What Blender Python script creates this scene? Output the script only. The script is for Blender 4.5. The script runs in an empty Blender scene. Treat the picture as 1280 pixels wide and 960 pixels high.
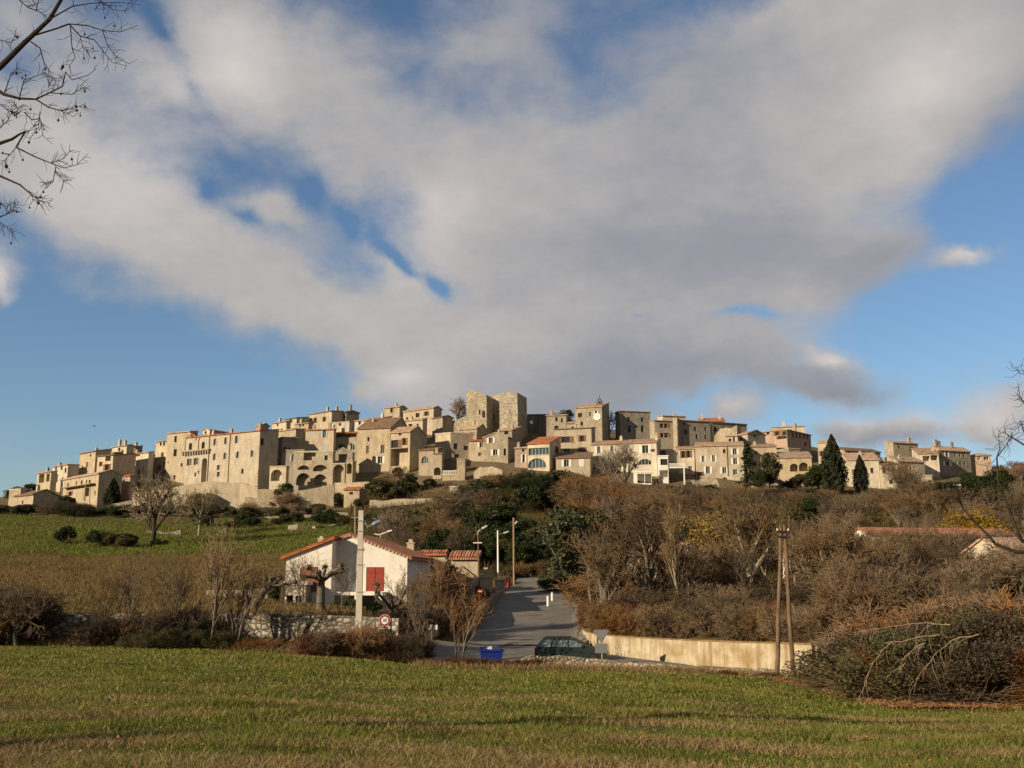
import bpy, math, random
import numpy as np
from mathutils import Vector, Matrix
R = math.radians
sc = bpy.context.scene
COL = sc.collection
F = 1250.0; TH = R(11.0); CT, ST = math.cos(TH), math.sin(TH); EYE = 1.6

# ------------------------------------------------------------------ where a sight line of the photo meets a distance
def ray(px, py):
    x = (px - 640) / F; y = (480 - py) / F
    return Vector((x, CT - y * ST, ST + y * CT))
def at(px, py, Y):
    d = ray(px, py); s = Y / d.y
    return Vector((d.x * s, Y, EYE + d.z * s))

# ------------------------------------------------------------------ mesh builder
class MB:
    def __init__(s): s.v = []; s.f = []
    def poly(s, pts):
        n = len(s.v); s.v += [tuple(p) for p in pts]; s.f.append(tuple(range(n, n + len(pts))))
    def box(s, a, b):
        (x0, y0, z0), (x1, y1, z1) = a, b
        n = len(s.v)
        s.v += [(x0,y0,z0),(x1,y0,z0),(x1,y1,z0),(x0,y1,z0),(x0,y0,z1),(x1,y0,z1),(x1,y1,z1),(x0,y1,z1)]
        for q in ((0,3,2,1),(4,5,6,7),(0,1,5,4),(1,2,6,5),(2,3,7,6),(3,0,4,7)): s.f.append(tuple(n + i for i in q))
    def slab(s, q, t):          # q: four top corners, thickness t downwards
        n = len(s.v)
        s.v += [tuple(p) for p in q] + [(p[0], p[1], p[2] - t) for p in q]
        for g in ((0,1,2,3),(7,6,5,4),(0,4,5,1),(1,5,6,2),(2,6,7,3),(3,7,4,0)): s.f.append(tuple(n + i for i in g))
    def prism(s, pts, d):       # closed outline pts swept by vector d
        n = len(s.v); k = len(pts)
        s.v += [tuple(p) for p in pts] + [(p[0]+d[0], p[1]+d[1], p[2]+d[2]) for p in pts]
        s.f.append(tuple(range(n, n + k))); s.f.append(tuple(range(n + 2*k - 1, n + k - 1, -1)))
        for i in range(k):
            j = (i + 1) % k; s.f.append((n+i, n+k+i, n+k+j, n+j))
    def tube(s, p0, p1, r0, r1=None, k=8, cap=True):
        r1 = r0 if r1 is None else r1
        p0, p1 = Vector(p0), Vector(p1); d = (p1 - p0).normalized()
        a = d.orthogonal().normalized(); b = d.cross(a); n = len(s.v)
        for p, r in ((p0, r0), (p1, r1)):
            for i in range(k):
                t = 2 * math.pi * i / k; s.v.append(tuple(p + (a * math.cos(t) + b * math.sin(t)) * r))
        for i in range(k):
            j = (i + 1) % k; s.f.append((n+i, n+j, n+k+j, n+k+i))
        if cap: s.f.append(tuple(n + k - 1 - i for i in range(k))); s.f.append(tuple(n + k + i for i in range(k)))
    def path(s, pts, rs, k=6):
        for i in range(len(pts) - 1): s.tube(pts[i], pts[i+1], rs[i], rs[i+1], k)
    def build(s, name, mat, parent=None, org=None, smooth=False):
        if not s.v: return None
        v = s.v if org is None else [(p[0]-org[0], p[1]-org[1], p[2]-org[2]) for p in s.v]
        me = bpy.data.meshes.new(name); me.from_pydata(v, [], s.f); me.update()
        return link(name, me, mat, parent, smooth)
def link(name, me, mat, parent=None, smooth=False):
    o = bpy.data.objects.new(name, me); COL.objects.link(o)
    if mat is not None: me.materials.append(mat)
    if parent is not None: o.parent = parent
    if smooth: me.polygons.foreach_set('use_smooth', [True] * len(me.polygons))
    return o
def npmesh(name, V, Fc, mat, parent=None, smooth=False):     # V (n,3), Fc (m,k)
    me = bpy.data.meshes.new(name); k = Fc.shape[1]
    me.vertices.add(len(V)); me.vertices.foreach_set('co', np.ascontiguousarray(V, np.float32).ravel())
    me.loops.add(Fc.size); me.loops.foreach_set('vertex_index', np.ascontiguousarray(Fc, np.int32).ravel())
    me.polygons.add(len(Fc)); me.polygons.foreach_set('loop_start', np.arange(0, Fc.size, k, dtype=np.int32))
    me.polygons.foreach_set('loop_total', np.full(len(Fc), k, np.int32))
    me.update(calc_edges=True)
    return link(name, me, mat, parent, smooth)
def thing(name, label, cat, loc=(0,0,0), rotz=0, group=None):
    o = bpy.data.objects.new(name, None); COL.objects.link(o); o.empty_display_size = .3
    o.location = loc; o.rotation_euler = (0, 0, rotz)
    return tag(o, label, cat, group)
def tag(o, label=None, cat=None, group=None, kind=None):
    if label: o['label'] = label
    if cat: o['category'] = cat
    if group: o['group'] = group
    if kind: o['kind'] = kind
    return o

# ------------------------------------------------------------------ materials
def nodes(m):
    m.use_nodes = True; nt = m.node_tree; nt.nodes.clear(); return nt
def N(nt, t, **kw):
    n = nt.nodes.new(t)
    for k, v in kw.items():
        if k.startswith('i_'):
            kk = k[2:]; n.inputs[int(kk) if kk.isdigit() else kk].default_value = v
        else: setattr(n, k, v)
    return n
def L(nt, a, ao, b, bi): nt.links.new(a.outputs[ao], b.inputs[bi])
def c4(c, k=1.0): return (c[0]*k, c[1]*k, c[2]*k, 1)
def ramp(nt, stops):
    r = N(nt, 'ShaderNodeValToRGB'); e = r.color_ramp.elements
    while len(e) < len(stops): e.new(.5)
    for i, (p, c) in enumerate(stops): e[i].position = p; e[i].color = c
    return r
def finish(nt, colsock, rough=.9, bump=None, bstr=.3, bdist=.05, spec=.2, metal=0, rand=0, alt=None):
    b = N(nt, 'ShaderNodeBsdfPrincipled'); out = N(nt, 'ShaderNodeOutputMaterial')
    b.inputs['Roughness'].default_value = rough; b.inputs['Metallic'].default_value = metal
    b.inputs['Specular IOR Level'].default_value = spec
    src = colsock
    if rand:
        oi = N(nt, 'ShaderNodeObjectInfo'); mr = N(nt, 'ShaderNodeMapRange'); hs = N(nt, 'ShaderNodeHueSaturation')
        mr.inputs['To Min'].default_value = 1 - rand; mr.inputs['To Max'].default_value = 1 + rand
        L(nt, oi, 'Random', mr, 'Value'); L(nt, mr, 0, hs, 'Value')
        fm = N(nt, 'ShaderNodeMath', operation='MULTIPLY'); fm.inputs[1].default_value = 7.31; L(nt, oi, 'Random', fm, 0); fr_ = N(nt, 'ShaderNodeMath', operation='FRACT'); L(nt, fm, 0, fr_, 0)
        ms_ = N(nt, 'ShaderNodeMapRange'); ms_.inputs['To Min'].default_value = 1 - rand; ms_.inputs['To Max'].default_value = 1 + rand; L(nt, fr_, 0, ms_, 0); L(nt, ms_, 0, hs, 'Saturation'); nt.links.new(src, hs.inputs['Color']); src = hs.outputs[0]
    nt.links.new(src, b.inputs['Base Color'])
    if bump is not None:
        bp = N(nt, 'ShaderNodeBump'); bp.inputs['Strength'].default_value = bstr; bp.inputs['Distance'].default_value = bdist
        nt.links.new(bump, bp.inputs['Height']); L(nt, bp, 0, b, 'Normal')
    L(nt, b, 0, out, 0)
    return b
MATS = {}
def plain(name, a, b=None, scale=3., rough=.85, bstr=.25, bdist=.03, spec=.2, metal=0, rand=0, big=None, bigs=.25):
    m = bpy.data.materials.new(name); nt = nodes(m); tc = N(nt, 'ShaderNodeTexCoord')
    b = b or tuple(x * .7 for x in a)
    n = N(nt, 'ShaderNodeTexNoise', i_Scale=scale, i_Detail=6., i_Roughness=.65); L(nt, tc, 'Object', n, 'Vector')
    r = ramp(nt, [(.32, c4(b)), (.68, c4(a))]); L(nt, n, 0, r, 0); s = r.outputs[0]
    if big:
        n2 = N(nt, 'ShaderNodeTexNoise', i_Scale=bigs, i_Detail=5., i_Roughness=.6); L(nt, tc, 'Object', n2, 'Vector')
        r2 = ramp(nt, [(.42, (0,0,0,1)), (.66, (1,1,1,1))]); L(nt, n2, 0, r2, 0)
        mx = N(nt, 'ShaderNodeMixRGB'); L(nt, r2, 0, mx, 0); nt.links.new(s, mx.inputs[1]); mx.inputs[2].default_value = c4(big); s = mx.outputs[0]
    finish(nt, s, rough, n.outputs[0], bstr, bdist, spec, metal, rand)
    MATS[name] = m; return m
def stone(name, a, dark, scale=2.6, bstr=.5, moss=None, rand=.16, spread=.3, edge=(.55,.09)):
    m = bpy.data.materials.new(name); nt = nodes(m); tc = N(nt, 'ShaderNodeTexCoord')
    mp = N(nt, 'ShaderNodeMapping'); mp.inputs['Scale'].default_value = (1, 1, 1.5); L(nt, tc, 'Object', mp, 0)
    v = N(nt, 'ShaderNodeTexVoronoi', i_Scale=scale); L(nt, mp, 0, v, 'Vector')
    sx = N(nt, 'ShaderNodeSeparateColor'); L(nt, v, 'Color', sx, 0)
    r = ramp(nt, [(0, c4(a, 1 - spread)), (.55, c4(a)), (1, c4(a, 1 + spread * .7))]); L(nt, sx, 0, r, 0)
    ve = N(nt, 'ShaderNodeTexVoronoi', feature='DISTANCE_TO_EDGE', i_Scale=scale); L(nt, mp, 0, ve, 'Vector')
    re = ramp(nt, [(0, (edge[0],edge[0],edge[0],1)), (edge[1], (1,1,1,1))]); L(nt, ve, 0, re, 0)
    mu = N(nt, 'ShaderNodeMixRGB', blend_type='MULTIPLY'); mu.inputs[0].default_value = 1; L(nt, r, 0, mu, 1); L(nt, re, 0, mu, 2)
    n2 = N(nt, 'ShaderNodeTexNoise', i_Scale=.33, i_Detail=7., i_Roughness=.68); L(nt, tc, 'Object', n2, 'Vector')
    r2 = ramp(nt, [(.40, (0,0,0,1)), (.72, (1,1,1,1))]); L(nt, n2, 0, r2, 0)
    mx = N(nt, 'ShaderNodeMixRGB'); L(nt, r2, 0, mx, 0); L(nt, mu, 0, mx, 1); mx.inputs[2].default_value = c4(dark)
    s = mx.outputs[0]
    if moss:
        n3 = N(nt, 'ShaderNodeTexNoise', i_Scale=.8, i_Detail=6., i_Roughness=.7); L(nt, tc, 'Object', n3, 'Vector')
        r3 = ramp(nt, [(.52, (0,0,0,1)), (.62, (1,1,1,1))]); L(nt, n3, 0, r3, 0)
        m3 = N(nt, 'ShaderNodeMixRGB'); L(nt, r3, 0, m3, 0); nt.links.new(s, m3.inputs[1]); m3.inputs[2].default_value = c4(moss); s = m3.outputs[0]
    finish(nt, s, .95, ve.outputs[0], bstr, .12, .1, 0, rand)
    MATS[name] = m; return m
def tiles(name, cols, axis='X', period=.24, bstr=.6):
    m = bpy.data.materials.new(name); nt = nodes(m); tc = N(nt, 'ShaderNodeTexCoord')
    w = N(nt, 'ShaderNodeTexWave', wave_type='BANDS', bands_direction=axis, i_Scale=.314 / period, i_Distortion=.3); L(nt, tc, 'Object', w, 'Vector')
    mp = N(nt, 'ShaderNodeMapping'); mp.inputs['Scale'].default_value = (1/period, 2.4, 2.4) if axis == 'X' else (2.4, 1/period, 2.4); L(nt, tc, 'Object', mp, 0)
    v = N(nt, 'ShaderNodeTexVoronoi', i_Scale=1.); L(nt, mp, 0, v, 'Vector'); sx = N(nt, 'ShaderNodeSeparateColor'); L(nt, v, 'Color', sx, 0)
    r = ramp(nt, [(i / (len(cols) - 1), c4(c)) for i, c in enumerate(cols)]); L(nt, sx, 0, r, 0)
    n2 = N(nt, 'ShaderNodeTexNoise', i_Scale=.7, i_Detail=6., i_Roughness=.7); L(nt, tc, 'Object', n2, 'Vector')
    r2 = ramp(nt, [(.45, (0,0,0,1)), (.7, (.75,.75,.75,1))]); L(nt, n2, 0, r2, 0)
    mx = N(nt, 'ShaderNodeMixRGB'); L(nt, r2, 0, mx, 0); L(nt, r, 0, mx, 1); mx.inputs[2].default_value = c4(tuple(x * .45 for x in cols[0]))
    finish(nt, mx.outputs[0], .9, w.outputs['Fac'], bstr, .08, .15, 0, .12)
    MATS[name] = m; return m
def leafmat(name, a, b, scale=.5, rand=.18, trans=.25, rough=.6):
    m = bpy.data.materials.new(name); nt = nodes(m); tc = N(nt, 'ShaderNodeTexCoord'); g = N(nt, 'ShaderNodeNewGeometry')
    n = N(nt, 'ShaderNodeTexNoise', i_Scale=scale, i_Detail=3.); L(nt, tc, 'Object', n, 'Vector')
    ad = N(nt, 'ShaderNodeMath', operation='MULTIPLY_ADD'); L(nt, g, 'Random Per Island', ad, 0); ad.inputs[1].default_value = .55; 
    mu = N(nt, 'ShaderNodeMath', operation='MULTIPLY'); L(nt, n, 0, mu, 0); mu.inputs[1].default_value = .5; L(nt, mu, 0, ad, 2)
    r = ramp(nt, [(.15, c4(b)), (.85, c4(a))]); L(nt, ad, 0, r, 0)
    bs = finish(nt, r.outputs[0], rough, None, spec=.25, rand=rand)
    tr = N(nt, 'ShaderNodeBsdfTranslucent'); mxs = N(nt, 'ShaderNodeMixShader'); mxs.inputs[0].default_value = trans
    L(nt, bs.inputs['Base Color'].links[0].from_node, 0, tr, 0); out = [x for x in nt.nodes if x.type == 'OUTPUT_MATERIAL'][0]
    L(nt, bs, 0, mxs, 1); L(nt, tr, 0, mxs, 2); L(nt, mxs, 0, out, 0)
    MATS[name] = m; return m
def glass(name, c, rough=.08):
    m = bpy.data.materials.new(name); nt = nodes(m); rgb = N(nt, 'ShaderNodeRGB'); rgb.outputs[0].default_value = c4(c)
    finish(nt, rgb.outputs[0], rough, spec=.7); MATS[name] = m; return m

SW = (.50,.40,.27)
stone('stone_warm', (.53,.45,.325), (.37,.305,.215), scale=4.2, spread=.24)
stone('stone_pale', (.58,.50,.375), (.47,.395,.285), scale=3.6, spread=.15)
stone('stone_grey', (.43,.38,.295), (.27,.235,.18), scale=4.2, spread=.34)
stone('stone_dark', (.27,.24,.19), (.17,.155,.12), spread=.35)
stone('stone_keep', (.50,.435,.325), (.33,.285,.21), scale=2.2, spread=.45, bstr=.9)
stone('stone_wall', (.52,.45,.33), (.36,.30,.21), scale=2.6, spread=.4, bstr=.8)
stone('stone_dry', (.50,.45,.36), (.19,.155,.11), scale=2.6, spread=.5, bstr=.8, moss=None, rand=0, edge=(.12,.2))
stone('stone_low', (.42,.36,.27), (.22,.19,.13), scale=3.2, spread=.5, bstr=1., rand=0, edge=(.2,.16))
plain('render_ochre', (.52,.44,.31), (.44,.36,.25), 1.6, rand=.14, big=(.36,.30,.215))
plain('render_cream', (.60,.53,.40), (.50,.435,.325), 1.6, rand=.12, big=(.42,.365,.275))
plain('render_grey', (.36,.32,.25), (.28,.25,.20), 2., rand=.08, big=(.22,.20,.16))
plain('render_pink', (.44,.33,.26), (.36,.27,.21), 2., rand=.08)
plain('render_white', (.82,.80,.75), (.74,.71,.65), 3., rand=.0, big=(.66,.62,.54))
plain('brick_red', (.33,.14,.08), (.24,.10,.06), 3.)
tiles('tile_x', [(.38,.25,.17), (.50,.34,.235), (.43,.30,.215), (.58,.44,.32)], 'X')
tiles('tile_y', [(.38,.25,.17), (.50,.34,.235), (.43,.30,.215), (.58,.44,.32)], 'Y')
tiles('tile_red_x', [(.36,.13,.065), (.46,.17,.085), (.40,.18,.10), (.50,.22,.12)], 'X')
tiles('tile_red_y', [(.36,.13,.065), (.46,.17,.085), (.40,.18,.10), (.50,.22,.12)], 'Y')
tiles('tile_old_x', [(.19,.125,.085), (.26,.165,.11), (.22,.155,.11), (.30,.20,.14)], 'X')
def weather(m, lo=.66, hi=1.12):        # rain-washed, patched masonry
    nt = m.node_tree; tc = [n for n in nt.nodes if n.type == 'TEX_COORD'][0]; b = [n for n in nt.nodes if n.type == 'BSDF_PRINCIPLED'][0]; src = b.inputs['Base Color'].links[0].from_socket
    oi = N(nt, 'ShaderNodeObjectInfo'); ad = N(nt, 'ShaderNodeVectorMath', operation='ADD'); sc_ = N(nt, 'ShaderNodeMath', operation='MULTIPLY'); sc_.inputs[1].default_value = 90.; L(nt, oi, 'Random', sc_, 0); L(nt, tc, 'Object', ad, 0); L(nt, sc_, 0, ad, 1)
    mp = N(nt, 'ShaderNodeMapping'); mp.inputs['Scale'].default_value = (1, 1, .35); L(nt, ad, 0, mp, 0); n = N(nt, 'ShaderNodeTexNoise', i_Scale=.8, i_Detail=7., i_Roughness=.72); L(nt, mp, 0, n, 'Vector')
    r = ramp(nt, [(.3, (lo, lo*.97, lo*.92, 1)), (.5, (.95,.95,.95,1)), (.7, (hi, hi, hi*1.02, 1))]); L(nt, n, 0, r, 0); mx = N(nt, 'ShaderNodeMixRGB', blend_type='MULTIPLY'); mx.inputs[0].default_value = 1; nt.links.new(src, mx.inputs[1]); L(nt, r, 0, mx, 2); nt.links.new(mx.outputs[0], b.inputs['Base Color'])
for k_ in ('stone_warm','stone_pale','stone_grey','stone_dark','stone_keep','stone_wall','render_ochre','render_cream','render_grey','render_pink'): weather(MATS[k_])
weather(MATS['render_white'], .84, 1.03)
glass('pane_dark', (.025,.028,.032)); glass('pane_blue', (.05,.085,.10), .05)
plain('frame_white', (.75,.73,.68), (.68,.66,.6), 5., .5, .05)
plain('frame_brown', (.16,.085,.045), (.12,.06,.035), 5., .6, .1)
plain('shutter_white', (.72,.70,.66), (.62,.60,.56), 5., .6, .1)
plain('shutter_brown', (.22,.10,.05), (.17,.075,.04), 5., .6, .1)
plain('shutter_blue', (.40,.45,.47), (.34,.39,.41), 5., .6, .1)
plain('shutter_red', (.30,.055,.035), (.21,.04,.028), 4., .6, .1)
plain('shutter_rust', (.27,.09,.055), (.20,.07,.045), 4., .6, .1)
plain('dark_metal', (.05,.045,.04), None, 6., .5, .1, metal=.3)
plain('grey_metal', (.36,.37,.38), (.28,.29,.30), 8., .45, .1, metal=.6)
plain('white_paint', (.80,.79,.76), (.70,.68,.64), 6., .5, .05)
plain('red_paint', (.34,.02,.022), (.27,.016,.018), 6., .4, .05)
plain('concrete_pole', (.56,.51,.42), (.46,.42,.34), 5., .9, .2)
plain('old_wood', (.16,.10,.06), (.09,.055,.033), 6., .9, .5, big=(.21,.145,.09), bigs=.8)
plain('pale_wood', (.34,.26,.18), (.22,.16,.10), 6., .9, .4)
plain('bark_grey', (.17,.14,.11), (.09,.075,.055), 9., .95, .6, .02)
plain('bark_pale', (.34,.29,.22), (.24,.20,.15), 7., .95, .4, .02)
plain('bark_dark', (.055,.042,.032), (.035,.027,.02), 9., .95, .5, .02)
def twig(name, a, b): return leafmat(name, a, b, .7, .2, .0, .9)
twig('twig_brown', (.225,.155,.09), (.10,.068,.038)); twig('twig_grey', (.27,.195,.12), (.12,.085,.05))
twig('twig_rust', (.28,.16,.08), (.135,.075,.037)); twig('twig_dark', (.125,.09,.055), (.06,.042,.026))
twig('twig_tan', (.33,.26,.17), (.18,.135,.085)); twig('twig_red', (.22,.085,.045), (.11,.045,.028))
leafmat('leaf_dark', (.05,.068,.02), (.018,.028,.009)); leafmat('leaf_green', (.075,.10,.028), (.03,.045,.014))
leafmat('leaf_olive', (.145,.155,.085), (.06,.068,.036)); leafmat('leaf_yellow', (.33,.205,.03), (.17,.11,.02))
leafmat('leaf_dry', (.20,.09,.045), (.085,.042,.024)); leafmat('leaf_bramble', (.12,.075,.042), (.03,.034,.016))
leafmat('leaf_cypress', (.04,.05,.017), (.016,.021,.008)); leafmat('leaf_fallen', (.36,.19,.085), (.17,.08,.04), rand=0)
leafmat('leaf_mixed', (.115,.105,.04), (.045,.048,.018)); leafmat('leaf_ivy', (.045,.085,.02), (.02,.035,.01))
# ------------------------------------------------------------------ terrain
COLS = {
 -500: [(-60,0.),(0,0.),(8,.06),(57,-2.0),(59.4,-2.05),(61,-.6),(90,.9),(130,4.0),(165,8.3),(185,11.2),(220,15.),(245,18.),(270,20),(310,20),(360,12),(500,-5)],
 0:   [(-60,0.),(0,0.),(8,.06),(57,808),(59.4,806),(61,772),(90,738),(130,704),(165,676),(185,660),(205,645),(222,641),(236,634),(255,618),(275,612),(310,25.),(380,16.),(500,-5.)],
 130: [(-60,0.),(0,0.),(8,.06),(57,809),(59.4,807),(61,772),(90,742),(130,704),(160,682),(180,664),(195,656),(213,645),(227,642),(237,641),(258,611),(275,575),(300,565),(340,38.),(400,25.),(500,-5.)],
 300: [(-60,0.),(0,0.),(8,.06),(57,814),(59.4,813),(61,767),(75,760),(100,735),(130,702),(160,680),(180,668),(195,658),(212,648),(231,641),(237,640),(248,618),(262,578),(285,550),(315,545),(350,40.),(420,25.),(500,-5.)],
 440: [(-60,0.),(0,0.),(8,.06),(57,822),(59.4,822),(61,770),(75,762),(96,757),(108,725),(135,695),(165,672),(190,656),(212,640),(231,634),(244,606),(262,572),(290,536),(320,528),(360,46.),(430,25.),(500,-5.)],
 520: [(-60,0.),(0,0.),(8,.06),(56,831),(60,832),(63,822),(75,788),(96,745),(104,730),(130,705),(160,680),(190,655),(214,632),(230,612),(240,596),(262,562),(290,532),(320,520),(360,48.),(430,25.),(500,-5.)],
 600: [(-60,0.),(0,0.),(8,.06),(56,836),(60,833),(64,827),(79,790),(95,760),(111,735),(120,722),(140,700),(170,670),(200,640),(225,610),(240,590),(262,558),(290,530),(320,520),(360,48.),(430,25.),(500,-5.)],
 715: [(-60,0.),(0,0.),(8,.06),(56,838),(60,835),(64,828),(79,791),(95,760),(111,735),(120,722),(140,700),(170,670),(200,640),(225,610),(240,590),(262,558),(290,530),(320,520),(360,48.),(430,25.),(500,-5.)],
 745: [(-60,0.),(0,0.),(8,.06),(55,839),(60,836),(64,829),(69.2,819),(70.6,792),(75,784),(95,757),(112,735),(135,705),(165,675),(195,648),(222,618),(240,598),(262,565),(290,538),(320,530),(360,45.),(430,25.),(500,-5.)],
 870: [(-60,0.),(0,0.),(8,.06),(52,842),(57,839),(61.1,833),(62.3,799),(85,768),(110,738),(135,712),(165,682),(195,652),(222,620),(240,603),(262,570),(290,540),(320,530),(360,42.),(430,25.),(500,-5.)],
 960: [(-60,0.),(0,0.),(8,.06),(40,862),(50,847),(57.1,841),(58.3,802),(75,777),(105,741),(132,711),(162,683),(192,656),(222,623),(240,604),(264,576),(290,550),(320,542),(360,39.),(430,23.),(500,-5.)],
 1040:[(-60,0.),(0,0.),(8,.06),(30,884),(48,850),(53.5,846),(54.7,805),(75,778),(100,742),(130,712),(160,684),(190,660),(222,625),(240,605),(265,580),(290,560),(320,553),(360,36.),(430,22.),(500,-5.)],
 1280:[(-60,0.),(0,0.),(8,.06),(28,893),(36,866),(50,832),(75,782),(100,750),(130,718),(160,692),(190,668),(222,636),(245,605),(270,588),(300,578),(330,30.),(430,15.),(500,-5.)],
 1700:[(-60,0.),(0,0.),(8,.06),(28,-.9),(50,-1.5),(75,-.5),(100,.5),(130,2.8),(160,5),(190,9),(222,14),(245,18),(270,20),(300,20),(330,18),(430,8),(500,-5)],
}
_us = []; _prof = []
DS = np.concatenate([np.arange(-60, 500.1, .5)])
for px in sorted(COLS):
    _us.append((px - 640) / F / 1.0187)
    ds = [d for d, _ in COLS[px]]; zs = [z if (isinstance(z, float) or abs(z) < 60) else at(px, z, d).z for d, z in COLS[px]]
    _prof.append(np.interp(DS, ds, zs))
_us = np.array(_us); _prof = np.array(_prof)
rngn = np.random.default_rng(5)
_ph = rngn.uniform(0, 6.28, (10, 3)); _fr = rngn.normal(0, 1, (10, 2))
_WL = [(727,812,75.3),(733,812.5,72.5),(748,816,69),(780,822,65.5),(870,832,61),(960,839,57),(1046,845,53.4)]
_wx = np.array([(p - 640) / F / 1.0187 * d for p, _, d in _WL]); _wy = np.array([d for _, _, d in _WL]); _wb = np.array([at(p, b, d).z for p, b, d in _WL]); _wt = np.array([at(p, b, d).z for (p, _, d), b in zip(_WL, (788,792,795,798,802,805,808))])
def tz(x, y, low=True):
    x = np.asarray(x, float); y = np.asarray(y, float)
    u = np.clip(x / np.maximum(y, 7.), _us[0], _us[-1] - 1e-6)
    i = np.clip(np.searchsorted(_us, u, 'right') - 1, 0, len(_us) - 2)
    w = (u - _us[i]) / (_us[i+1] - _us[i])
    fi = np.clip((y + 60) / .5, 0, len(DS) - 1.001); k = fi.astype(int); fr = fi - k
    za = _prof[i, k] * (1 - fr) + _prof[i, k+1] * fr; zb = _prof[i+1, k] * (1 - fr) + _prof[i+1, k+1] * fr
    z = za * (1 - w) + zb * w
    bump = sum(np.sin(_fr[j,0] * x * (.15 + .05*j) + _fr[j,1] * y * (.15 + .05*j) + _ph[j,0]) for j in range(10)) / 10
    amp = np.where(y < 58, .06, np.where(y < 112, .0, .45))
    z = z + bump * amp
    if low: z = np.where(y > 234, z - 2.0 * np.clip((y - 234) / 6, 0, 1), z)
    inw = (x >= _wx[0]) & (x <= _wx[-1] + 1.5) & (y > 50) & (y < 84); wy = np.interp(x, _wx, _wy)
    zb_ = np.interp(x, _wx, _wb); zt_ = np.interp(x, _wx, _wt) - .12
    z = np.where(inw & (y < wy + .75), np.minimum(z, zb_ + .02), z)
    z = np.where(inw & (y >= wy + .75), np.maximum(z, zt_), z)
    far = np.clip((np.abs(x) - 260) / 200, 0, 1); z = z * (1 - far) + np.minimum(z, 2) * far
    return z
def g(px, D, dz=0.):
    x = (px - 640) / F / 1.0187 * D
    return Vector((x, D, float(tz(x, D)) + dz))
def gp(px, py, D):          # x from the photo, height from the ground
    p = at(px, py, D); p.z = float(tz(p.x, p.y)); return p

# road: rows (Y, left X, right X)
def X(px, D): return (px - 640) / F / 1.0187 * D
STREET = [(71.5,585,742),(79,592,733),(86,602,730),(92,610,728),(97,616,722),(101,623,710),(106,630,700),(112,639,697),(120,650,720)]
JUNC = [(60.6,640,866),(61.5,528,845),(63,524,815),(66,520,770),(69,516,744),(71.5,514,734)]
BRAN = [(55.3,975,990),(57.3,890,948),(59.2,800,900),(60.6,760,868)]
def road_span(y):
    out = []
    for tab in (STREET, JUNC, BRAN):
        if tab[0][0] <= y <= tab[-1][0]:
            ys = [t[0] for t in tab]
            out.append((np.interp(y, ys, [X(t[1], t[0]) for t in tab]), np.interp(y, ys, [X(t[2], t[0]) for t in tab])))
    return out
def in_road(x, y, m=0.):
    for yy in (y, y - m, y + m):
        for a, b in road_span(yy):
            if a - m <= x <= b + m: return True
    return False
def axis(parts):
    o = []
    for a, b, s in parts: o += list(np.arange(a, b, s))
    return np.array(o + [parts[-1][1]])
xs = axis([(-2500,-400,150),(-400,-160,10),(-160,-60,3),(-60,3,1.2),(3,19,.4),(19,60,1.2),(60,160,3),(160,400,10),(400,2500,150)])
ys = axis([(-300,-60,60),(-60,0,6),(0,54,1.5),(54,80,.4),(80,130,1.5),(130,300,2.5),(300,500,10),(500,3000,160)])
GX, GY = np.meshgrid(xs, ys); GZ = tz(GX, GY)
for j, y in enumerate(ys):
    if 58 < y < 122:
        for i, x in enumerate(xs):
            if abs(x) < 45 and in_road(x, y, .7): GZ[j, i] -= .16
nx, ny = len(xs), len(ys)
idx = np.arange(nx * ny).reshape(ny, nx)
FQ = np.stack([idx[:-1,:-1], idx[:-1,1:], idx[1:,1:], idx[1:,:-1]], -1).reshape(-1, 4)
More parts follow.
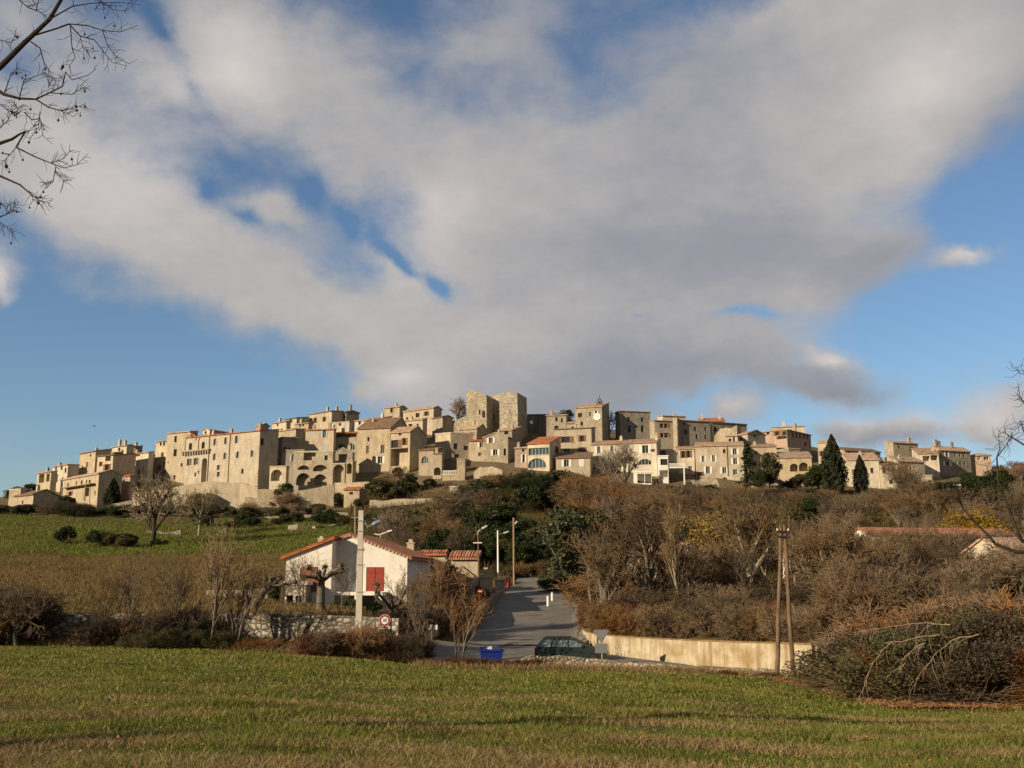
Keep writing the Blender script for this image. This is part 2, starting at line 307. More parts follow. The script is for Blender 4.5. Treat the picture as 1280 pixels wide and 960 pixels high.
def ground_mat():
    m = bpy.data.materials.new('ground'); nt = nodes(m); tc = N(nt, 'ShaderNodeTexCoord')
    sp = N(nt, 'ShaderNodeSeparateXYZ'); L(nt, tc, 'Object', sp, 0)
    nb = N(nt, 'ShaderNodeTexNoise', i_Scale=.045, i_Detail=6., i_Roughness=.65); L(nt, tc, 'Object', nb, 'Vector')
    yy = N(nt, 'ShaderNodeMath', operation='MULTIPLY_ADD'); L(nt, nb, 0, yy, 0); yy.inputs[1].default_value = 36.; L(nt, sp, 1, yy, 2)
    mr = N(nt, 'ShaderNodeMapRange'); mr.inputs['From Min'].default_value = 18; mr.inputs['From Max'].default_value = 318; L(nt, yy, 0, mr, 0)
    p = lambda y: y / 300
    r = ramp(nt, [(p(0), (.13,.135,.03,1)), (p(54), (.12,.125,.03,1)), (p(62), (.17,.12,.05,1)), (p(90), (.21,.145,.055,1)), (p(138), (.20,.14,.05,1)),
                  (p(146), (.14,.145,.032,1)), (p(195), (.125,.14,.032,1)), (p(215), (.12,.10,.05,1)), (p(232), (.20,.16,.10,1))]); L(nt, mr, 0, r, 0)
    n1 = N(nt, 'ShaderNodeTexNoise', i_Scale=.35, i_Detail=8., i_Roughness=.7); L(nt, tc, 'Object', n1, 'Vector')
    r1 = ramp(nt, [(.42, (0,0,0,1)), (.62, (1,1,1,1))]); L(nt, n1, 0, r1, 0)
    mx = N(nt, 'ShaderNodeMixRGB'); mf = N(nt, 'ShaderNodeMath', operation='MULTIPLY'); mf.inputs[1].default_value = .7; L(nt, r1, 0, mf, 0); L(nt, mf, 0, mx, 0); L(nt, r, 0, mx, 1); mx.inputs[2].default_value = (.17,.12,.055,1)
    n3 = N(nt, 'ShaderNodeTexNoise', i_Scale=3.5, i_Detail=6., i_Roughness=.75); L(nt, tc, 'Object', n3, 'Vector')
    r3 = ramp(nt, [(.3, (.45,.45,.45,1)), (.7, (1.25,1.25,1.25,1))]); L(nt, n3, 0, r3, 0)
    mu = N(nt, 'ShaderNodeMixRGB', blend_type='MULTIPLY'); mu.inputs[0].default_value = 1; L(nt, mx, 0, mu, 1); L(nt, r3, 0, mu, 2)
    finish(nt, mu.outputs[0], 1., n3.outputs[0], .8, .15, .05); return m
gr = npmesh('ground', np.stack([GX, GY, GZ], -1).reshape(-1, 3), FQ, ground_mat(), smooth=True); tag(gr, kind='structure')

def road_mat():
    m = bpy.data.materials.new('asphalt'); nt = nodes(m); tc = N(nt, 'ShaderNodeTexCoord')
    n = N(nt, 'ShaderNodeTexNoise', i_Scale=.5, i_Detail=8., i_Roughness=.7); L(nt, tc, 'Object', n, 'Vector')
    r = ramp(nt, [(.3, (.12,.112,.10,1)), (.5, (.175,.162,.14,1)), (.72, (.23,.21,.18,1))]); L(nt, n, 0, r, 0)
    n2 = N(nt, 'ShaderNodeTexNoise', i_Scale=25., i_Detail=3.); L(nt, tc, 'Object', n2, 'Vector')
    finish(nt, r.outputs[0], .85, n2.outputs[0], .3, .02, .3); return m
RM = road_mat()
def road(name, tab, step=.7, nc=26, dz=.05):
    m = MB(); ysr = np.arange(tab[0][0], tab[-1][0] + .01, step); Y0 = [t[0] for t in tab]; grid = []
    for y in ysr:
        a = np.interp(y, Y0, [X(t[1], t[0]) for t in tab]); b = np.interp(y, Y0, [X(t[2], t[0]) for t in tab])
        xx = np.linspace(a, b, nc); zz = tz(xx, np.full(nc, y)) + dz
        grid.append([(x, y, z) for x, z in zip(xx, zz)])
    for r_ in grid: r_.insert(0, (r_[0][0] - .05, r_[0][1], r_[0][2] - .35)); r_.append((r_[-1][0] + .05, r_[-1][1], r_[-1][2] - .35))
    n = nc + 2
    for r_ in grid: m.v += r_
    for j in range(len(grid) - 1):
        for i in range(n - 1): m.f.append((j*n+i, j*n+i+1, (j+1)*n+i+1, (j+1)*n+i))
    # a front skirt
    return tag(m.build(name, RM), kind='structure')
def strip(name, pts, w, mat, dz):      # a thin worn joint in the asphalt
    m = MB(); P = [gp(x, y, d) for x, y, d in pts]
    for a, b in zip(P, P[1:]):
        n = max(1, int((b - a).length / .5))
        for k in range(n):
            q = [a.lerp(b, k / n), a.lerp(b, (k + 1) / n)]; s = (b - a).normalized().cross(Vector((0, 0, 1))) * w; v = []
            for p, sg in ((q[0], -1), (q[1], -1), (q[1], 1), (q[0], 1)): t = p + s * sg; v.append((t.x, t.y, float(tz(t.x, t.y)) + dz))
            m.poly(v)
    return tag(m.build(name, mat), kind='structure')
strip('road_joint', [(632,808,70.8),(650,806,71.0),(668,806,70.9),(690,803,70.6),(720,802,70.2)], .035, plain('tar', (.03,.028,.026)), .062)
road('road', STREET); road('road_junction', JUNC, .5, 60, .042); road('road_branch', BRAN, .5, 30, .046)

# ------------------------------------------------------------------ camera, sun, sky
cd = bpy.data.cameras.new('camera'); cam = bpy.data.objects.new('camera', cd); COL.objects.link(cam); sc.camera = cam
cd.sensor_fit = 'HORIZONTAL'; cd.angle = 2 * math.atan(640 / F); cd.clip_end = 6000; cd.clip_start = .1
cam.location = (0, 0, EYE); cam.rotation_euler = (R(90) + TH, 0, 0)
AZ, EL = R(35), R(19)
sd = bpy.data.lights.new('sun', 'SUN'); so = bpy.data.objects.new('sun', sd); COL.objects.link(so)
sd.energy = 5.0; sd.angle = R(.55); sd.color = (1, .82, .58)
so.rotation_euler = Vector((math.cos(AZ)*math.cos(EL), math.sin(AZ)*math.cos(EL), -math.sin(EL))).to_track_quat('-Z', 'Y').to_euler()
vs = sc.view_settings; vs.view_transform = 'Standard'; vs.look = 'None'; vs.gamma = 1; vs.exposure = 0.30; vs.use_curve_mapping = False

def azel(px, py):
    d = ray(px, py).normalized(); return math.atan2(d.x, d.y), math.asin(d.z)
def sky():
    w = bpy.data.worlds.new('World'); sc.world = w; w.use_nodes = True; nt = w.node_tree; nt.nodes.clear()
    st = N(nt, 'ShaderNodeTexSky', sky_type='NISHITA', sun_disc=False, sun_elevation=EL, sun_rotation=math.atan2(-math.cos(AZ), -math.sin(AZ)), air_density=1.0, dust_density=.6, ozone_density=2.)
    hs = N(nt, 'ShaderNodeMixRGB', blend_type='MULTIPLY'); hs.inputs[0].default_value = 1; L(nt, st, 0, hs, 1); hs.inputs[2].default_value = SKYTINT
    tc = N(nt, 'ShaderNodeTexCoord'); sp = N(nt, 'ShaderNodeSeparateXYZ'); L(nt, tc, 'Generated', sp, 0)
    M = lambda op, a, b=None, c=None: _m(nt, op, a, b, c)
    az = M('ARCTAN2', sp.outputs[0], sp.outputs[1]); el = M('ARCSINE', sp.outputs[2])
    cb = N(nt, 'ShaderNodeCombineXYZ'); nt.links.new(az, cb.inputs[0]); nt.links.new(el, cb.inputs[1])
    # wind-drawn, uneven edges
    nz = N(nt, 'ShaderNodeTexNoise', i_Scale=5.5, i_Detail=7., i_Roughness=.58); L(nt, cb, 0, nz, 'Vector')
    sub = N(nt, 'ShaderNodeVectorMath', operation='SUBTRACT'); L(nt, nz, 'Color', sub, 0); sub.inputs[1].default_value = (.5,.5,.5)
    sca = N(nt, 'ShaderNodeVectorMath', operation='SCALE'); L(nt, sub, 0, sca, 0); sca.inputs['Scale'].default_value = .10
    add = N(nt, 'ShaderNodeVectorMath', operation='ADD'); L(nt, cb, 0, add, 0); L(nt, sca, 0, add, 1)
    def blobs(lst, base):
        acc = base
        for px, py, rx, ry, rot, wt in lst:
            a, e = azel(px, py)
            mp = N(nt, 'ShaderNodeMapping', vector_type='TEXTURE'); L(nt, add, 0, mp, 0)
            mp.inputs['Location'].default_value = (a, e, 0); mp.inputs['Rotation'].default_value = (0, 0, R(-rot)); mp.inputs['Scale'].default_value = (rx / F, ry / F, 1)
            gt = N(nt, 'ShaderNodeTexGradient', gradient_type='QUADRATIC_SPHERE'); L(nt, mp, 0, gt, 0)
            acc = M('MULTIPLY_ADD', gt.outputs['Fac'], wt, acc)
        return acc
    n2 = N(nt, 'ShaderNodeTexNoise', i_Scale=8., i_Detail=9., i_Roughness=.62, i_Distortion=.25)
    mp2 = N(nt, 'ShaderNodeMapping'); mp2.inputs['Scale'].default_value = (1., 1.7, 1); mp2.inputs['Rotation'].default_value = (0, 0, R(-20)); L(nt, cb, 0, mp2, 0); L(nt, mp2, 0, n2, 'Vector')
    nn = M('MULTIPLY_ADD', n2.outputs[0], 1.15, -.46)
    dens = blobs(CLOUD, nn)
    # cloud cover outside the picture: broken cloud by noise
    sm = N(nt, 'ShaderNodeMapRange', interpolation_type='SMOOTHSTEP'); sm.inputs['From Min'].default_value = .0; sm.inputs['From Max'].default_value = .74; nt.links.new(dens, sm.inputs[0])
    nl = N(nt, 'ShaderNodeTexNoise', i_Scale=5.5, i_Detail=9., i_Roughness=.62); L(nt, mp2, 0, nl, 'Vector')
    lit = blobs(LIGHT, M('MULTIPLY_ADD', nl.outputs[0], .9, .04))
    r = ramp(nt, [(0, (.215,.235,.285,1)), (.35, (.31,.315,.345,1)), (.62, (.435,.415,.405,1)), (1, (.60,.56,.54,1))]); nt.links.new(lit, r.inputs[0])
    cl = N(nt, 'ShaderNodeMixRGB', blend_type='MULTIPLY'); cl.inputs[0].default_value = 1; L(nt, r, 0, cl, 1); cl.inputs[2].default_value = (CLK, CLK, CLK, 1)
    # dull cloud added overhead and behind, out of view, to cut the ambient light
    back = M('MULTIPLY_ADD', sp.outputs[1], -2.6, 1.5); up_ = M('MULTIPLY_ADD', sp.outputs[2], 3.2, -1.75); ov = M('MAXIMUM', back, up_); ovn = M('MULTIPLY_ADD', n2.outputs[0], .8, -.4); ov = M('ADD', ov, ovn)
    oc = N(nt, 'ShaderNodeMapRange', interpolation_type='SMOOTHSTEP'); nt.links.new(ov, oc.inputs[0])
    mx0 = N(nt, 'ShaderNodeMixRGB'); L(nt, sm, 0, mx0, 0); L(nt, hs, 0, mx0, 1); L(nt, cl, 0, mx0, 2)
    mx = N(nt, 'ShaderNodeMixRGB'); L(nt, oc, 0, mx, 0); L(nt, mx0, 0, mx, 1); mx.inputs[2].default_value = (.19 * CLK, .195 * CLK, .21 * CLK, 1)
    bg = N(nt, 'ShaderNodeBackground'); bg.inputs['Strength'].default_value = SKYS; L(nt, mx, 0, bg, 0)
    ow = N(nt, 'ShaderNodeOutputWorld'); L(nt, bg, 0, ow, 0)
    w.cycles.sampling_method = 'MANUAL'; w.cycles.sample_map_resolution = 512
def _m(nt, op, a, b=None, c=None):
    n = N(nt, 'ShaderNodeMath', operation=op)
    for i, v in enumerate((a, b, c)):
        if v is None: continue
        if isinstance(v, (int, float)): n.inputs[i].default_value = v
        else: nt.links.new(v, n.inputs[i])
    return n.outputs[0]
SKYTINT = (.77, .86, .94, 1); SKYS = .1; CLK = .88 / .1
# cloud banks: (photo x, y, radius x, radius y, turn in degrees, weight)
CLOUD = [
 (300,70,260,190,20,.9),(60,130,230,170,10,.75),(150,270,300,120,18,1.0),(330,370,330,110,24,1.0),(520,430,260,120,20,.9),
 (30,20,160,100,0,.35),(470,130,220,170,30,.6),(640,40,250,120,0,.75),(600,270,220,200,30,1.1),(800,270,380,220,5,1.3),(900,160,380,190,-10,1.0),
 (1130,110,300,200,-25,1.1),(1000,40,330,140,0,.8),(1270,60,220,190,0,.8),(760,430,330,130,5,1.1),(960,330,280,110,5,.9),(560,510,170,90,0,.75),
 (700,500,260,90,0,.8),(900,450,240,70,8,.8),(1020,485,150,40,6,.75),(1000,300,240,100,10,.55),(1110,320,120,55,0,.55),
 (350,262,95,52,20,.85),(345,245,60,40,0,.5),(440,215,60,60,0,.4),(480,330,90,40,40,.45),(505,365,50,28,0,.5),(450,500,60,45,0,.5),
 (0,365,60,65,0,.95),(120,385,90,40,0,.42),(1040,452,60,26,12,.75),(1215,327,65,24,-10,.75),(1068,292,50,30,0,.4),(920,515,50,28,0,.65),
 (1060,540,90,34,0,.9),(1140,532,70,36,0,.8),(1215,526,60,36,0,.85),(1265,512,70,44,-10,.8),(1210,410,110,55,-50,.28),(1255,450,60,60,0,.18),
 (195,20,30,80,-35,-.5),(250,230,42,30,30,-.42),(305,268,46,20,25,-.34),(395,222,36,34,20,-.6),(435,278,50,18,45,-.5),(492,325,75,17,48,-.8),(540,362,42,22,30,-.8),
 (735,70,130,110,30,-.26),(690,40,110,90,0,-.1),(1010,45,60,40,60,-.25),(790,388,45,18,0,-.55),(905,397,80,17,0,-.7),(950,400,50,16,0,-.4),
 (1245,262,115,80,-25,-1.1),(1220,400,200,75,0,-.75),(190,490,400,115,10,-.9),(80,420,220,80,10,-.5),(1130,400,140,60,0,-.5),(870,505,90,35,0,-.35),(240,110,30,60,-30,-.35),(20,75,60,60,0,-.3)]
LIGHT = [
 (300,90,230,170,20,.42),(120,180,260,170,10,.36),(200,290,330,130,15,.24),(400,400,300,110,22,.2),(540,270,190,170,30,.45),(600,420,260,110,10,.2),(510,480,130,70,0,.36),
 (1150,120,260,190,-20,.38),(900,150,260,120,0,.08),(780,300,330,150,0,-.2),(960,320,260,90,0,-.16),(860,460,330,80,0,-.27),(1040,488,170,40,0,-.36),(690,520,240,60,0,-.2),
 (680,60,240,140,0,-.25),(560,150,180,110,20,-.12),(880,60,200,110,0,-.1),(1040,448,60,24,0,.6),(1215,325,60,24,0,.5),(1060,525,100,35,0,.4),(1160,515,110,40,0,.42),(1250,510,90,50,0,.42),(1110,550,200,30,0,-.3),
 (0,355,70,60,0,.5),(920,512,50,28,0,.35),(1270,180,150,110,0,-.3),(1120,310,150,60,0,-.15),(290,20,150,90,0,.15)]
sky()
# ------------------------------------------------------------------ houses
VIL = 'houses of the hilltop village'
FRAME = {'w': 'frame_white', 'd': 'frame_brown', 's': 'frame_white', 'b': 'frame_brown', 'u': 'frame_white', 'g': 'frame_white', 'r': 'frame_brown', 'R': 'frame_brown'}
SHUT = {'s': 'shutter_white', 'b': 'shutter_brown', 'u': 'shutter_blue', 'r': 'shutter_red', 'R': 'shutter_rust'}
def solve(C, d, px, z):
    q = (px - 640) / F; zz = z - EYE
    den = d.x - q * d.y * CT
    return (q * (C.y * CT + zz * ST) - C.x) / den if abs(den) > 1e-6 else -1
def house(label, D, cx, yb, ye, xl, xr, yaw=20, roof='mono', mat='stone_warm', rm='tile', wins=(), swins=(), chim=(), p=.26, dep=7., wid=None, ext=7., ov=.35,
          name='stone_house', cat='house', group=VIL, yr=None, rt=.22, corr=0, closed=False):
    C = at(cx, yb, D); ze = at(cx, ye, D).z - C.z; a = R(yaw); sg = 1 if yaw >= 0 else -1
    ax = Vector((math.cos(a), -math.sin(a))); ay = Vector((math.sin(a), math.cos(a)))
    zm = C.z + ze * .6
    Lf = wid or solve(C, ax * -sg, xl if sg > 0 else xr, zm)
    W = solve(C, ay, xr if sg > 0 else xl, C.z + ze * .9)
    W = max(1.6, W) if .15 < W < 30 else dep
    if not (.8 < Lf < 60): Lf = 8.
    x0, x1 = (-Lf, 0.) if sg > 0 else (0., Lf)
    root = thing(name, label, cat, C, -a, group)
    rx, ry = ax, ay
    def fr(px, py):
        d = ray(px, py); o = Vector((0, 0, EYE)) - C          # cam in house axes
        ol = (o.x*rx.x + o.y*rx.y, o.x*ry.x + o.y*ry.y, o.z); dl = (d.x*rx.x + d.y*rx.y, d.x*ry.x + d.y*ry.y, d.z)
        k = -ol[1] / dl[1]; return ol[0] + k*dl[0], ol[2] + k*dl[2], k
    def fs(px, py):
        d = ray(px, py); o = Vector((0, 0, EYE)) - C
        ol = (o.x*rx.x + o.y*rx.y, o.x*ry.x + o.y*ry.y, o.z); dl = (d.x*rx.x + d.y*rx.y, d.x*ry.x + d.y*ry.y, d.z)
        k = -ol[0] / dl[0]; return ol[1] + k*dl[1], ol[2] + k*dl[2], k
    wall = MB()
    Mt = MATS[mat]
    def facade(P, s0, s1, ztop, inward, wl, f):
        # P(s, z, depth) -> local point; wl: windows (px, py, w, h, style)
        holes = []
        for (px, py, w, h, st) in wl:
            s, z, k = f(px, py); ww = w * 1.22 * k / F; 
            if f is fr: ww /= max(.35, abs(math.cos(a) + math.sin(a) * 0))
            else: ww /= max(.3, abs(math.sin(a)))
            hh = h * 1.1 * k / F
            q = [max(s0 + .12, s - ww/2), min(s1 - .12, s + ww/2), max(-ext + .5, z - hh/2), min(ztop - .12, z + hh/2)]
            if q[1] - q[0] < .25 or q[3] - q[2] < .25: continue
            if any(q[0] < o[1] + .05 and q[1] > o[0] - .05 and q[2] < o[3] + .05 and q[3] > o[2] - .05 for o, _ in holes): continue
            holes.append((q, st))
        if f is fr and group == VIL and not name.startswith('conv') and holes == holes:       # ordinary small windows where the wall would otherwise be blank
            ra = random.Random(int(abs(s0 * 7.1) * 100 + ztop * 31)); nn = int((s1 - s0) // 2.6)
            for a_ in range(nn):
                for b_ in range(int(max(0, ztop - .9) // 2.7)):
                    if ra.random() > .42: continue
                    s = s0 + (a_ + .5) * (s1 - s0) / nn + ra.uniform(-.35, .35); z = ztop - 1.5 - b_ * 2.7 + ra.uniform(-.3, .2); w_, h_ = ra.uniform(.3, .48), ra.uniform(.42, .68)
                    q = [s - w_, s + w_, z - h_, z + h_]
                    if q[0] < s0 + .5 or q[1] > s1 - .5 or q[2] < -ext + .5 or any(q[0] - .75 < o[1] and q[1] + .75 > o[0] and q[2] - .5 < o[3] and q[3] + .5 > o[2] for o, _ in holes): continue
                    holes.append((q, ra.choice(('d', 'd', 'w', 'b', 's'))))
        xs_ = sorted({s0, s1, *[h[0][0] for h in holes], *[h[0][1] for h in holes]}); zs_ = sorted({-ext, ztop, *[h[0][2] for h in holes], *[h[0][3] for h in holes]})
        for i in range(len(xs_) - 1):
            for j in range(len(zs_) - 1):
                xm, zc = (xs_[i] + xs_[i+1]) / 2, (zs_[j] + zs_[j+1]) / 2
                if any(h[0][0] < xm < h[0][1] and h[0][2] < zc < h[0][3] for h in holes): continue
                wall.poly([P(xs_[i], zs_[j], 0), P(xs_[i+1], zs_[j], 0), P(xs_[i+1], zs_[j+1], 0), P(xs_[i], zs_[j+1], 0)])
        for (a0, a1, b0, b1), st in holes:
            op = 'o' in st; dp = 2.2 if op else .4
            wall.poly([P(a0,b0,0), P(a1,b0,0), P(a1,b0,dp), P(a0,b0,dp)]); wall.poly([P(a0,b1,0), P(a0,b1,dp), P(a1,b1,dp), P(a1,b1,0)])
            wall.poly([P(a0,b0,0), P(a0,b0,dp), P(a0,b1,dp), P(a0,b1,0)]); wall.poly([P(a1,b0,0), P(a1,b1,0), P(a1,b1,dp), P(a1,b0,dp)])
            if 'a' in st:
                m_ = (a0 + a1) / 2; rr = (a1 - a0) / 2; hr = min(rr, (b1 - b0) * .75)
                for sgn in (-1, 1):
                    e = m_ + sgn * rr; pts = [P(e, b1, .01)] + [P(m_ + sgn * rr * math.cos(t), b1 - hr + hr * math.sin(t), .01) for t in np.linspace(0, math.pi/2, 7)]
                    wall.prism(pts, tuple(Vector(P(0, 0, .2)) - Vector(P(0, 0, 0))))
            if op: wall.poly([P(a0,b0,dp), P(a1,b0,dp), P(a1,b1,dp), P(a0,b1,dp)]); continue
            fm = MB(); k0 = [c for c in st if c in FRAME] or ['d']; fmat = MATS[FRAME[k0[0]]]; t = .07 if k0[0] != 'w' else .11
            def fb(u0, u1, v0, v1, d0, d1, mb):
                A = P(u0, v0, d0); B = P(u1, v1, d1)
                mb.box(tuple(min(i, j) for i, j in zip(A, B)), tuple(max(i, j) for i, j in zip(A, B)))
            e_ = .004
            fb(a0+e_, a0+t, b0+e_, b1-e_, .28, .36, fm); fb(a1-t, a1-e_, b0+e_, b1-e_, .28, .36, fm); fb(a0+t, a1-t, b1-t, b1-e_, .28, .36, fm); fb(a0+t, a1-t, b0+e_, b0+t, .28, .36, fm)
            if 'c' in st and k0[0] not in SHUT:
                pass
            else:
                nm = max(1, round((a1 - a0) / 1.1)); 
                for q in range(1, nm + 1):
                    if nm > 1 or a1 - a0 > .7:
                        u = a0 + (a1 - a0) * q / (nm + 1) if nm > 1 else (a0 + a1) / 2; fb(u-.03, u+.03, b0+t, b1-t, .29, .35, fm)
                    if nm == 1: break
            if 'D' in st:
                fw = fm.build('door', MATS['frame_brown'], root); pn = MB(); fb(a0+t, a1-t, b0+t, b1-t, .31, .33, pn); pn.build('panel', MATS['shutter_brown'], fw); continue
            fw = fm.build('window', fmat, root); pn = MB(); pn.poly([P(a0+.01,b0+.01,.37), P(a1-.01,b0+.01,.37), P(a1-.01,b1-.01,.37), P(a0+.01,b1-.01,.37)])
            pn.build('pane', MATS['pane_blue' if 'g' in st else 'pane_dark'], fw)
            if k0[0] in SHUT:
                wv = (a1 - a0) * .5
                if 'c' in st:      # closed
                    mid_ = (a0 + a1) / 2
                    for u0, u1 in ((a0+.01, mid_-.02), (mid_+.02, a1-.01)):
                        sb = MB(); fb(u0, u1, b0+.01, b1-.01, .03, .08, sb)
                        for v_ in (.2, .8): fb(u0+.06, u1-.06, b0+(b1-b0)*v_-.05, b0+(b1-b0)*v_+.05, .0, .028, sb)
                        sb.build('shutter', MATS[SHUT[k0[0]]], fw)
                else:
                    for u0, u1 in ((a0 - wv, a0 - .015), (a1 + .015, a1 + wv)):
                        if u0 < s0 + .02 or u1 > s1 - .02: continue
                        sb = MB(); fb(u0, u1, b0 - .02, b1 + .02, -.065, -.012, sb); sb.build('shutter', MATS[SHUT[k0[0]]], fw)
            else:
                sl = MB(); fb(a0 - .1, a1 + .1, b0 - .1, b0 - .005, -.08, .02, sl); sl.build('sill', MATS['stone_pale'], fw)
    facade(lambda s, z, d: (s, d, z), x0, x1, ze, 1, wins, fr)
    if sg > 0:
        facade(lambda s, z, d: (-d, s, z), 0, W, ze, 1, swins, fs); wall.poly([(x0, W, -ext), (x0, 0, -ext), (x0, 0, ze), (x0, W, ze)])
    else:
        facade(lambda s, z, d: (d, s, z), 0, W, ze, 1, swins, fs); wall.poly([(x1, 0, -ext), (x1, W, -ext), (x1, W, ze), (x1, 0, ze)])
    wall.poly([(x1, W, -ext), (x0, W, -ext), (x0, W, ze), (x1, W, ze)])
    H = {'root': root, 'x0': x0, 'x1': x1, 'W': W, 'ze': ze, 'fr': fr, 'fs': fs, 'C': C}
    if rm == 'tile': rm = 'tile'
    rf = MB(); o = ov; xm = (x0 + x1) / 2
    def quad(q):
        if corr: corrquad(rf, q, corr, rt)
        else: rf.slab(q, rt)
    if roof == 'mono':
        hb = p * W if yr is None else max(.2, at(cx, yr, D + W).z - C.z - ze)
        for xx in (x0, x1): wall.poly([(xx, 0, ze), (xx, W, ze), (xx, W, ze + hb)])
        wall.poly([(x0, W, ze), (x1, W, ze), (x1, W, ze + hb), (x0, W, ze + hb)])
        k = hb / W; quad([(x0 - o*.6, -o, ze - k*o + rt), (x1 + o*.6, -o, ze - k*o + rt), (x1 + o*.6, W + .1, ze + hb + rt), (x0 - o*.6, W + .1, ze + hb + rt)]); H['rz'] = lambda x, y: ze + k*y; ax_ = '_x'
    elif roof == 'gable_side':
        hb = p * W / 2; k = p; y_ = W / 2
        for xx in (x0, x1): wall.poly([(xx, 0, ze), (xx, W, ze), (xx, y_, ze + hb)])
        quad([(x0 - o*.6, -o, ze - k*o + rt), (x1 + o*.6, -o, ze - k*o + rt), (x1 + o*.6, y_, ze + hb + rt), (x0 - o*.6, y_, ze + hb + rt)])
        quad([(x1 + o*.6, W + o, ze - k*o + rt), (x0 - o*.6, W + o, ze - k*o + rt), (x0 - o*.6, y_ + .003, ze + hb + rt), (x1 + o*.6, y_ + .003, ze + hb + rt)]); H['rz'] = lambda x, y: ze + k*min(y, W - y); ax_ = '_x'
    elif roof == 'gable_front':
        hb = p * Lf / 2; k = p
        for yy in (0, W): wall.poly([(x0, yy, ze), (x1, yy, ze), (xm, yy, ze + hb)])
        quad([(x0 - o, W + o*.6, ze - k*o + rt), (x0 - o, -o*.6, ze - k*o + rt), (xm, -o*.6, ze + hb + rt), (xm, W + o*.6, ze + hb + rt)])
        quad([(x1 + o, -o*.6, ze - k*o + rt), (x1 + o, W + o*.6, ze - k*o + rt), (xm + .003, W + o*.6, ze + hb + rt), (xm + .003, -o*.6, ze + hb + rt)]); H['rz'] = lambda x, y: ze + k*min(x - x0, x1 - x); ax_ = '_y'
    elif roof == 'hip':
        hb = p * min(Lf, W) / 2; i = min(Lf, W) / 2
        b = [(x0-o, -o, ze), (x1+o, -o, ze), (x1+o, W+o, ze), (x0-o, W+o, ze)]
        r0, r1 = ((x0 + i, W/2, ze + hb + .2), (x1 - i, W/2, ze + hb + .2)) if Lf >= W else ((xm, i, ze + hb + .2), (xm, W - i, ze + hb + .2))
        lo = [(q[0], q[1], ze + .002) for q in b]; hi = [(q[0], q[1], ze + .18) for q in b]
        rf.poly(lo[::-1])
        for q in range(4): rf.poly([lo[q], lo[(q+1)%4], hi[(q+1)%4], hi[q]])
        if Lf >= W: rf.poly([hi[0], hi[1], r1, r0]); rf.poly([hi[1], hi[2], r1]); rf.poly([hi[2], hi[3], r0, r1]); rf.poly([hi[3], hi[0], r0])
        else: rf.poly([hi[0], hi[1], r0]); rf.poly([hi[1], hi[2], r1, r0]); rf.poly([hi[2], hi[3], r1]); rf.poly([hi[3], hi[0], r0, r1])
        H['rz'] = lambda x, y: ze + .5; ax_ = '_x'
    else:
        rf.box((x0 - .12, -.12, ze + .002), (x1 + .12, W + .12, ze + .28)); H['rz'] = lambda x, y: ze; ax_ = '_x'
    H['wall'] = wall.build('wall', Mt, root)
    rmat = MATS[{'tile': 'tile' + ax_, 'red': 'tile_red' + ax_, 'old': 'tile_old_x'}.get(rm, rm)]
    H['roof'] = rf.build('roof', rmat, root)
    if group == VIL and not chim and name == 'stone_house' and roof != 'flat':
        rc = random.Random(int(cx * 13 + ye * 7))
        if rc.random() < .5: chim = [(xl + (cx - xl) * rc.uniform(.2, .8) if sg > 0 else cx + (xr - cx) * rc.uniform(.2, .8), rc.uniform(.6, 1.2), rc.uniform(.3, .7))]
    for c in chim:                                  # (photo x, height in m[, place across the depth])
        cpx, ch = c[0], c[1]; ty = (c[2] if len(c) > 2 else .45) * W
        s = fr(cpx, ye)[0]; s = min(max(s, x0 + .6), x1 - .6)
        cm = MB(); z0 = H['rz'](s, ty) - .2; cm.box((s-.35, ty-.3, z0), (s+.35, ty+.3, z0 + ch + .3)); cm.box((s-.43, ty-.38, z0 + ch + .302), (s+.43, ty+.38, z0 + ch + .42)); cm.box((s-.2, ty-.18, z0 + ch + .422), (s+.2, ty+.18, z0 + ch + .75))
        cm.build('chimney', MATS['stone_warm' if mat.startswith('stone') else mat], H['roof'])
    return H
def corrquad(mb, q, per, t):
    A, B, Cc, Dd = [Vector(p) for p in q]; n = max(2, int((B - A).length / per)); st = 4; nrm = (B - A).cross(Dd - A).normalized()
    if nrm.z < 0: nrm = -nrm
    mb.slab([A - nrm*.03, B - nrm*.03, Cc - nrm*.03, Dd - nrm*.03], t - .02)
    top = []; rows = 5
    for r_ in range(rows + 1):
        f = r_ / rows; row = []
        for i in range(n * st + 1):
            u = i / (n * st); h = .07 * abs(math.sin(math.pi * i / st)) ** .7
            row.append(A.lerp(B, u).lerp(Dd.lerp(Cc, u), f) + nrm * h)
        top.append(row)
    b = len(mb.v); w = n * st + 1
    for r_ in top: mb.v += [tuple(p) for p in r_]
    for r_ in range(rows):
        for i in range(w - 1): mb.f.append((b + r_*w + i, b + r_*w + i + 1, b + (r_+1)*w + i + 1, b + (r_+1)*w + i))
def slab_px(mb, D, cx, yaw, pts, thick):     # an upright slab with real thickness; its outline in its own plane
    C = at(cx, 600, D); a = R(yaw); ax = Vector((math.cos(a), -math.sin(a))); ay = Vector((math.sin(a), math.cos(a))); P = []
    for px, py in pts:
        d = ray(px, py); o = Vector((0, 0, EYE)) - C
        k = -(o.x*ay.x + o.y*ay.y) / (d.x*ay.x + d.y*ay.y); P.append(Vector((d.x*k, d.y*k, EYE + d.z*k)))
    mb.prism(P, (ay.x*thick, ay.y*thick, 0)); return P
def ragged(pts, n, amp, seed, closed_base=None):
    r_ = random.Random(seed); out = []
    for i in range(len(pts) - 1):
        for k in range(n): f = k / n; out.append((pts[i][0] + (pts[i+1][0]-pts[i][0])*f, pts[i][1] + (pts[i+1][1]-pts[i][1])*f + (r_.uniform(-amp, amp) if k or i else 0)))
    return out + [pts[-1]]
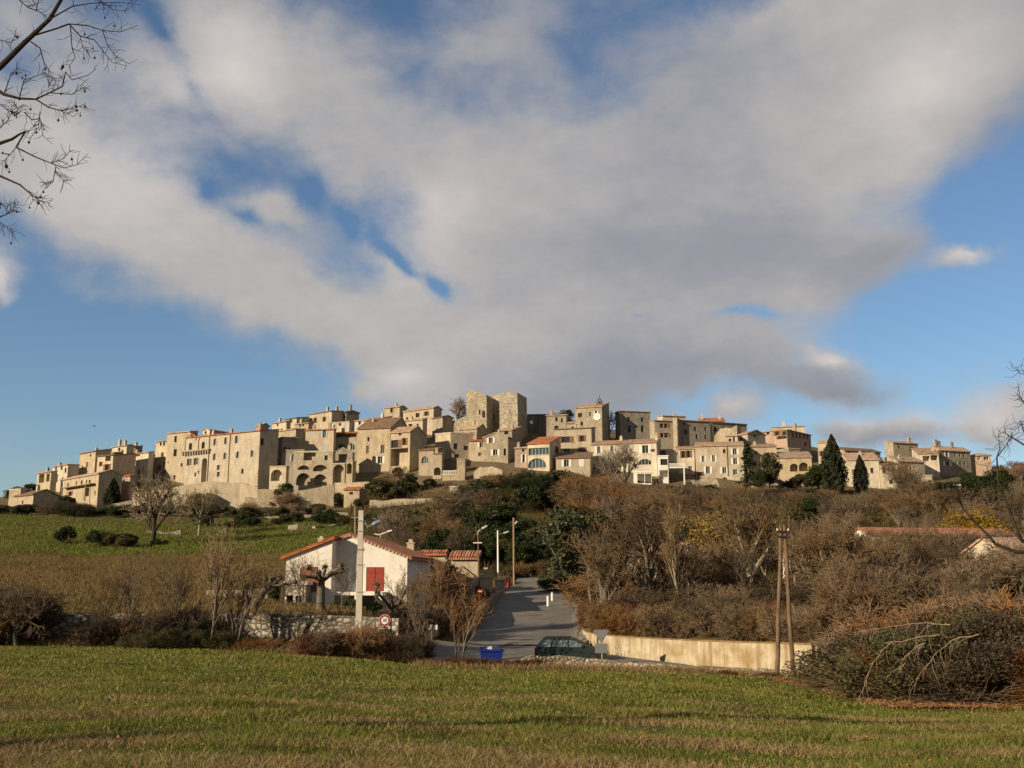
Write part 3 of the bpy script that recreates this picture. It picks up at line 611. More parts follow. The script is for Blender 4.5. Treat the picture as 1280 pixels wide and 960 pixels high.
def slabwall(label, D, cx, yaw, top, base, thick=.8, mat='stone_wall', name='stone_wall', cat='wall', group=None, rag=.6, seed=1, parts=None):
    mb = MB(); top = ragged(top, 5, rag, seed); pts = top + base[::-1]
    P = slab_px(mb, D, cx, yaw, pts, thick); o = mb.build(name, MATS[mat]); tag(o, label, cat, group); return o
def pathwall(label, pts, thick=.5, mat='stone_wall', name='stone_wall', cat='wall', group=None, rag=.05, step=1.2, seed=2, cap=None):
    # pts: (photo x, top y, base y, distance)
    rr = random.Random(seed); m = MB(); P = []
    for i in range(len(pts) - 1):
        A, B = pts[i], pts[i+1]; a0, b0 = at(A[0], A[1], A[3]), at(B[0], B[1], B[3]); a1, b1 = at(A[0], A[2], A[3]), at(B[0], B[2], B[3])
        a1.x, a1.y = a0.x, a0.y; b1.x, b1.y = b0.x, b0.y
        n = max(1, int((b0 - a0).length / step))
        for k in range(n + (i == len(pts) - 2)): P.append((a0.lerp(b0, k/n) + Vector((0, 0, rr.uniform(-rag, rag))), a1.lerp(b1, k/n)))
    base = len(m.v); k = len(P)
    for i, (t, b) in enumerate(P):
        d = (P[min(i+1, k-1)][0] - P[max(i-1, 0)][0]); nrm = Vector((-d.y, d.x, 0)).normalized()
        if nrm.y < 0: nrm = -nrm
        m.v += [tuple(b), tuple(t), tuple(t + nrm*thick), tuple(b + nrm*thick)]
    for i in range(k - 1):
        a, b = base + 4*i, base + 4*(i+1)
        for u in range(4): m.f.append((a+u, b+u, b+(u+1)%4, a+(u+1)%4))
    m.f.append((base, base+1, base+2, base+3)); e = base + 4*(k-1); m.f.append((e+3, e+2, e+1, e))
    o = m.build(name, MATS[mat]); return tag(o, label, cat, group)
# ------------------------------------------------------------------ the village, left to right, front to back
rW = lambda xs, ys, w, h, st: [(x, y, w, h, st) for y in ys for x in xs]
# far left
house('squat flat-topped stone hut beside dark bushes at the village\'s far left end', 236, 24, 634, 612, 11, 27, 30, 'flat', 'stone_warm', 'stone_pale', ext=5)
house('low stone house at far left with lit front and shaded gable', 230, 40, 640, 618, 17, 73, 40, 'gable_side', 'stone_warm', 'old', p=.42, name='stone_house')
house('house with open square roof loggia above the far left low house', 252, 62, 614, 590, 46, 66, 35, 'mono', 'stone_pale', 'tile', wins=[(52,598,8,10,'o'),(60,597,5,9,'o')], p=.2)
house('terraced cream house with shaded flat side above left gable roof', 262, 83, 606, 581, 65, 99, 42, 'mono', 'render_cream', 'tile', wins=[(70,586,3,4,'d'),(77,585,3,4,'d'),(78,600,3,6,'w')], p=.05)
h = house('long farmhouse with balcony on its front and large dark shaded gable', 238, 121, 630, 592, 75, 153, 45, 'gable_side', 'stone_warm', 'tile', wins=[(85,606.5,2.4,5,'d'),(102,604,3,6.5,'d'),(112,603,3,6,'d'),(88,617,4,5,'b'),(92,618,12,8,'o'),(109,615,7,10,'o')], p=.35)
b = MB(); A_, B_ = h['fr'](83, 610.5), h['fr'](119.5, 607.5); b.box((A_[0], -1.3, A_[1] - .1), (B_[0], -.01, A_[1] + .12)); b.box((A_[0] + .2, -1.25, A_[1] - 4), (A_[0] + .45, -1., A_[1] - .102)); b.box((B_[0] - 3.2, -1.25, A_[1] - 4), (B_[0] - 2.9, -1., A_[1] - .102)); b.build('balcony', MATS['pale_wood'], h['root'])
house('tall pale house standing behind the balcony farmhouse, dark slanting side', 262, 117, 600, 564, 99, 139, 42, 'mono', 'stone_warm', 'old', wins=[(103,585,2,5,'d'),(109,581,3,6,'w'),(113,569,2,3,'d')], p=.22)
house('narrow house with shaded balcony between two farm gables', 254, 139, 604, 569, 121, 141, 30, 'mono', 'stone_pale', 'old', wins=[(126,580,2.4,5,'b'),(135,573,7,6,'o'),(134,584,5,7,'b')], p=.15)
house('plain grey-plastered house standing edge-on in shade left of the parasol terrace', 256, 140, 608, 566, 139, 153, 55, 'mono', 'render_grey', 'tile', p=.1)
house('small cream house with white chimney high on the left slope', 280, 157, 578, 557, 140, 168, 35, 'gable_side', 'render_cream', 'tile', wins=[(149,562,3,4,'d'),(153,566,3,3,'w')], chim=[(152,1.2),(145,1.5)])
house('little dark-roofed house behind white-chimney house on left slope', 288, 168, 575, 559, 158, 178, 35, 'mono', 'stone_grey', 'old', chim=[(166,1.0)])
house('house with long roof loggia and arched glass terrace on left slope', 262, 183, 610, 565.5, 150, 187, 35, 'mono', 'render_cream', 'tile', wins=[(166,569,20,4,'o'),(167,579.5,13,6,'ga'),(173,590.5,3,5,'d')], p=.2)
house('tiny cream garage at the foot of the roof-loggia house', 247, 162, 608, 595, 152, 164, 30, 'mono', 'render_pink', 'red', dep=2, wins=[(155,602,3,5,'w')])
house('rough stone house with brown shutters beside the great convent', 264, 208, 611, 571.5, 183, 210, 32, 'flat', 'stone_grey', 'stone_pale', wins=[(199,584.5,2.5,5,'b'),(193,597.5,3.5,6,'b'),(189,567,4,6,'w')])
house('pale upper house with two arched windows beside the convent tower', 268, 208, 600, 551, 194, 211, 32, 'mono', 'stone_pale', 'tile', wins=[(201,554.5,2.5,5,'ad'),(205,554,2.5,5,'ad'),(203,569,4,7,'aw')], p=.2)
# the great building
h = house('great pale stone convent with corbelled front and tall shaded right flank', 246, 322, 604, 538.5, 232, 348, 30, 'mono', 'stone_pale', 'red', p=.17, name='convent_building', cat='convent', ext=9,
  wins=[(238,558,4,8,'ad'),(254,556.5,4,8,'ad'),(268.5,552.5,3.4,8,'aw'),(282,551,3.6,8,'aw'),(295.5,549.5,3.8,9,'aw'),(268,571,3.4,8,'aw'),(281,570,3.6,8,'aw'),(297,568.5,3.6,8,'aw'),(315,567,3.6,8,'aw'),
        (236.5,578,6,8,'w'),(245,577,6,8,'w'),(273,584.5,4,6,'w'),(273,593,4,6,'w'),(303,589,2.6,5.5,'d'),(244,593,2,4,'d'),(248,590,1.6,3,'d'),(255,589,6.5,30,'oa')], swins=[(328,552,2.2,7.5,'d')], chim=[(318,1.6,.3),(275,1.0,.6),(255,1.0,.5)])
cb = MB()
for i in range(11):
    s, z, k = h['fr'](229.5 + 3.2*i, 567.5 - .33*i); cb.box((s - .17, -.5, z - .55), (s + .17, -.01, z + .35))
s0, z0, _ = h['fr'](228.5, 565.2); s1, z1, _ = h['fr'](263, 562.0); cb.box((s0, -.6, z0 - .1), (s1, -.01, z0 + .25)); cb.build('corbel_row', MATS['stone_grey'], h['root'])
for px, sgn in ((262.5,0),(288,0)):
    s, z, _ = h['fr'](px, 545); d_ = MB(); d_.tube((s, -.12, z - 14), (s, -.12, z + .4), .11, k=6); d_.build('drainpipe', MATS['pale_wood'], h['root'])
for px in (238.5, 255):
    s, z, _ = h['fr'](px, 556); ar = MB(); pts = [(s + 2.0*math.cos(t), -.08, z + 1.0 + 1.7*math.sin(t)) for t in np.linspace(math.pi, 0, 13)]
    pts = [(s - 2.0, -.08, z - 1.4)] + pts; ar.path([Vector(p) for p in pts], [.14]*len(pts), 5); ar.build('arch_moulding', MATS['stone_grey'], h['root'])
house('square convent tower block at the left end of the great building', 259, 234, 609, 539.5, 207.5, 247, 30, 'mono', 'stone_pale', 'tile', p=.12, name='convent_tower', cat='tower', ext=9, wins=[(219.5,549,3,7,'d'),(227,581,2.2,4,'d'),(218,596.5,2.8,4.5,'d'),(210,578,1.4,1.6,'d'),(219,566,4,8,'c')])
house('stone dormer house rising behind the right end of the convent roof', 268, 326, 560, 531.5, 320, 336, 35, 'gable_side', 'stone_warm', 'tile', p=.5)
house('tiny cream house with arched window behind the convent roof', 275, 261, 560, 537.5, 253, 262, 30, 'gable_front', 'render_cream', 'tile', wins=[(257,540,2.4,4,'ad')])
# left centre
house('small white-plastered annex with one wide arch right of the convent', 240, 357, 603, 583.5, 337, 361, 12, 'flat', 'render_cream', 'stone_pale', wins=[(345.5,594,12,13,'oa')])
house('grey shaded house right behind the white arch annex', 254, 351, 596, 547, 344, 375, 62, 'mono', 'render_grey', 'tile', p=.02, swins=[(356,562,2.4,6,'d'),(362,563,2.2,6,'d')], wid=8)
house('ochre house with shaded side above the grey shaded house', 274, 369, 560, 536.5, 348, 382, 38, 'mono', 'stone_warm', 'tile', wins=[(354,538,2,4,'d'),(362,537,2,4,'d')], p=.1)
house('stepped cream house at upper left below the village skyline', 286, 357, 548, 527, 340, 360, 38, 'mono', 'render_cream', 'tile', wins=[(347,531,2,3,'d'),(352,538,2.4,4,'d')])
house('skyline house with steep shaded side left of the ochre skyline house', 292, 370, 545, 522.5, 356, 386, 40, 'mono', 'stone_warm', 'old', wins=[(363.5,526.5,2,3.5,'b')], p=.16)
house('small warm house with two windows below the left skyline houses', 278, 385, 548, 529, 369, 387, 30, 'mono', 'stone_warm', 'tile', wins=[(375,532,2,3,'d'),(379,531,2,3,'d')])
house('high ochre skyline house with two red-brown windows', 290, 414, 540, 514, 386, 429.5, 40, 'mono', 'render_ochre', 'old', wins=[(394,525.5,2.4,6,'b'),(405.5,524,2.2,5.5,'b')], p=.1, chim=[(405,1.3,.3),(412,1.2,.6)])
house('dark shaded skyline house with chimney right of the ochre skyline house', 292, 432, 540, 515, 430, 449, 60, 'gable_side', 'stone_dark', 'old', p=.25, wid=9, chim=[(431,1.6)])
house('pale terrace house with white parapet below the ochre skyline house', 276, 436, 548, 527.5, 412, 440, 25, 'flat', 'render_cream', 'stone_pale', wins=[(418,533,2.4,4,'w'),(425,530,3,4,'o')])
house('low lit house left of centre with white shuttered window', 282, 471, 548, 524.5, 443, 490, 25, 'mono', 'render_cream', 'tile', wins=[(450,527.5,3.6,6,'s'),(459,528,2.5,4,'d')], chim=[(475,1.1)])
house('tall sand-coloured house with pale blue shutters over the arcade', 256, 416, 578, 537, 381.5, 419, 12, 'mono', 'render_ochre', 'red', wins=[(390,543,3.4,7.5,'uc'),(405.5,542.5,3.4,8,'u'),(391,559.5,5,6,'uc'),(405.5,559.5,5,6,'uc')], p=.2, chim=[(391,1.0),(411,1.4)])
house('wooden-fronted annex with four pale shutters beside the arcade', 248, 379, 600, 563, 357, 381, 12, 'flat', 'render_grey', 'pale_wood', wins=[(366,572.5,3,7,'u'),(373,572.5,3,7,'u')])
house('two-storey stone arcade with arched vaults and loggia above', 245, 415, 607, 564.5, 367, 417, 10, 'flat', 'stone_warm', 'stone_pale', name='arcade_building', cat='arcade',
  wins=[(387,570.5,13,9,'o'),(403,569.5,17,8.5,'o'),(379.5,584.5,12,5,'oa'),(400,585,15,7.5,'oa'),(379,599,15,14,'oa'),(400,600,15,13,'oa')], ext=5)
house('tall single-arched stone porch right of the arcade', 244, 430.5, 607, 580, 415.5, 433, 10, 'flat', 'stone_warm', 'stone_pale', wins=[(421.5,593,14,24,'oa')], ext=5)
house('shaded rounded stone house above the tall arched porch', 250, 440, 590, 566, 416, 442, 10, 'gable_front', 'stone_grey', 'stone_grey', p=.5, ov=.1, wins=[(428.5,572,9,8,'o')])
house('narrow stone bay with one slim arch right of the porch', 243.5, 440, 607, 577, 432.5, 445, 10, 'flat', 'stone_warm', 'stone_pale', wins=[(436.5,585.5,5.5,12,'oa')], ext=5)
house('yellow house with two white arched windows and roof gallery', 258, 446, 585, 541, 418, 449, 12, 'mono', 'render_ochre', 'red', wins=[(431,544.5,25,4,'o'),(427,559,8,8,'aw'),(438.5,558.5,8,8,'aw')], p=.25)
house('tall rough stone house with white door left of the centre', 254, 486.5, 600, 534.5, 446.5, 514, 16, 'gable_side', 'stone_warm', 'old', wins=[(460.5,549,2.2,5,'d'),(459.5,562,3,9,'w'),(478,561.5,4,10,'w'),(475,575,5,8,'s')], p=.5)
house('ochre house with brown shutters over a deep open loggia', 250, 511.5, 606, 539.5, 488, 531, 26, 'gable_side', 'render_ochre', 'tile', wins=[(493,555,8,9,'b'),(505.5,552,3.4,8,'b'),(500,542.5,3,3,'d'),(496,571.5,24,20,'o'),(497,590,14,11,'oa')], p=.5, ext=5)
house('stone skyline house with small top storey left of the leafless trees', 292, 499, 530, 508.5, 480, 508, 30, 'gable_side', 'stone_warm', 'tile', wins=[(489.5,513,2.6,5,'d')], p=.3)
house('long stone skyline house with steep shaded gable left of the ruin', 286, 541.5, 545, 510, 486, 552, 35, 'gable_side', 'stone_warm', 'tile', wins=[(500,522,3,6,'d'),(522,519,4,5,'d'),(533,517,3,5,'b'),(509,523,2,3,'d')], p=.4)
house('low roofed house under the long stone skyline house', 274, 528, 550, 524.5, 502, 534, 30, 'mono', 'stone_warm', 'tile', wins=[(513,532,4,4,'d')], p=.3)
house('dark-roofed outbuilding right of the long stone skyline house', 280, 553, 545, 521, 545, 566, 50, 'gable_side', 'stone_grey', 'old', wid=5)
house('pale stone house with arched window and wide grey roof', 246, 541.5, 598, 562.5, 523.5, 555, 18, 'mono', 'stone_warm', 'old', wins=[(531,575,7,8,'ag')], p=.2)
house('pale lean-to with dark gate arch left of the stone steps', 243, 552, 602, 567, 541, 554, 5, 'mono', 'stone_warm', 'tile', wins=[(546.5,589,7,9,'oa')], p=.15)
house('wide corner house with grey front below the ruined keep', 258, 563, 582, 541.5, 544, 566, 32, 'flat', 'stone_pale', 'stone_pale', wins=[(552.5,564.5,3,7,'s')])
house('wide grey stone house front with two windows below the ruined keep', 257, 563.3, 584, 541.5, 562, 591, -14, 'flat', 'stone_grey', 'stone_pale', wins=[(569.5,558,4,7,'c'),(582.5,560,4.5,5,'d'),(571,570,5,4,'c')], dep=6)
house('gable-roofed stone house right at the foot of the keep', 272, 596, 552, 535.5, 574, 609, 30, 'gable_side', 'stone_grey', 'tile', p=.5)
house('red-roofed low wing with shutters beside the greenish gabled house', 256, 605, 575, 551, 586, 607, 8, 'mono', 'stone_warm', 'red', wins=[(601.5,556,3.5,6,'s'),(600,568,4,4,'w')], p=.25)
house('greenish stone gabled house with white shuttered windows below the keep', 254, 635, 582, 546, 604.5, 644, 16, 'gable_front', 'stone_grey', 'tile', wins=[(613.5,550,4,7,'s'),(619,565.5,4.5,6.5,'s'),(631,565,2.5,8,'c')], p=.35)
house('small pinkish house squeezed left of the white glass-fronted house', 250, 659, 592, 560, 643.5, 661, 15, 'mono', 'render_pink', 'tile', wins=[(654.5,573,2.5,9,'s'),(654,563,2.5,3,'d')], p=.25)
house('low house with roof terrace beneath the right wall of the keep', 268, 640, 560, 538, 625, 652, 20, 'mono', 'stone_grey', 'tile', wins=[(633,541,4,4,'d')])
# the ruined keep
K = thing('ruined_keep', 'ruined stone keep with two broken towers flanking a shaded recess, highest in the village', 'ruined keep', at(615, 552, 280))
def kp(name, mb, mat): return mb.build(name, MATS[mat], K, K.location)
m = MB(); slab_px(m, 277, 608, 18, ragged([(583,490),(585,487),(590,487.5),(597,490.5),(608,493.5)], 3, .35, 3) + [(608.5,560),(584,560),(583.4,530),(582.5,508)], 9); kp('tower_wall', m, 'stone_keep')
m = MB(); slab_px(m, 284, 616, 18, ragged([(603,495),(612,494.5),(624.5,492.5)], 4, .3, 4) + [(628,560),(602,560)], 1.6); kp('recess_wall', m, 'stone_keep')
m = MB(); slab_px(m, 276.5, 646, 18, ragged([(624,493.5),(628,490.5),(634,489.5),(638,490.8),(646.5,490.5)], 3, .35, 5) + [(648,560),(625,560)], 9); kp('tower_wall', m, 'stone_keep')
for px, py, w, h_, D_ in ((599.5,515,3.4,8,276.4),(617,521,4,10,282.6)):
    m = MB(); slab_px(m, D_, px, 18, [(px-w/2,py-h_/2),(px+w/2,py-h_/2),(px+w/2,py+h_/2),(px-w/2,py+h_/2)], .12); o = kp('window', m, 'stone_pale')
    m = MB(); w *= .6; h_ *= .8; slab_px(m, D_ - .03, px, 18, [(px-w/2,py-h_/2),(px+w/2,py-h_/2),(px+w/2,py+h_/2),(px-w/2,py+h_/2)], .03); m.build('pane', MATS['pane_dark'], o, K.location)
slabwall('broken ramp-shaped ruin wall climbing up to the left foot of the keep', 281, 584, 16, [(541,538),(552,533),(568,525.5),(579,521.5),(584,519)], [(541,548),(584,552)], 1.2, 'stone_keep', 'ruin_wall')
# church, clock tower and centre right
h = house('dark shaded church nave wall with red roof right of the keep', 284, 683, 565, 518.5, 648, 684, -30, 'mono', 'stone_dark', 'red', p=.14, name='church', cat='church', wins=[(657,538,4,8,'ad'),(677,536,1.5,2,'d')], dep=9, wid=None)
lamp_ = MB(); s, z, _ = h['fr'](663.5, 528); lamp_.tube((s, -.4, z), (s, -.01, z), .5, .5, 10); lamp_.build('round_lamp', MATS['white_paint'], h['root'])
house('stone house with stacked windows just right of the church', 278, 708, 560, 519, 683, 710, 12, 'mono', 'stone_grey', 'tile', wins=[(695.5,524,2.4,5,'d'),(695.5,535,4,5,'c')], p=.2, chim=[(688,1.4)])
house('low pale house with reddish roof left of the clock tower', 276, 737.5, 552, 528.5, 708.5, 739, 10, 'mono', 'stone_warm', 'tile', wins=[(716,534.5,3,2.5,'d'),(726,534,5,2.5,'d')], p=.3)
h = house('square stone clock tower with white dial and open iron bell cage', 272, 753, 556, 508.5, 719.5, 761.5, 20, 'mono', 'stone_grey', 'tile', wins=[(725,519,4,5,'d'),(737.5,517.5,1.4,5,'d')], p=.3, name='clock_tower', cat='clock tower', ov=.25)
s, z, _ = h['fr'](746.3, 520.8); m = MB(); m.tube((s, -.12, z), (s, -.01, z), 1.0, 1.0, 24); dial = m.build('clock_dial', MATS['white_paint'], h['root'])
m = MB(); m.box((s - .04, -.16, z), (s + .04, -.125, z + .75)); m.box((s, -.16, z - .04), (s + .5, -.125, z + .04)); m.build('clock_hands', MATS['dark_metal'], dial)
s, z, _ = h['fr'](746.7, 506); m = MB(); y0 = 2.5; z0 = h['rz'](0, y0) + .15
for q in ((-.8,-.8),(.8,-.8),(.8,.8),(-.8,.8)):
    m.path([Vector((s+q[0], y0+q[1], z0)), Vector((s+q[0]*.8, y0+q[1]*.8, z0+1.1)), Vector((s+q[0]*.35, y0+q[1]*.35, z0+1.7)), Vector((s, y0, z0+2.0))], [.07]*4, 5)
m.tube((s, y0, z0 + 1.9), (s, y0, z0 + 3.0), .05); m.box((s-.3, y0-.03, z0+2.6), (s+.3, y0+.03, z0+2.68)); bc = m.build('bell_cage', MATS['dark_metal'], h['root'])
m = MB(); m.tube((s, y0, z0+.5), (s, y0, z0+1.2), .42, .2, 10); m.build('bell', MATS['dark_metal'], bc)
house('broad sunlit house with diagonal shadow below the clock tower', 260, 740, 590, 535, 693, 744, 16, 'mono', 'stone_pale', 'old', wins=[(707,549.5,8,7,'b'),(727.5,548,4,7,'b'),(706.5,565,9,8,'g'),(727.5,563,4.5,7,'b')], p=.15)
h = house('white modern house with red roof and big half-round window', 247, 687, 606, 554, 659.5, 701, 20, 'mono', 'render_cream', 'red', wins=[(673.5,552.5,23,4.5,'o'),(674,564.2,22,8,'g'),(671,579,18.5,11,'ga')], swins=[(696,562,5,8,'d')], p=.3, name='modern_house')
h = house('low lean-to with long tiled roof right of the white modern house', 246, 738, 600, 572, 695, 741, 10, 'mono', 'render_ochre', 'old', wins=[(708,579,5,8,'s'),(726.5,578,5,9,'sc')], p=.3)
house('long cream house with pale shutters standing behind the big leafless tree', 250, 822, 608, 553, 739, 826, 17, 'mono', 'render_cream', 'tile', wins=[(748.5,562.5,3.4,8,'s'),(765,561,3,7,'s'),(781.5,562.5,4,9,'s'),(806.5,561.5,6,9,'s'),(815.5,563,2.4,3,'b'),(806,577.5,13,7,'aw'),(757,580,3,5,'w'),(769,582,3,5,'w'),(795,583,3,6,'w')], p=.25, chim=[(772,1.0,.7),(818,1.6,.6)])
h = house('low white pergola porch at the foot of the long cream house', 243, 815, 612, 590.5, 792, 822, 8, 'flat', 'render_white', 'white_paint', wins=[(801,598,7,11,'o'),(810.5,598,7,11,'o')], dep=3, ext=3)
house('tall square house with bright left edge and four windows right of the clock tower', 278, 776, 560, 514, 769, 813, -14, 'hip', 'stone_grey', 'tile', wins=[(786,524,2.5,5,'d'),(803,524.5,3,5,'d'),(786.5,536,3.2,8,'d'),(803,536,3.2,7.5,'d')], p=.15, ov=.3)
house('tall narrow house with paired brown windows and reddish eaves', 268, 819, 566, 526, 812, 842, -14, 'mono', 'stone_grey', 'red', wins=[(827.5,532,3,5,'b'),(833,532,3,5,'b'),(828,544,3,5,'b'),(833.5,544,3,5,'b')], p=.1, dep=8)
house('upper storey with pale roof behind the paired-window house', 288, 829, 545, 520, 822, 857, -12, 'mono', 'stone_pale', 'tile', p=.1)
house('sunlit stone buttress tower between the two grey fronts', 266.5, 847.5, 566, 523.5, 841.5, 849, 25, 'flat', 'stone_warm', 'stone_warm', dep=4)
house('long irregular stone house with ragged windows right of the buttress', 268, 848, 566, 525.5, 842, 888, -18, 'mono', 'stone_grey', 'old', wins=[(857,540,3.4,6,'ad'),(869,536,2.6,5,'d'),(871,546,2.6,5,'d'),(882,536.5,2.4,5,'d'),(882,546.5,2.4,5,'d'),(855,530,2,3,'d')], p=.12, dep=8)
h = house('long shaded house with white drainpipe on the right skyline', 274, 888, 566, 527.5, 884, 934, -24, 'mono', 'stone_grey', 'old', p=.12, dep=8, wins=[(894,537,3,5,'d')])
s, z, _ = h['fr'](889, 540); m = MB(); m.tube((s + .4, -.12, z - 4), (s + .4, -.12, z + 2), .12, k=6); m.build('drainpipe', MATS['white_paint'], h['root'])
house('bright red-roofed house peeping over the right skyline', 292, 907, 545, 526.5, 876, 909, 6, 'mono', 'render_cream', 'red', p=.28, chim=[(878,1.2),(901,1.2)])
slabwall('jagged sunlit ruin gable in front of the long shaded house', 266, 922, 24, [(893,545),(900,536),(906,535),(914,535.5),(921,531.5)], [(892,562),(922,562)], 6, 'stone_warm', 'ruin_wall', seed=9)
house('gabled stone house with bright left side below the right skyline', 262, 936, 572, 542, 922.5, 957, -30, 'gable_front', 'stone_grey', 'tile', wins=[(943.5,544,2.5,5,'d'),(941,558,2.5,4,'d')], swins=[(925.5,552,2,6,'d')], p=.35)
house('small stone house with two slim windows left of the gabled house', 260, 923, 572, 545, 908, 925, 20, 'mono', 'stone_warm', 'tile', wins=[(912.5,551.5,2.4,6,'d'),(917.5,549.5,1.8,6,'d')], p=.1)
h = house('long tan house with six white-shuttered windows and bright corner', 249, 931, 606, 556.5, 869.5, 935, 12, 'mono', 'render_ochre', 'tile', wins=[(879,573.5,3,7,'s'),(892,573,3,7,'s'),(918.5,564.5,4,7,'s'),(919,576.5,4,7,'s'),(885,587.5,4,8,'s'),(905.5,588,4,7,'s'),(919,590,4,6,'u'),(906,600,5,6,'ad')], p=.25)
s, z, _ = h['fr'](908.5, 560); m = MB(); m.tube((s, -.12, z - 7), (s, -.12, z + 1), .12, k=6); m.build('drainpipe', MATS['pale_wood'], h['root'])
house('low house with brown window and white end post right of the long tan house', 252, 972, 590, 558, 933, 974, 8, 'mono', 'render_ochre', 'tile', wins=[(960,568.5,4.5,5,'b'),(945,566,2.5,4,'d')], p=.2)
house('shaded house with dark shutters between the cream and tan houses', 253, 869, 600, 561, 848, 872, 6, 'mono', 'render_cream', 'tile', wins=[(854.5,568,3.5,8,'b'),(861,567.5,3,8,'b'),(863,586,4,6,'w')], p=.2)
house('grey-roofed terrace house with awning wall above the white balcony', 254, 848, 600, 562.5, 823.5, 850, 6, 'flat', 'render_cream', 'stone_pale', wins=[(828,566,7,5,'o')])
h = house('white balcony house with balustrade and garage posts', 245, 836, 604, 570.5, 823, 837, 6, 'flat', 'render_white', 'white_paint', wins=[(830.5,577.5,8,7,'b'),(830,592,9,8,'o')], name='balcony_house', dep=6, ext=5)
m = MB(); A_, B_ = h['fr'](836.4, 584), h['fr'](856.5, 579.2)
m.box((A_[0], -.2, A_[1]-.25), (B_[0], 4, A_[1])); m.box((A_[0], -.2, B_[1]-.12), (B_[0], -.05, B_[1]))
for i in range(16): x_ = A_[0] + .15 + (B_[0]-A_[0]-.3) * i/15; m.box((x_-.06, -.17, A_[1]+.002), (x_+.06, -.08, B_[1]-.122))
m.box((B_[0]-.5, -.15, A_[1]-6), (B_[0]-.2, .15, A_[1]-.252)); m.build('balustrade', MATS['white_paint'], h['root'])
# right end
h = house('big reddish villa with terracotta roof at the right end of the skyline', 270, 985, 566, 537.5, 953, 1013.5, 42, 'hip', 'render_pink', 'tile', wins=[(971.5,542,3,4.5,'b'),(975.5,542,3,4.5,'b'),(981.5,541.5,3.5,5,'b'),(982,546.5,3.5,3,'b'),(975,547,3,3.5,'b'),(960,541,2.4,4,'d')], swins=[(991,544,2.2,6,'d'),(995.5,544,2.2,6,'d'),(1000,544.5,2.2,6,'d'),(1005,545,2.2,6,'d'),(1009,545.5,2,6,'d'),(1007,555,2.6,5,'d')], p=.3, name='villa', cat='villa', chim=[(980,1.6)])
house('long-roofed top storey behind the reddish villa', 284, 1007, 552, 533, 966, 1009, 14, 'mono', 'render_cream', 'tile', p=.12, chim=[(980,1.4)])
house('grey shaded terrace house below the reddish villa', 262, 987, 585, 561, 955, 1000, -20, 'flat', 'stone_grey', 'stone_pale', wins=[(965,566,3,4,'d'),(980,565,3,4,'w')])
h = house('tan house with two red arched loggias right of the round evergreen', 246, 1016.5, 612, 571.5, 974, 1018, 10, 'mono', 'render_ochre', 'tile', wins=[(992.5,584.5,8,9,'oa'),(1004.5,583.5,9,10,'oa'),(1000,596,12,7,'oa')], p=.3)
house('bright tall house with slanting roof left of the large cypress', 256, 1041, 602, 552.5, 1023, 1045, 35, 'gable_side', 'render_cream', 'tile', wins=[(1028,567,3,6,'b'),(1036,562,2,4,'d')], p=.3)
house('long brown-roofed shaded barn behind the two cypresses', 272, 1057, 585, 563, 1045, 1101, -22, 'mono', 'render_pink', 'old', p=.35, name='barn', cat='barn')
house('pale house with pinkish tiled roof between the two cypresses', 246, 1101, 612, 574.5, 1060, 1103, 10, 'mono', 'render_cream', 'tile', wins=[(1071.5,578,2,5,'d'),(1070,590,4,6,'b'),(1090,588,3,6,'d')], p=.35)
house('small plain house with two dark windows right of the slim cypress', 245, 1124.5, 612, 580.5, 1101, 1127, 6, 'mono', 'render_cream', 'old', wins=[(1105.5,587,4,8,'d'),(1114,602,4,5,'d')], p=.2)
house('wide low house with broad tile roof right of the slim cypress', 254, 1124, 600, 576.5, 1109, 1156, -18, 'mono', 'render_ochre', 'tile', p=.4, dep=9)
house('gable-ended house standing alone on the right skyline', 278, 1118, 580, 553.5, 1106, 1148, -18, 'mono', 'stone_grey', 'tile', wins=[(1139,561,2.2,4,'b'),(1124,559,3,2,'d')], p=.25)
house('long grey house with upper row of pale windows on the right skyline', 266, 1176, 590, 562.5, 1157, 1213.5, -20, 'gable_side', 'render_grey', 'tile', wins=[(1183.5,568,3,6,'s'),(1194,569,2.4,5,'w'),(1200,569,2.4,5,'w'),(1205,569.5,2.4,5,'w'),(1184,579.5,5,6,'s'),(1195,579.5,2.4,5,'w'),(1200.5,579.5,2.4,5,'d'),(1206,580,2.6,4,'w')], p=.5, chim=[(1178,1.6),(1182,1.2),(1198,1.2)])
house('low bright wing with open porch left of the long grey house', 262, 1175, 590, 566.5, 1148, 1177, 10, 'mono', 'render_cream', 'tile', wins=[(1158,573,7,6,'o'),(1168,572,7,6,'o')], p=.3)
house('last orange-roofed bungalow at the right end of the village', 270, 1240, 590, 569.5, 1214, 1243, 12, 'hip', 'render_pink', 'tile', wins=[(1224,573,3,4,'w'),(1233,573,5,4,'w')], p=.35)
house('grey-blue shed with little cream lookout among the right trees', 215, 1203, 640, 607, 1188.5, 1206, 10, 'flat', 'render_grey', 'stone_pale', name='shed', cat='shed', ext=5)
house('broken stone hut half hidden by trees below the broad tile roof', 228, 1168, 632, 595, 1156, 1170, 10, 'flat', 'stone_warm', 'stone_warm', wins=[(1163,603,4,5,'d')], name='stone_hut', cat='hut')
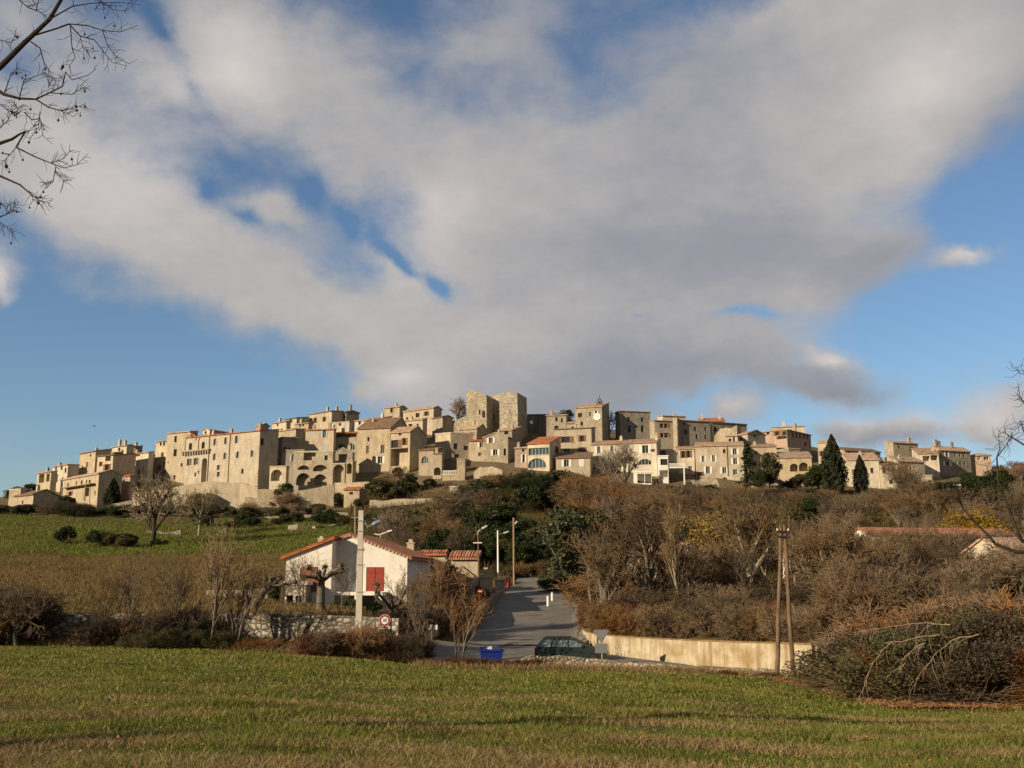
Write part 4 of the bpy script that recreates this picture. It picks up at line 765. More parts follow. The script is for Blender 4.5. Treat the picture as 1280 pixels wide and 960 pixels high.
# retaining walls and terraces under the village
TW = 'stone terrace walls below the village'
pathwall('long pale rampart wall under the great convent', [(166,616,640,240),(200,613,641,238),(232,606,640,237),(262,602,641,236),(300,603,640,235),(322,609,641,233)], 1.5, 'stone_pale', 'rampart_wall', rag=.15)
house('square buttress bastion projecting from the rampart under the convent', 232, 256, 640, 617, 229, 268, 12, 'flat', 'stone_pale', 'stone_pale', name='bastion', cat='bastion', group=None, dep=5, ext=3)
pathwall('low stone garden wall right of the convent foot', [(322,612,642,231),(345,611,640,231),(362,609,640,231)], .8, 'stone_warm', 'garden_wall', rag=.1)
pathwall('sloping stone wall rising from the left toward the convent', [(90,642,652,226),(120,637,650,226),(140,630,648,227),(166,625,646,228)], .7, 'stone_warm', 'garden_wall', rag=.1)
pathwall('shaded long terrace wall behind the hedge under the rampart', [(127,637,652,222),(180,637,652,222),(237,638,653,221)], .7, 'stone_grey', 'terrace_wall', rag=.08)
pathwall('tall pale terrace wall under the stone arcade', [(306,622,640,229),(340,621,640,229),(380,612,640,229),(418,606,641,229)], .9, 'stone_warm', 'terrace_wall', rag=.15)
pathwall('stone terrace wall with lean-to right of the arcade wall', [(418,604,628,233),(445,603,628,232),(464,602,640,231)], .9, 'stone_warm', 'terrace_wall', rag=.12)
house('tiny red-roofed lean-to against the terrace wall', 228, 449, 624, 612, 430, 454, 10, 'mono', 'render_ochre', 'red', wins=[(439,616.5,4,3,'d')], name='lean_to_shed', cat='shed', group=None, dep=2.5, ext=3)
pathwall('short bright garden wall below the village, right of the pole top', [(462,626,636,216),(500,624,635,216),(540,623,635,215),(577,622,636,214)], .7, 'stone_pale', 'garden_wall', rag=.15)
house('little pale stone cabin on the slope below the gate arch', 222, 573, 628, 609, 562, 575, 10, 'flat', 'stone_warm', 'stone_warm', wins=[(568,622,5,5,'oa')], name='stone_cabin', cat='cabin', group=None, dep=3, ext=3)
house('slim square pillar tower with stone cap below the corner house', 240, 581, 606, 574.5, 571, 583, 8, 'flat', 'stone_warm', 'stone_grey', name='pillar_tower', cat='tower', group=None, dep=3)
h = house('terrace wall with stairs and white balusters right of the gate arch', 241, 571, 606, 594, 553, 572, 5, 'flat', 'stone_warm', 'stone_pale', name='terrace', cat='terrace', group=None, dep=4)
m = MB(); A_, B_ = h['fr'](554, 594), h['fr'](571, 594)
for i in range(9): x_ = A_[0] + (B_[0]-A_[0]) * i/8; m.box((x_-.08, .05, h['ze']+.282), (x_+.08, .2, h['ze']+1.0))
m.box((A_[0]-.1, .04, h['ze']+1.002), (B_[0]+.1, .21, h['ze']+1.15)); m.build('balustrade', MATS['white_paint'], h['root'])
slabwall('rocky rubble wall among shrubs below the greenish gabled house', 236, 612, 8, [(592,590),(600,584),(615,583),(628,588)], [(592,604),(628,606)], 1.5, 'stone_warm', 'rubble_wall', seed=4)
slabwall('rubble wall fragment under the white balcony house', 238, 875, 8, [(855,606),(864,599),(872,601),(880,596),(895,597),(899,606)], [(855,614),(899,616)], 1.5, 'stone_grey', 'rubble_wall', seed=5)
slabwall('pale retaining wall below the slender conifer', 236, 975, 6, [(938,601),(950,600),(975,599),(981,602)], [(938,618),(981,618)], 1., 'stone_grey', 'retaining_wall', seed=6)
# stone terraces in the meadow
ST_ = 'stone terrace walls in the meadow'
pathwall('short pale drystone terrace wall behind the meadow\'s forked leafless tree', [(183,664.5,670,178),(205,664,670,178),(226,663,669.5,178)], .8, 'stone_dry', 'drystone_wall', group=ST_, rag=.15)
pathwall('small drystone wall fragment right of the meadow\'s slim tree', [(273,662,669,180),(283,661,669,180)], .8, 'stone_dry', 'drystone_wall', group=ST_, rag=.15)
pathwall('pale curved drystone bank above the white gabled house', [(360,658,666.5,182),(372,656,666,182),(385,657,665,183)], .8, 'stone_pale', 'drystone_wall', group=ST_, rag=.15)
pathwall('long rubble terrace wall sloping up behind the concrete pole', [(394,658.5,666,184),(420,656,663,188),(448,653,660,193)], .8, 'stone_dry', 'drystone_wall', group=ST_, rag=.15)
pathwall('long low terrace wall at the meadow top under the dark shrubs', [(300,648,653,204),(340,646,652,205),(390,643,650,206),(435,641,649,207)], .8, 'stone_grey', 'drystone_wall', group=ST_, rag=.2)
# ------------------------------------------------------------------ the foot of the hill: houses by the road
glass('car_glass', (.15,.19,.21), .06)
plain('wall_stain', (.55,.49,.37), (.42,.365,.26), 1.6, .95, .4, .03, big=(.30,.22,.11), bigs=.9)
def streaks(m):        # rain streaks running down the plaster
    nt = m.node_tree; tc = [n for n in nt.nodes if n.type == 'TEX_COORD'][0]; b = [n for n in nt.nodes if n.type == 'BSDF_PRINCIPLED'][0]; src = b.inputs['Base Color'].links[0].from_socket
    mp = N(nt, 'ShaderNodeMapping'); mp.inputs['Scale'].default_value = (2.6, 2.6, .18); L(nt, tc, 'Object', mp, 0); n = N(nt, 'ShaderNodeTexNoise', i_Scale=1.2, i_Detail=6., i_Roughness=.7); L(nt, mp, 0, n, 'Vector')
    r = ramp(nt, [(.46, (0,0,0,1)), (.66, (.85,.85,.85,1))]); L(nt, n, 0, r, 0); mx = N(nt, 'ShaderNodeMixRGB'); L(nt, r, 0, mx, 0); nt.links.new(src, mx.inputs[1]); mx.inputs[2].default_value = (.24,.16,.075,1); nt.links.new(mx.outputs[0], b.inputs['Base Color'])
streaks(MATS['wall_stain'])
plain('coping_rust', (.30,.19,.08), (.15,.10,.045), 2.5, .95, .5, .03)
plain('car_paint', (.018,.032,.03), (.016,.028,.026), 3., .3, 0., spec=.6); plain('car_white', (.75,.75,.73), None, 3., .3, 0., spec=.5)
plain('tyre', (.02,.02,.02), None, 10., .9); plain('bin_blue', (.012,.03,.21), (.01,.022,.15), 6., .45, .05); plain('lamp_glass', (.70,.68,.60), None, 5., .3)
plain('sign_teal', (.05,.13,.14), None); plain('light_red', (.30,.01,.01), None, 5., .3); plain('light_clear', (.6,.6,.58), None, 5., .2)
plain('lamp_blue', (.20,.27,.35), (.16,.22,.30), 6., .5, .05)
h = house('white gabled house with red shutters and orange tile verge above the roadside stone wall', 85, 508, 764, 697.5, 364, 508, 6, 'gable_front', 'render_white', 'red', p=.37, name='white_house', group=None, corr=.27, ov=.4,
   wins=[(469,724,19,27,'rc'),(452,752,27,15,'o')], dep=11, ext=2, chim=[])
r_ = h['root']; x0 = h['x0']; xw, zt, _ = h['fr'](421, 700); ze = h['ze']; wy = -1.5; zw = ze + .37 * (xw - x0) - .02
m = MB(); m.prism([(x0 + .002, wy, -1.), (xw, wy, -1.), (xw, wy, zw), (x0 + .002, wy, ze - .02)], (0, -wy - .01, 0)); m.build('wall_wing', MATS['render_white'], r_)
m = MB(); o_ = .4; corrquad(m, [(x0 - o_, -.26, ze - .37*o_ + .22), (x0 - o_, wy - .3, ze - .37*o_ + .22), (xw + .25, wy - .3, ze + .37*(xw + .25 - x0) + .22), (xw + .25, -.26, ze + .37*(xw + .25 - x0) + .22)], .27, .2); m.build('roof_wing', MATS['tile_red_y'], h['roof'])
s, z, _ = h['fr'](392.5, 724); m = MB(); m.box((s - .72, wy - .06, z - 1.0), (s + .72, wy - .005, z + 1.0)); sh = m.build('shutter', MATS['shutter_rust'], r_); sh['label'] = 'rust-brown closed shutter'
A_, B_ = h['fr'](418, 741.5), h['fr'](483, 741.5); m = MB(); m.box((A_[0], -1.4, A_[1] - .15), (B_[0], -.01, A_[1] + .12))
for q in (A_[0] + .2, (A_[0] + B_[0]) / 2, B_[0] - .2): m.box((q - .14, -1.35, -1.), (q + .14, -1.07, A_[1] - .152))
m.build('balcony', MATS['render_white'], r_)
s, z, _ = h['fr'](388, 674); m = MB(); m.box((s - .24, 3., h['rz'](s, 3) - .2), (s + .24, 3.5, z + .1)); m.box((s - .3, 2.94, z + .102), (s + .3, 3.56, z + .2)); m.box((s - .14, 3.08, z + .202), (s + .14, 3.42, z + .38)); m.build('chimney', MATS['stone_pale'], h['roof'])
m = MB(); nt_ = 34; xm = (x0 + h['x1']) / 2
for i in range(nt_):
    f = (i + .5) / nt_; x_ = xm + (h['x1'] + .3 - xm) * f; zz = ze + .37 * (h['x1'] - x_) + .06; 
    if i % 2 == 0: m.box((x_ - .06, -.3, zz - .08), (x_ + .06, -.215, zz + .08))
m.build('verge_tiles', MATS['stone_pale'], h['roof'])
house('low stone porch against the left corner of the white gabled house', 82.5, 381, 768, 731, 356, 381, 4, 'flat', 'stone_dry', 'render_white', wins=[(362,752,7,14,'o'),(373,752,6,13,'o')], name='stone_porch', cat='porch', group=None, dep=2.2, ext=2, ov=.1)
pathwall('pale garden wall of grey panels behind the crooked pollard tree', [(258,738,764,88),(300,737,763,88),(347,735,762,88)], .2, 'render_grey', 'garden_wall', rag=.01)
NB = None
house('stone cottage with brown tiled roof and shaded gable beside the white gabled house', 95, 551, 746, 711.5, 512, 563, 22, 'gable_side', 'stone_low', 'tile', p=.62, name='stone_cottage', group=None, corr=.3, wid=None, wins=[(535,722,5,8,'d')], ext=3, dep=5)
house('red-roofed back house with little white chimney behind the stone cottage', 103, 556, 735, 693, 505, 557, 6, 'gable_side', 'render_ochre', 'red', p=.3, name='back_house', group=None, corr=.3, dep=6, ext=3, chim=[(510,.9,.2)])
house('ochre house with red tiled roof above a rough stone base beside the palm', 100, 597, 740, 698, 564, 598, 5, 'mono', 'render_ochre', 'red', p=.35, name='ochre_house', group=None, corr=.3, dep=4, ext=3)
house('ruined low stone outhouse with sloping broken wall in front of the ochre house', 92, 591, 750, 722, 563, 592, 6, 'gable_front', 'stone_low', 'tile', p=.75, name='outhouse', group=None, dep=3, ov=.1, ext=3)
house('small yellow boundary building left of the stone gate pillar', 107, 613, 742, 722, 593, 615, 8, 'flat', 'render_ochre', 'stone_pale', name='yellow_outbuilding', cat='outbuilding', group=None, dep=3, ext=3, chim=[(607,.5)])
house('long low house with orange tiled roof and white gable among the right trees', 122, 1086, 705, 667, 1066, 1265, -12, 'gable_side', 'render_white', 'red', p=.4, name='long_house', group=None, dep=8, ext=5, wins=[(1110,680,7,9,'b'),(1150,680,7,9,'b')])
house('cream house mostly hidden by the dark thicket at the right edge', 96, 1262, 730, 690, 1205, 1290, -10, 'gable_side', 'render_cream', 'tile', p=.4, name='cream_house', group=None, wid=7, dep=6, ext=5, wins=[(1270,702,8,10,'d')])
house('ochre stone house seen through bare trees right of the road', 108, 868, 785, 694, 748, 872, 8, 'gable_side', 'stone_warm', 'tile', p=.35, name='stone_house', group=None, dep=7, ext=5, wins=[(775,728,7,10,'b'),(800,722,8,12,'d'),(835,720,7,10,'b'),(822,755,9,16,'b')])
# walls along the road
pathwall('long drystone retaining wall under the white gabled house\'s garden', [(-90,769,818,60),(130,768,818,60),(300,767,820,60),(400,769,824,60),(498,772,836,60)], .6, 'stone_dry', 'drystone_wall', rag=.06)
pathwall('stained yellow retaining wall curving along the right side of the junction', [(727,786,818,75.3),(733,790,820,72.5),(748,793,822,69),(780,796,826,65.5),(870,800.5,836,61),(960,803.5,842,57),(1046,806,848,53.4)], .35, 'wall_stain', 'retaining_wall', rag=.01, step=.8)
RWALL = [x for x in COL.objects if x.get('label', '').startswith('stained yellow')][0]
cpo = pathwall('', [(727,785.6,786.6,75.25),(733,789.4,790.6,72.45),(748,792.4,793.6,68.95),(780,795.3,796.7,65.45),(870,799.7,801.3,60.95),(960,802.6,804.4,56.95),(1046,805,807,53.35)], .5, 'coping_rust', 'coping', '', None, .012, .6)
for k_ in list(cpo.keys()):
    if k_ in ('label', 'category'): del cpo[k_]
cpo.parent = RWALL
pathwall('low tumbled stone wall between the field and the parked dark car', [(652,825,846,58.9),(668,820,846,59),(700,820.5,846,59.3),(745,824,846,59.3),(800,829,848,58.8),(850,832.5,849,58),(905,834.5,850,57),(990,839,856,54)], .45, 'stone_low', 'low_stone_wall', rag=.05, step=.5)
pathwall('low dark garden wall along the left edge of the street', [(627,738,752,103),(612,750,770,92),(598,766,798,79.6)], .4, 'stone_low', 'low_stone_wall', rag=.06)
m = MB(); p0 = g(625, 104); w = .5
m.box((p0.x - w, p0.y, p0.z - .5), (p0.x + w, p0.y + 1., at(625, 726, 104).z)); m.box((p0.x - w - .08, p0.y - .08, at(625, 726, 104).z + .002), (p0.x + w + .08, p0.y + 1.08, at(625, 726, 104).z + .12)); tag(m.build('gate_pillar', MATS['stone_warm']), 'bright square stone gate pillar at the top left of the street', 'gate pillar')

# ------------------------------------------------------------------ poles, lamps, signs
def root_at(name, label, cat, px, D, group=None): return thing(name, label, cat, g(px, D), 0, group)
def loc(o, px, py): p = at(px, py, o.location.y); return Vector((p.x - o.location.x, 0, p.z - o.location.z))
o = root_at('utility_pole', 'thick pale concrete utility pole standing in front of the white gabled house', 'utility pole', 451, 59)
t = loc(o, 451.5, 638); m = MB()
def sqpost(m, b, t, w0, w1, k=4):
    n = len(m.v)
    for p, w in ((b, w0), (t, w1)): m.v += [(p.x-w, p.y-w*.75, p.z), (p.x+w, p.y-w*.75, p.z), (p.x+w, p.y+w*.75, p.z), (p.x-w, p.y+w*.75, p.z)]
    for q in ((0,1,5,4),(1,2,6,5),(2,3,7,6),(3,0,4,7),(4,5,6,7)): m.f.append(tuple(n + i for i in q))
sqpost(m, Vector((-.02, 0, -.5)), t, .19, .14); m.build('post', MATS['concrete_pole'], o)
for py in (651, 664, 687, 706, 740):
    c = loc(o, 451.4, py); bm_ = MB(); bm_.box((c.x - .195, -.15, c.z - .025), (c.x + .195, .15, c.z + .025)); bm_.build('strap', MATS['grey_metal'], o)
c = loc(o, 456, 650); m = MB(); m.path([c, loc(o, 457.5, 655), loc(o, 460, 658.5), loc(o, 466, 655.5)], [.045]*4, 6); arm = m.build('lamp_arm', MATS['grey_metal'], o)
m = MB(); a_, b_ = loc(o, 465, 656), loc(o, 475.5, 651.5); m.tube(a_, a_.lerp(b_, .35), .07, .14, 8); m.tube(a_.lerp(b_, .35), b_, .14, .1, 8); m.build('lamp_head', MATS['lamp_blue'], arm)
o = root_at('street_lamp', 'thin street lamp with two white arms rising behind the white gabled house', 'street lamp', 477, 103)
m = MB(); m.tube((0, 0, -.3), loc(o, 475.5, 667.5), .07, .05, 6); m.build('post', MATS['grey_metal'], o); m = MB(); m.path([loc(o, 468, 667.5), loc(o, 474, 668.5), loc(o, 480, 666.5)], [.06]*3, 6); m.path([loc(o, 480, 666.5), loc(o, 483.5, 665)], [.06, .05], 6); m.build('lamp_arm', MATS['white_paint'], o)
m = MB(); m.tube(loc(o, 484, 664.8), loc(o, 490, 663), .1, .08, 8); m.build('lamp_head', MATS['white_paint'], o)
o = root_at('utility_pole', 'slim wooden utility pole with crossarm rising behind the concrete pole', 'utility pole', 444.5, 108)
m = MB(); m.tube((0, 0, -.3), loc(o, 444, 634), .12, .09, 8); m.build('post', MATS['pale_wood'], o); m = MB(); c = loc(o, 444, 647); m.box((c.x - .42, -.06, c.z - .06), (c.x + .42, .06, c.z + .06)); m.build('crossarm', MATS['grey_metal'], o)
o = root_at('street_lamp', 'dark lamp post with crossbar and curved white arm beside the ochre house', 'street lamp', 600, 97)
m = MB(); m.tube((0, 0, -.3), loc(o, 597.5, 669), .09, .07, 8); m.tube(loc(o, 596, 669), loc(o, 595, 652), .03, .02, 6); m.build('post', MATS['old_wood'], o)
m = MB(); m.path([loc(o, 597.5, 670), loc(o, 597.7, 665), loc(o, 600, 662.3), loc(o, 603, 661)], [.05]*4, 6); arm = m.build('lamp_arm', MATS['grey_metal'], o); m = MB(); m.tube(loc(o, 602.6, 661), loc(o, 609, 657.3), .11, .08, 8); m.build('lamp_head', MATS['lamp_glass'], arm)
m = MB(); c = loc(o, 597, 678.5); m.box((c.x - .42, -.1, c.z - .05), (c.x + .42, -.03, c.z + .05)); m.build('crossbar', MATS['white_paint'], o)
o = root_at('street_lamp', 'white concrete lamp post rising from behind the stone gate pillar', 'street lamp', 623, 107)
m = MB(); m.tube((0, 0, -.3), loc(o, 622.2, 663), .13, .08, 8); m.build('post', MATS['white_paint'], o); m = MB(); m.path([loc(o, 622.4, 668.5), loc(o, 630, 666.5)], [.035]*2, 6); arm = m.build('lamp_arm', MATS['grey_metal'], o); m = MB(); m.tube(loc(o, 629.6, 666.6), loc(o, 636, 664.3), .1, .07, 8); m.build('lamp_head', MATS['lamp_glass'], arm)
o = root_at('street_lamp', 'brown wooden lamp pole at the top of the street in front of dark evergreens', 'street lamp', 642.5, 113.5)
m = MB(); m.tube((0, 0, -.3), loc(o, 642, 647), .12, .1, 8); m.build('post', MATS['pale_wood'], o); m = MB(); m.path([loc(o, 642.4, 658), loc(o, 644, 654.5)], [.04]*2, 6); arm = m.build('lamp_arm', MATS['grey_metal'], o); m = MB(); m.tube(loc(o, 643.8, 654.8), loc(o, 646.6, 651.6), .1, .08, 8); m.build('lamp_head', MATS['lamp_glass'], arm)
# A-frame pole
o = root_at('utility_pole', 'tall A-frame double pole of brown timber in front of the yellow retaining wall', 'utility pole', 979, 53)
tp = loc(o, 978.5, 656)
for bx, off in ((970, -.09), (991, .09)):
    b_ = loc(o, bx, 838); b_.z = -.4; m = MB(); pts = [b_.lerp(tp + Vector((off, 0, 0)), i / 5) + Vector((.02 * math.sin(i * 2.1), 0, 0)) for i in range(6)]; m.path(pts, [.125, .12, .112, .105, .098, .09], 9); m.build('leg', MATS['old_wood'], o)
m = MB(); c = loc(o, 978, 664.5); m.box((c.x - .32, -.16, c.z - .04), (c.x + .32, -.1, c.z + .04)); c2 = loc(o, 978, 671); m.box((c2.x - .2, -.17, c2.z - .05), (c2.x + .2, .16, c2.z + .05)); cr = m.build('crossarm', MATS['dark_metal'], o)
for dx in (-.3, .28):
    m = MB(); m.tube((c.x + dx, -.13, c.z + .042), (c.x + dx, -.13, c.z + .16), .035, .03, 8); m.build('insulator', MATS['white_paint'], cr)
m = MB(); m.path([loc(o, 978, 707), loc(o, 980.5, 712), loc(o, 978.5, 717), loc(o, 981, 720), loc(o, 977.5, 723)], [.025]*5, 5); m.build('cable_loop', MATS['white_paint'], o)
# wires
def wire(label, A, B, sag, r=.012):
    pts = [A.lerp(B, i / 16) - Vector((0, 0, sag * 4 * (i/16) * (1 - i/16))) for i in range(17)]; m = MB(); m.path(pts, [r] * 17, 4); tag(m.build('overhead_wire', MATS['dark_metal']), label, 'wire')
wire('thin sagging wire from the concrete pole toward the ochre house', at(456, 646, 59), at(596, 668, 97), .8, .018)
# signs
o = root_at('speed_sign', 'round red-rimmed road sign with small plate in front of the drystone wall', 'road sign', 481, 59)
c = loc(o, 481, 775.5); m = MB(); m.tube((c.x, 0, -.3), (c.x, 0, c.z + .3), .03, k=8); m.build('post', MATS['grey_metal'], o)
m = MB(); m.tube((c.x, -.055, c.z), (c.x, -.035, c.z), .33, .33, 28); d = m.build('sign_face', MATS['white_paint'], o)
m = MB(); ring = [(c.x + .285*math.cos(a), -.06, c.z + .285*math.sin(a)) for a in np.linspace(0, 2*math.pi, 29)]
n = 28
for i in range(n):
    a, b = 2*math.pi*i/n, 2*math.pi*(i+1)/n; q = lambda r, t, y: (c.x + r*math.cos(t), y, c.z + r*math.sin(t)); m.poly([q(.215,a,-.062), q(.215,b,-.062), q(.31,b,-.062), q(.31,a,-.062)][::-1])
m.build('red_ring', MATS['red_paint'], d)
def text(body, size, loc_, mat, parent, name='lettering', rot=(R(90), 0, 0)):
    cu = bpy.data.curves.new(name, 'FONT'); cu.body = body; cu.size = size; cu.align_x = 'CENTER'; cu.align_y = 'CENTER'; cu.extrude = .003
    t0 = bpy.data.objects.new(name, cu); COL.objects.link(t0); bpy.context.view_layer.update(); me = bpy.data.meshes.new_from_object(t0.evaluated_get(bpy.context.evaluated_depsgraph_get())); bpy.data.objects.remove(t0)
    t_ = link(name, me, None, parent); me.materials.clear(); me.materials.append(MATS[mat]); t_.location = loc_; t_.rotation_euler = rot; return t_
text('30', .27, (c.x, -.066, c.z), 'sign_teal', d)
m = MB(); c2 = loc(o, 481, 784); m.box((c2.x - .32, -.055, c2.z - .09), (c2.x + .32, -.035, c2.z + .07)); pl = m.build('plate', MATS['white_paint'], o); m = MB(); m.box((c2.x - .27, -.062, c2.z - .03), (c2.x + .27, -.057, c2.z + .03)); m.build('dark_line', MATS['dark_metal'], pl)
o = root_at('direction_sign', 'white arrow-shaped direction sign on white post between the two roadside saplings', 'road sign', 540.3, 60.2)
c = loc(o, 540, 785); m = MB(); m.tube((0, 0, -.3), (c.x, 0, c.z + .2), .05, k=8); m.build('post', MATS['white_paint'], o)
m = MB(); q = lambda px, py: loc(o, px, py) + Vector((0, -.07, 0))
m.prism([q(532.3,785.2), q(536.5,781.2), q(547,781), q(547,787.4), q(535,787.4)], (0, .015, 0)); bd = m.build('arrow_board', MATS['white_paint'], o)
m = MB(); q = lambda px, py: loc(o, px, py) + Vector((0, -.078, 0)); m.prism([q(533.6,785.4), q(536.6,782), q(537.6,782), q(534.8,785.6)], (0, .006, 0)); m.prism([q(541.4,781.6), q(542.2,781.6), q(541.6,786.8), q(540.8,786.8)], (0, .006, 0)); m.build('chevron', MATS['dark_metal'], bd)
o = root_at('give_way_sign', 'grey back of a triangular road sign over a rectangular plate beside the dark car', 'road sign', 751.5, 60.3)
m = MB(); m.tube((0, 0, -.3), loc(o, 751.5, 788), .04, k=8); m.build('post', MATS['grey_metal'], o)
q = lambda px, py: loc(o, px, py) + Vector((0, -.06, 0)); m = MB(); m.prism([q(742.3,787), q(760.3,787), q(761,788.5), q(752.3,803.6), q(750.8,803.6), q(741.8,788.5)], (0, .02, 0)); m.build('triangle_plate', MATS['grey_metal'], o)
m = MB(); m.prism([q(743.8,804.4), q(759.2,804.4), q(759.2,816.3), q(743.8,816.3)], (0, .02, 0)); m.build('rectangle_plate', MATS['grey_metal'], o)
o = root_at('no_entry_sign', 'small red rectangular sign on dark post at the left edge of the street', 'road sign', 600, 86)
m = MB(); m.tube((0, 0, -.3), loc(o, 600, 735), .045, k=8); m.build('post', MATS['dark_metal'], o); m = MB(); a_, b_ = loc(o, 596.8, 741.3), loc(o, 603.2, 737); m.box((a_.x, -.08, a_.z), (b_.x, -.05, b_.z)); sf = m.build('sign_face', MATS['red_paint'], o); m = MB(); m.box((a_.x + .06, -.088, (a_.z+b_.z)/2 - .04), (b_.x - .06, -.082, (a_.z+b_.z)/2 + .04)); m.build('bar', MATS['white_paint'], sf)
# hydrant, bollards, bin
o = root_at('fire_hydrant', 'red fire hydrant at the top of the street beside the wooden lamp pole', 'fire hydrant', 635.2, 111.5)
m = MB(); m.tube((0,0,-.05), (0,0,.62), .16, .15, 10); m.tube((0,0,.62), (0,0,.78), .19, .06, 10); m.tube((-.27,0,.45), (.27,0,.45), .07, k=8); m.build('body', MATS['red_paint'], o); m = MB(); m.tube((0,0,-.1), (0,0,.06), .24, k=10); m.build('base', MATS['dark_metal'], o)
for i, (px, D, lb, hh) in enumerate(((684.8, 96, 'white bollard on the right edge of the street, nearer of two', .95), (690.2, 100, 'white bollard on the right edge of the street, farther of two', .8))):
    o = root_at('bollard', lb, 'bollard', px, D, 'white bollards on the street'); m = MB(); m.tube((0,0,-.1), (0,0,hh), .13, .12, 10); m.build('post', MATS['white_paint'], o); m = MB(); m.tube((0,0,hh+.002), (0,0,hh+.1), .13, .05, 10); m.build('cap', MATS['grey_metal'], o)
o = root_at('waste_bin', 'bright blue open waste container standing at the near edge of the junction', 'waste bin', 615, 60.3)
zt_ = loc(o, 615, 811.5).z; m = MB(); n = len(m.v)
lo = [(-.56,-.36,.12),(.56,-.36,.12),(.56,.36,.12),(-.56,.36,.12)]; hi = [(-.68,-.44,zt_),(.68,-.44,zt_),(.68,.44,zt_),(-.68,.44,zt_)]; inn = [(x*.93,y*.9,zt_) for x,y,_ in hi]; inl = [(x*.9,y*.88,.2) for x,y,_ in lo]
for q in range(4):
    k = (q+1)%4; m.poly([lo[q],lo[k],hi[k],hi[q]]); m.poly([hi[q],hi[k],inn[k],inn[q]]); m.poly([inn[q],inn[k],inl[k],inl[q]])
m.poly(lo[::-1]); m.poly(inl); m.build('body', MATS['bin_blue'], o)
m = MB(); m.box((-.72,-.5,zt_-.1), (.72,-.445,zt_+.0)); m.box((-.74,-.44,zt_-.1),(-.685,.44,zt_)); m.box((.685,-.44,zt_-.1),(.74,.44,zt_)); m.build('rim', MATS['bin_blue'], o)
m = MB(); m.slab([(-.7,.45,zt_+.03),(.05,.45,zt_+.03),(.05,.62,zt_+.1),(-.7,.62,zt_+.1)], .04); m.slab([(-.5,-.3,zt_+.04),(.45,-.3,zt_-.02),(.5,.4,zt_+.1),(-.45,.4,zt_+.16)], .04); m.build('lid', MATS['bin_blue'], o)
for sx in (-.45,.45):
    for sy in (-.3,.3): m = MB(); m.tube((sx,sy-.04,.09),(sx,sy+.04,.09),.09,k=10); m.build('wheel', MATS['tyre'], o)
m = MB(); m.tube((-.1,-.02,zt_-.25),(-.06,0,zt_+.03),.3,.26,9); m.tube((-.06,0,zt_+.028),(-.02,.02,zt_+.15),.26,.05,9)
rbag = m.build('rubbish_bag', MATS['white_paint']); tag(rbag, 'pale rubbish bag poking out of the blue container', 'rubbish bag'); rbag.location = o.location
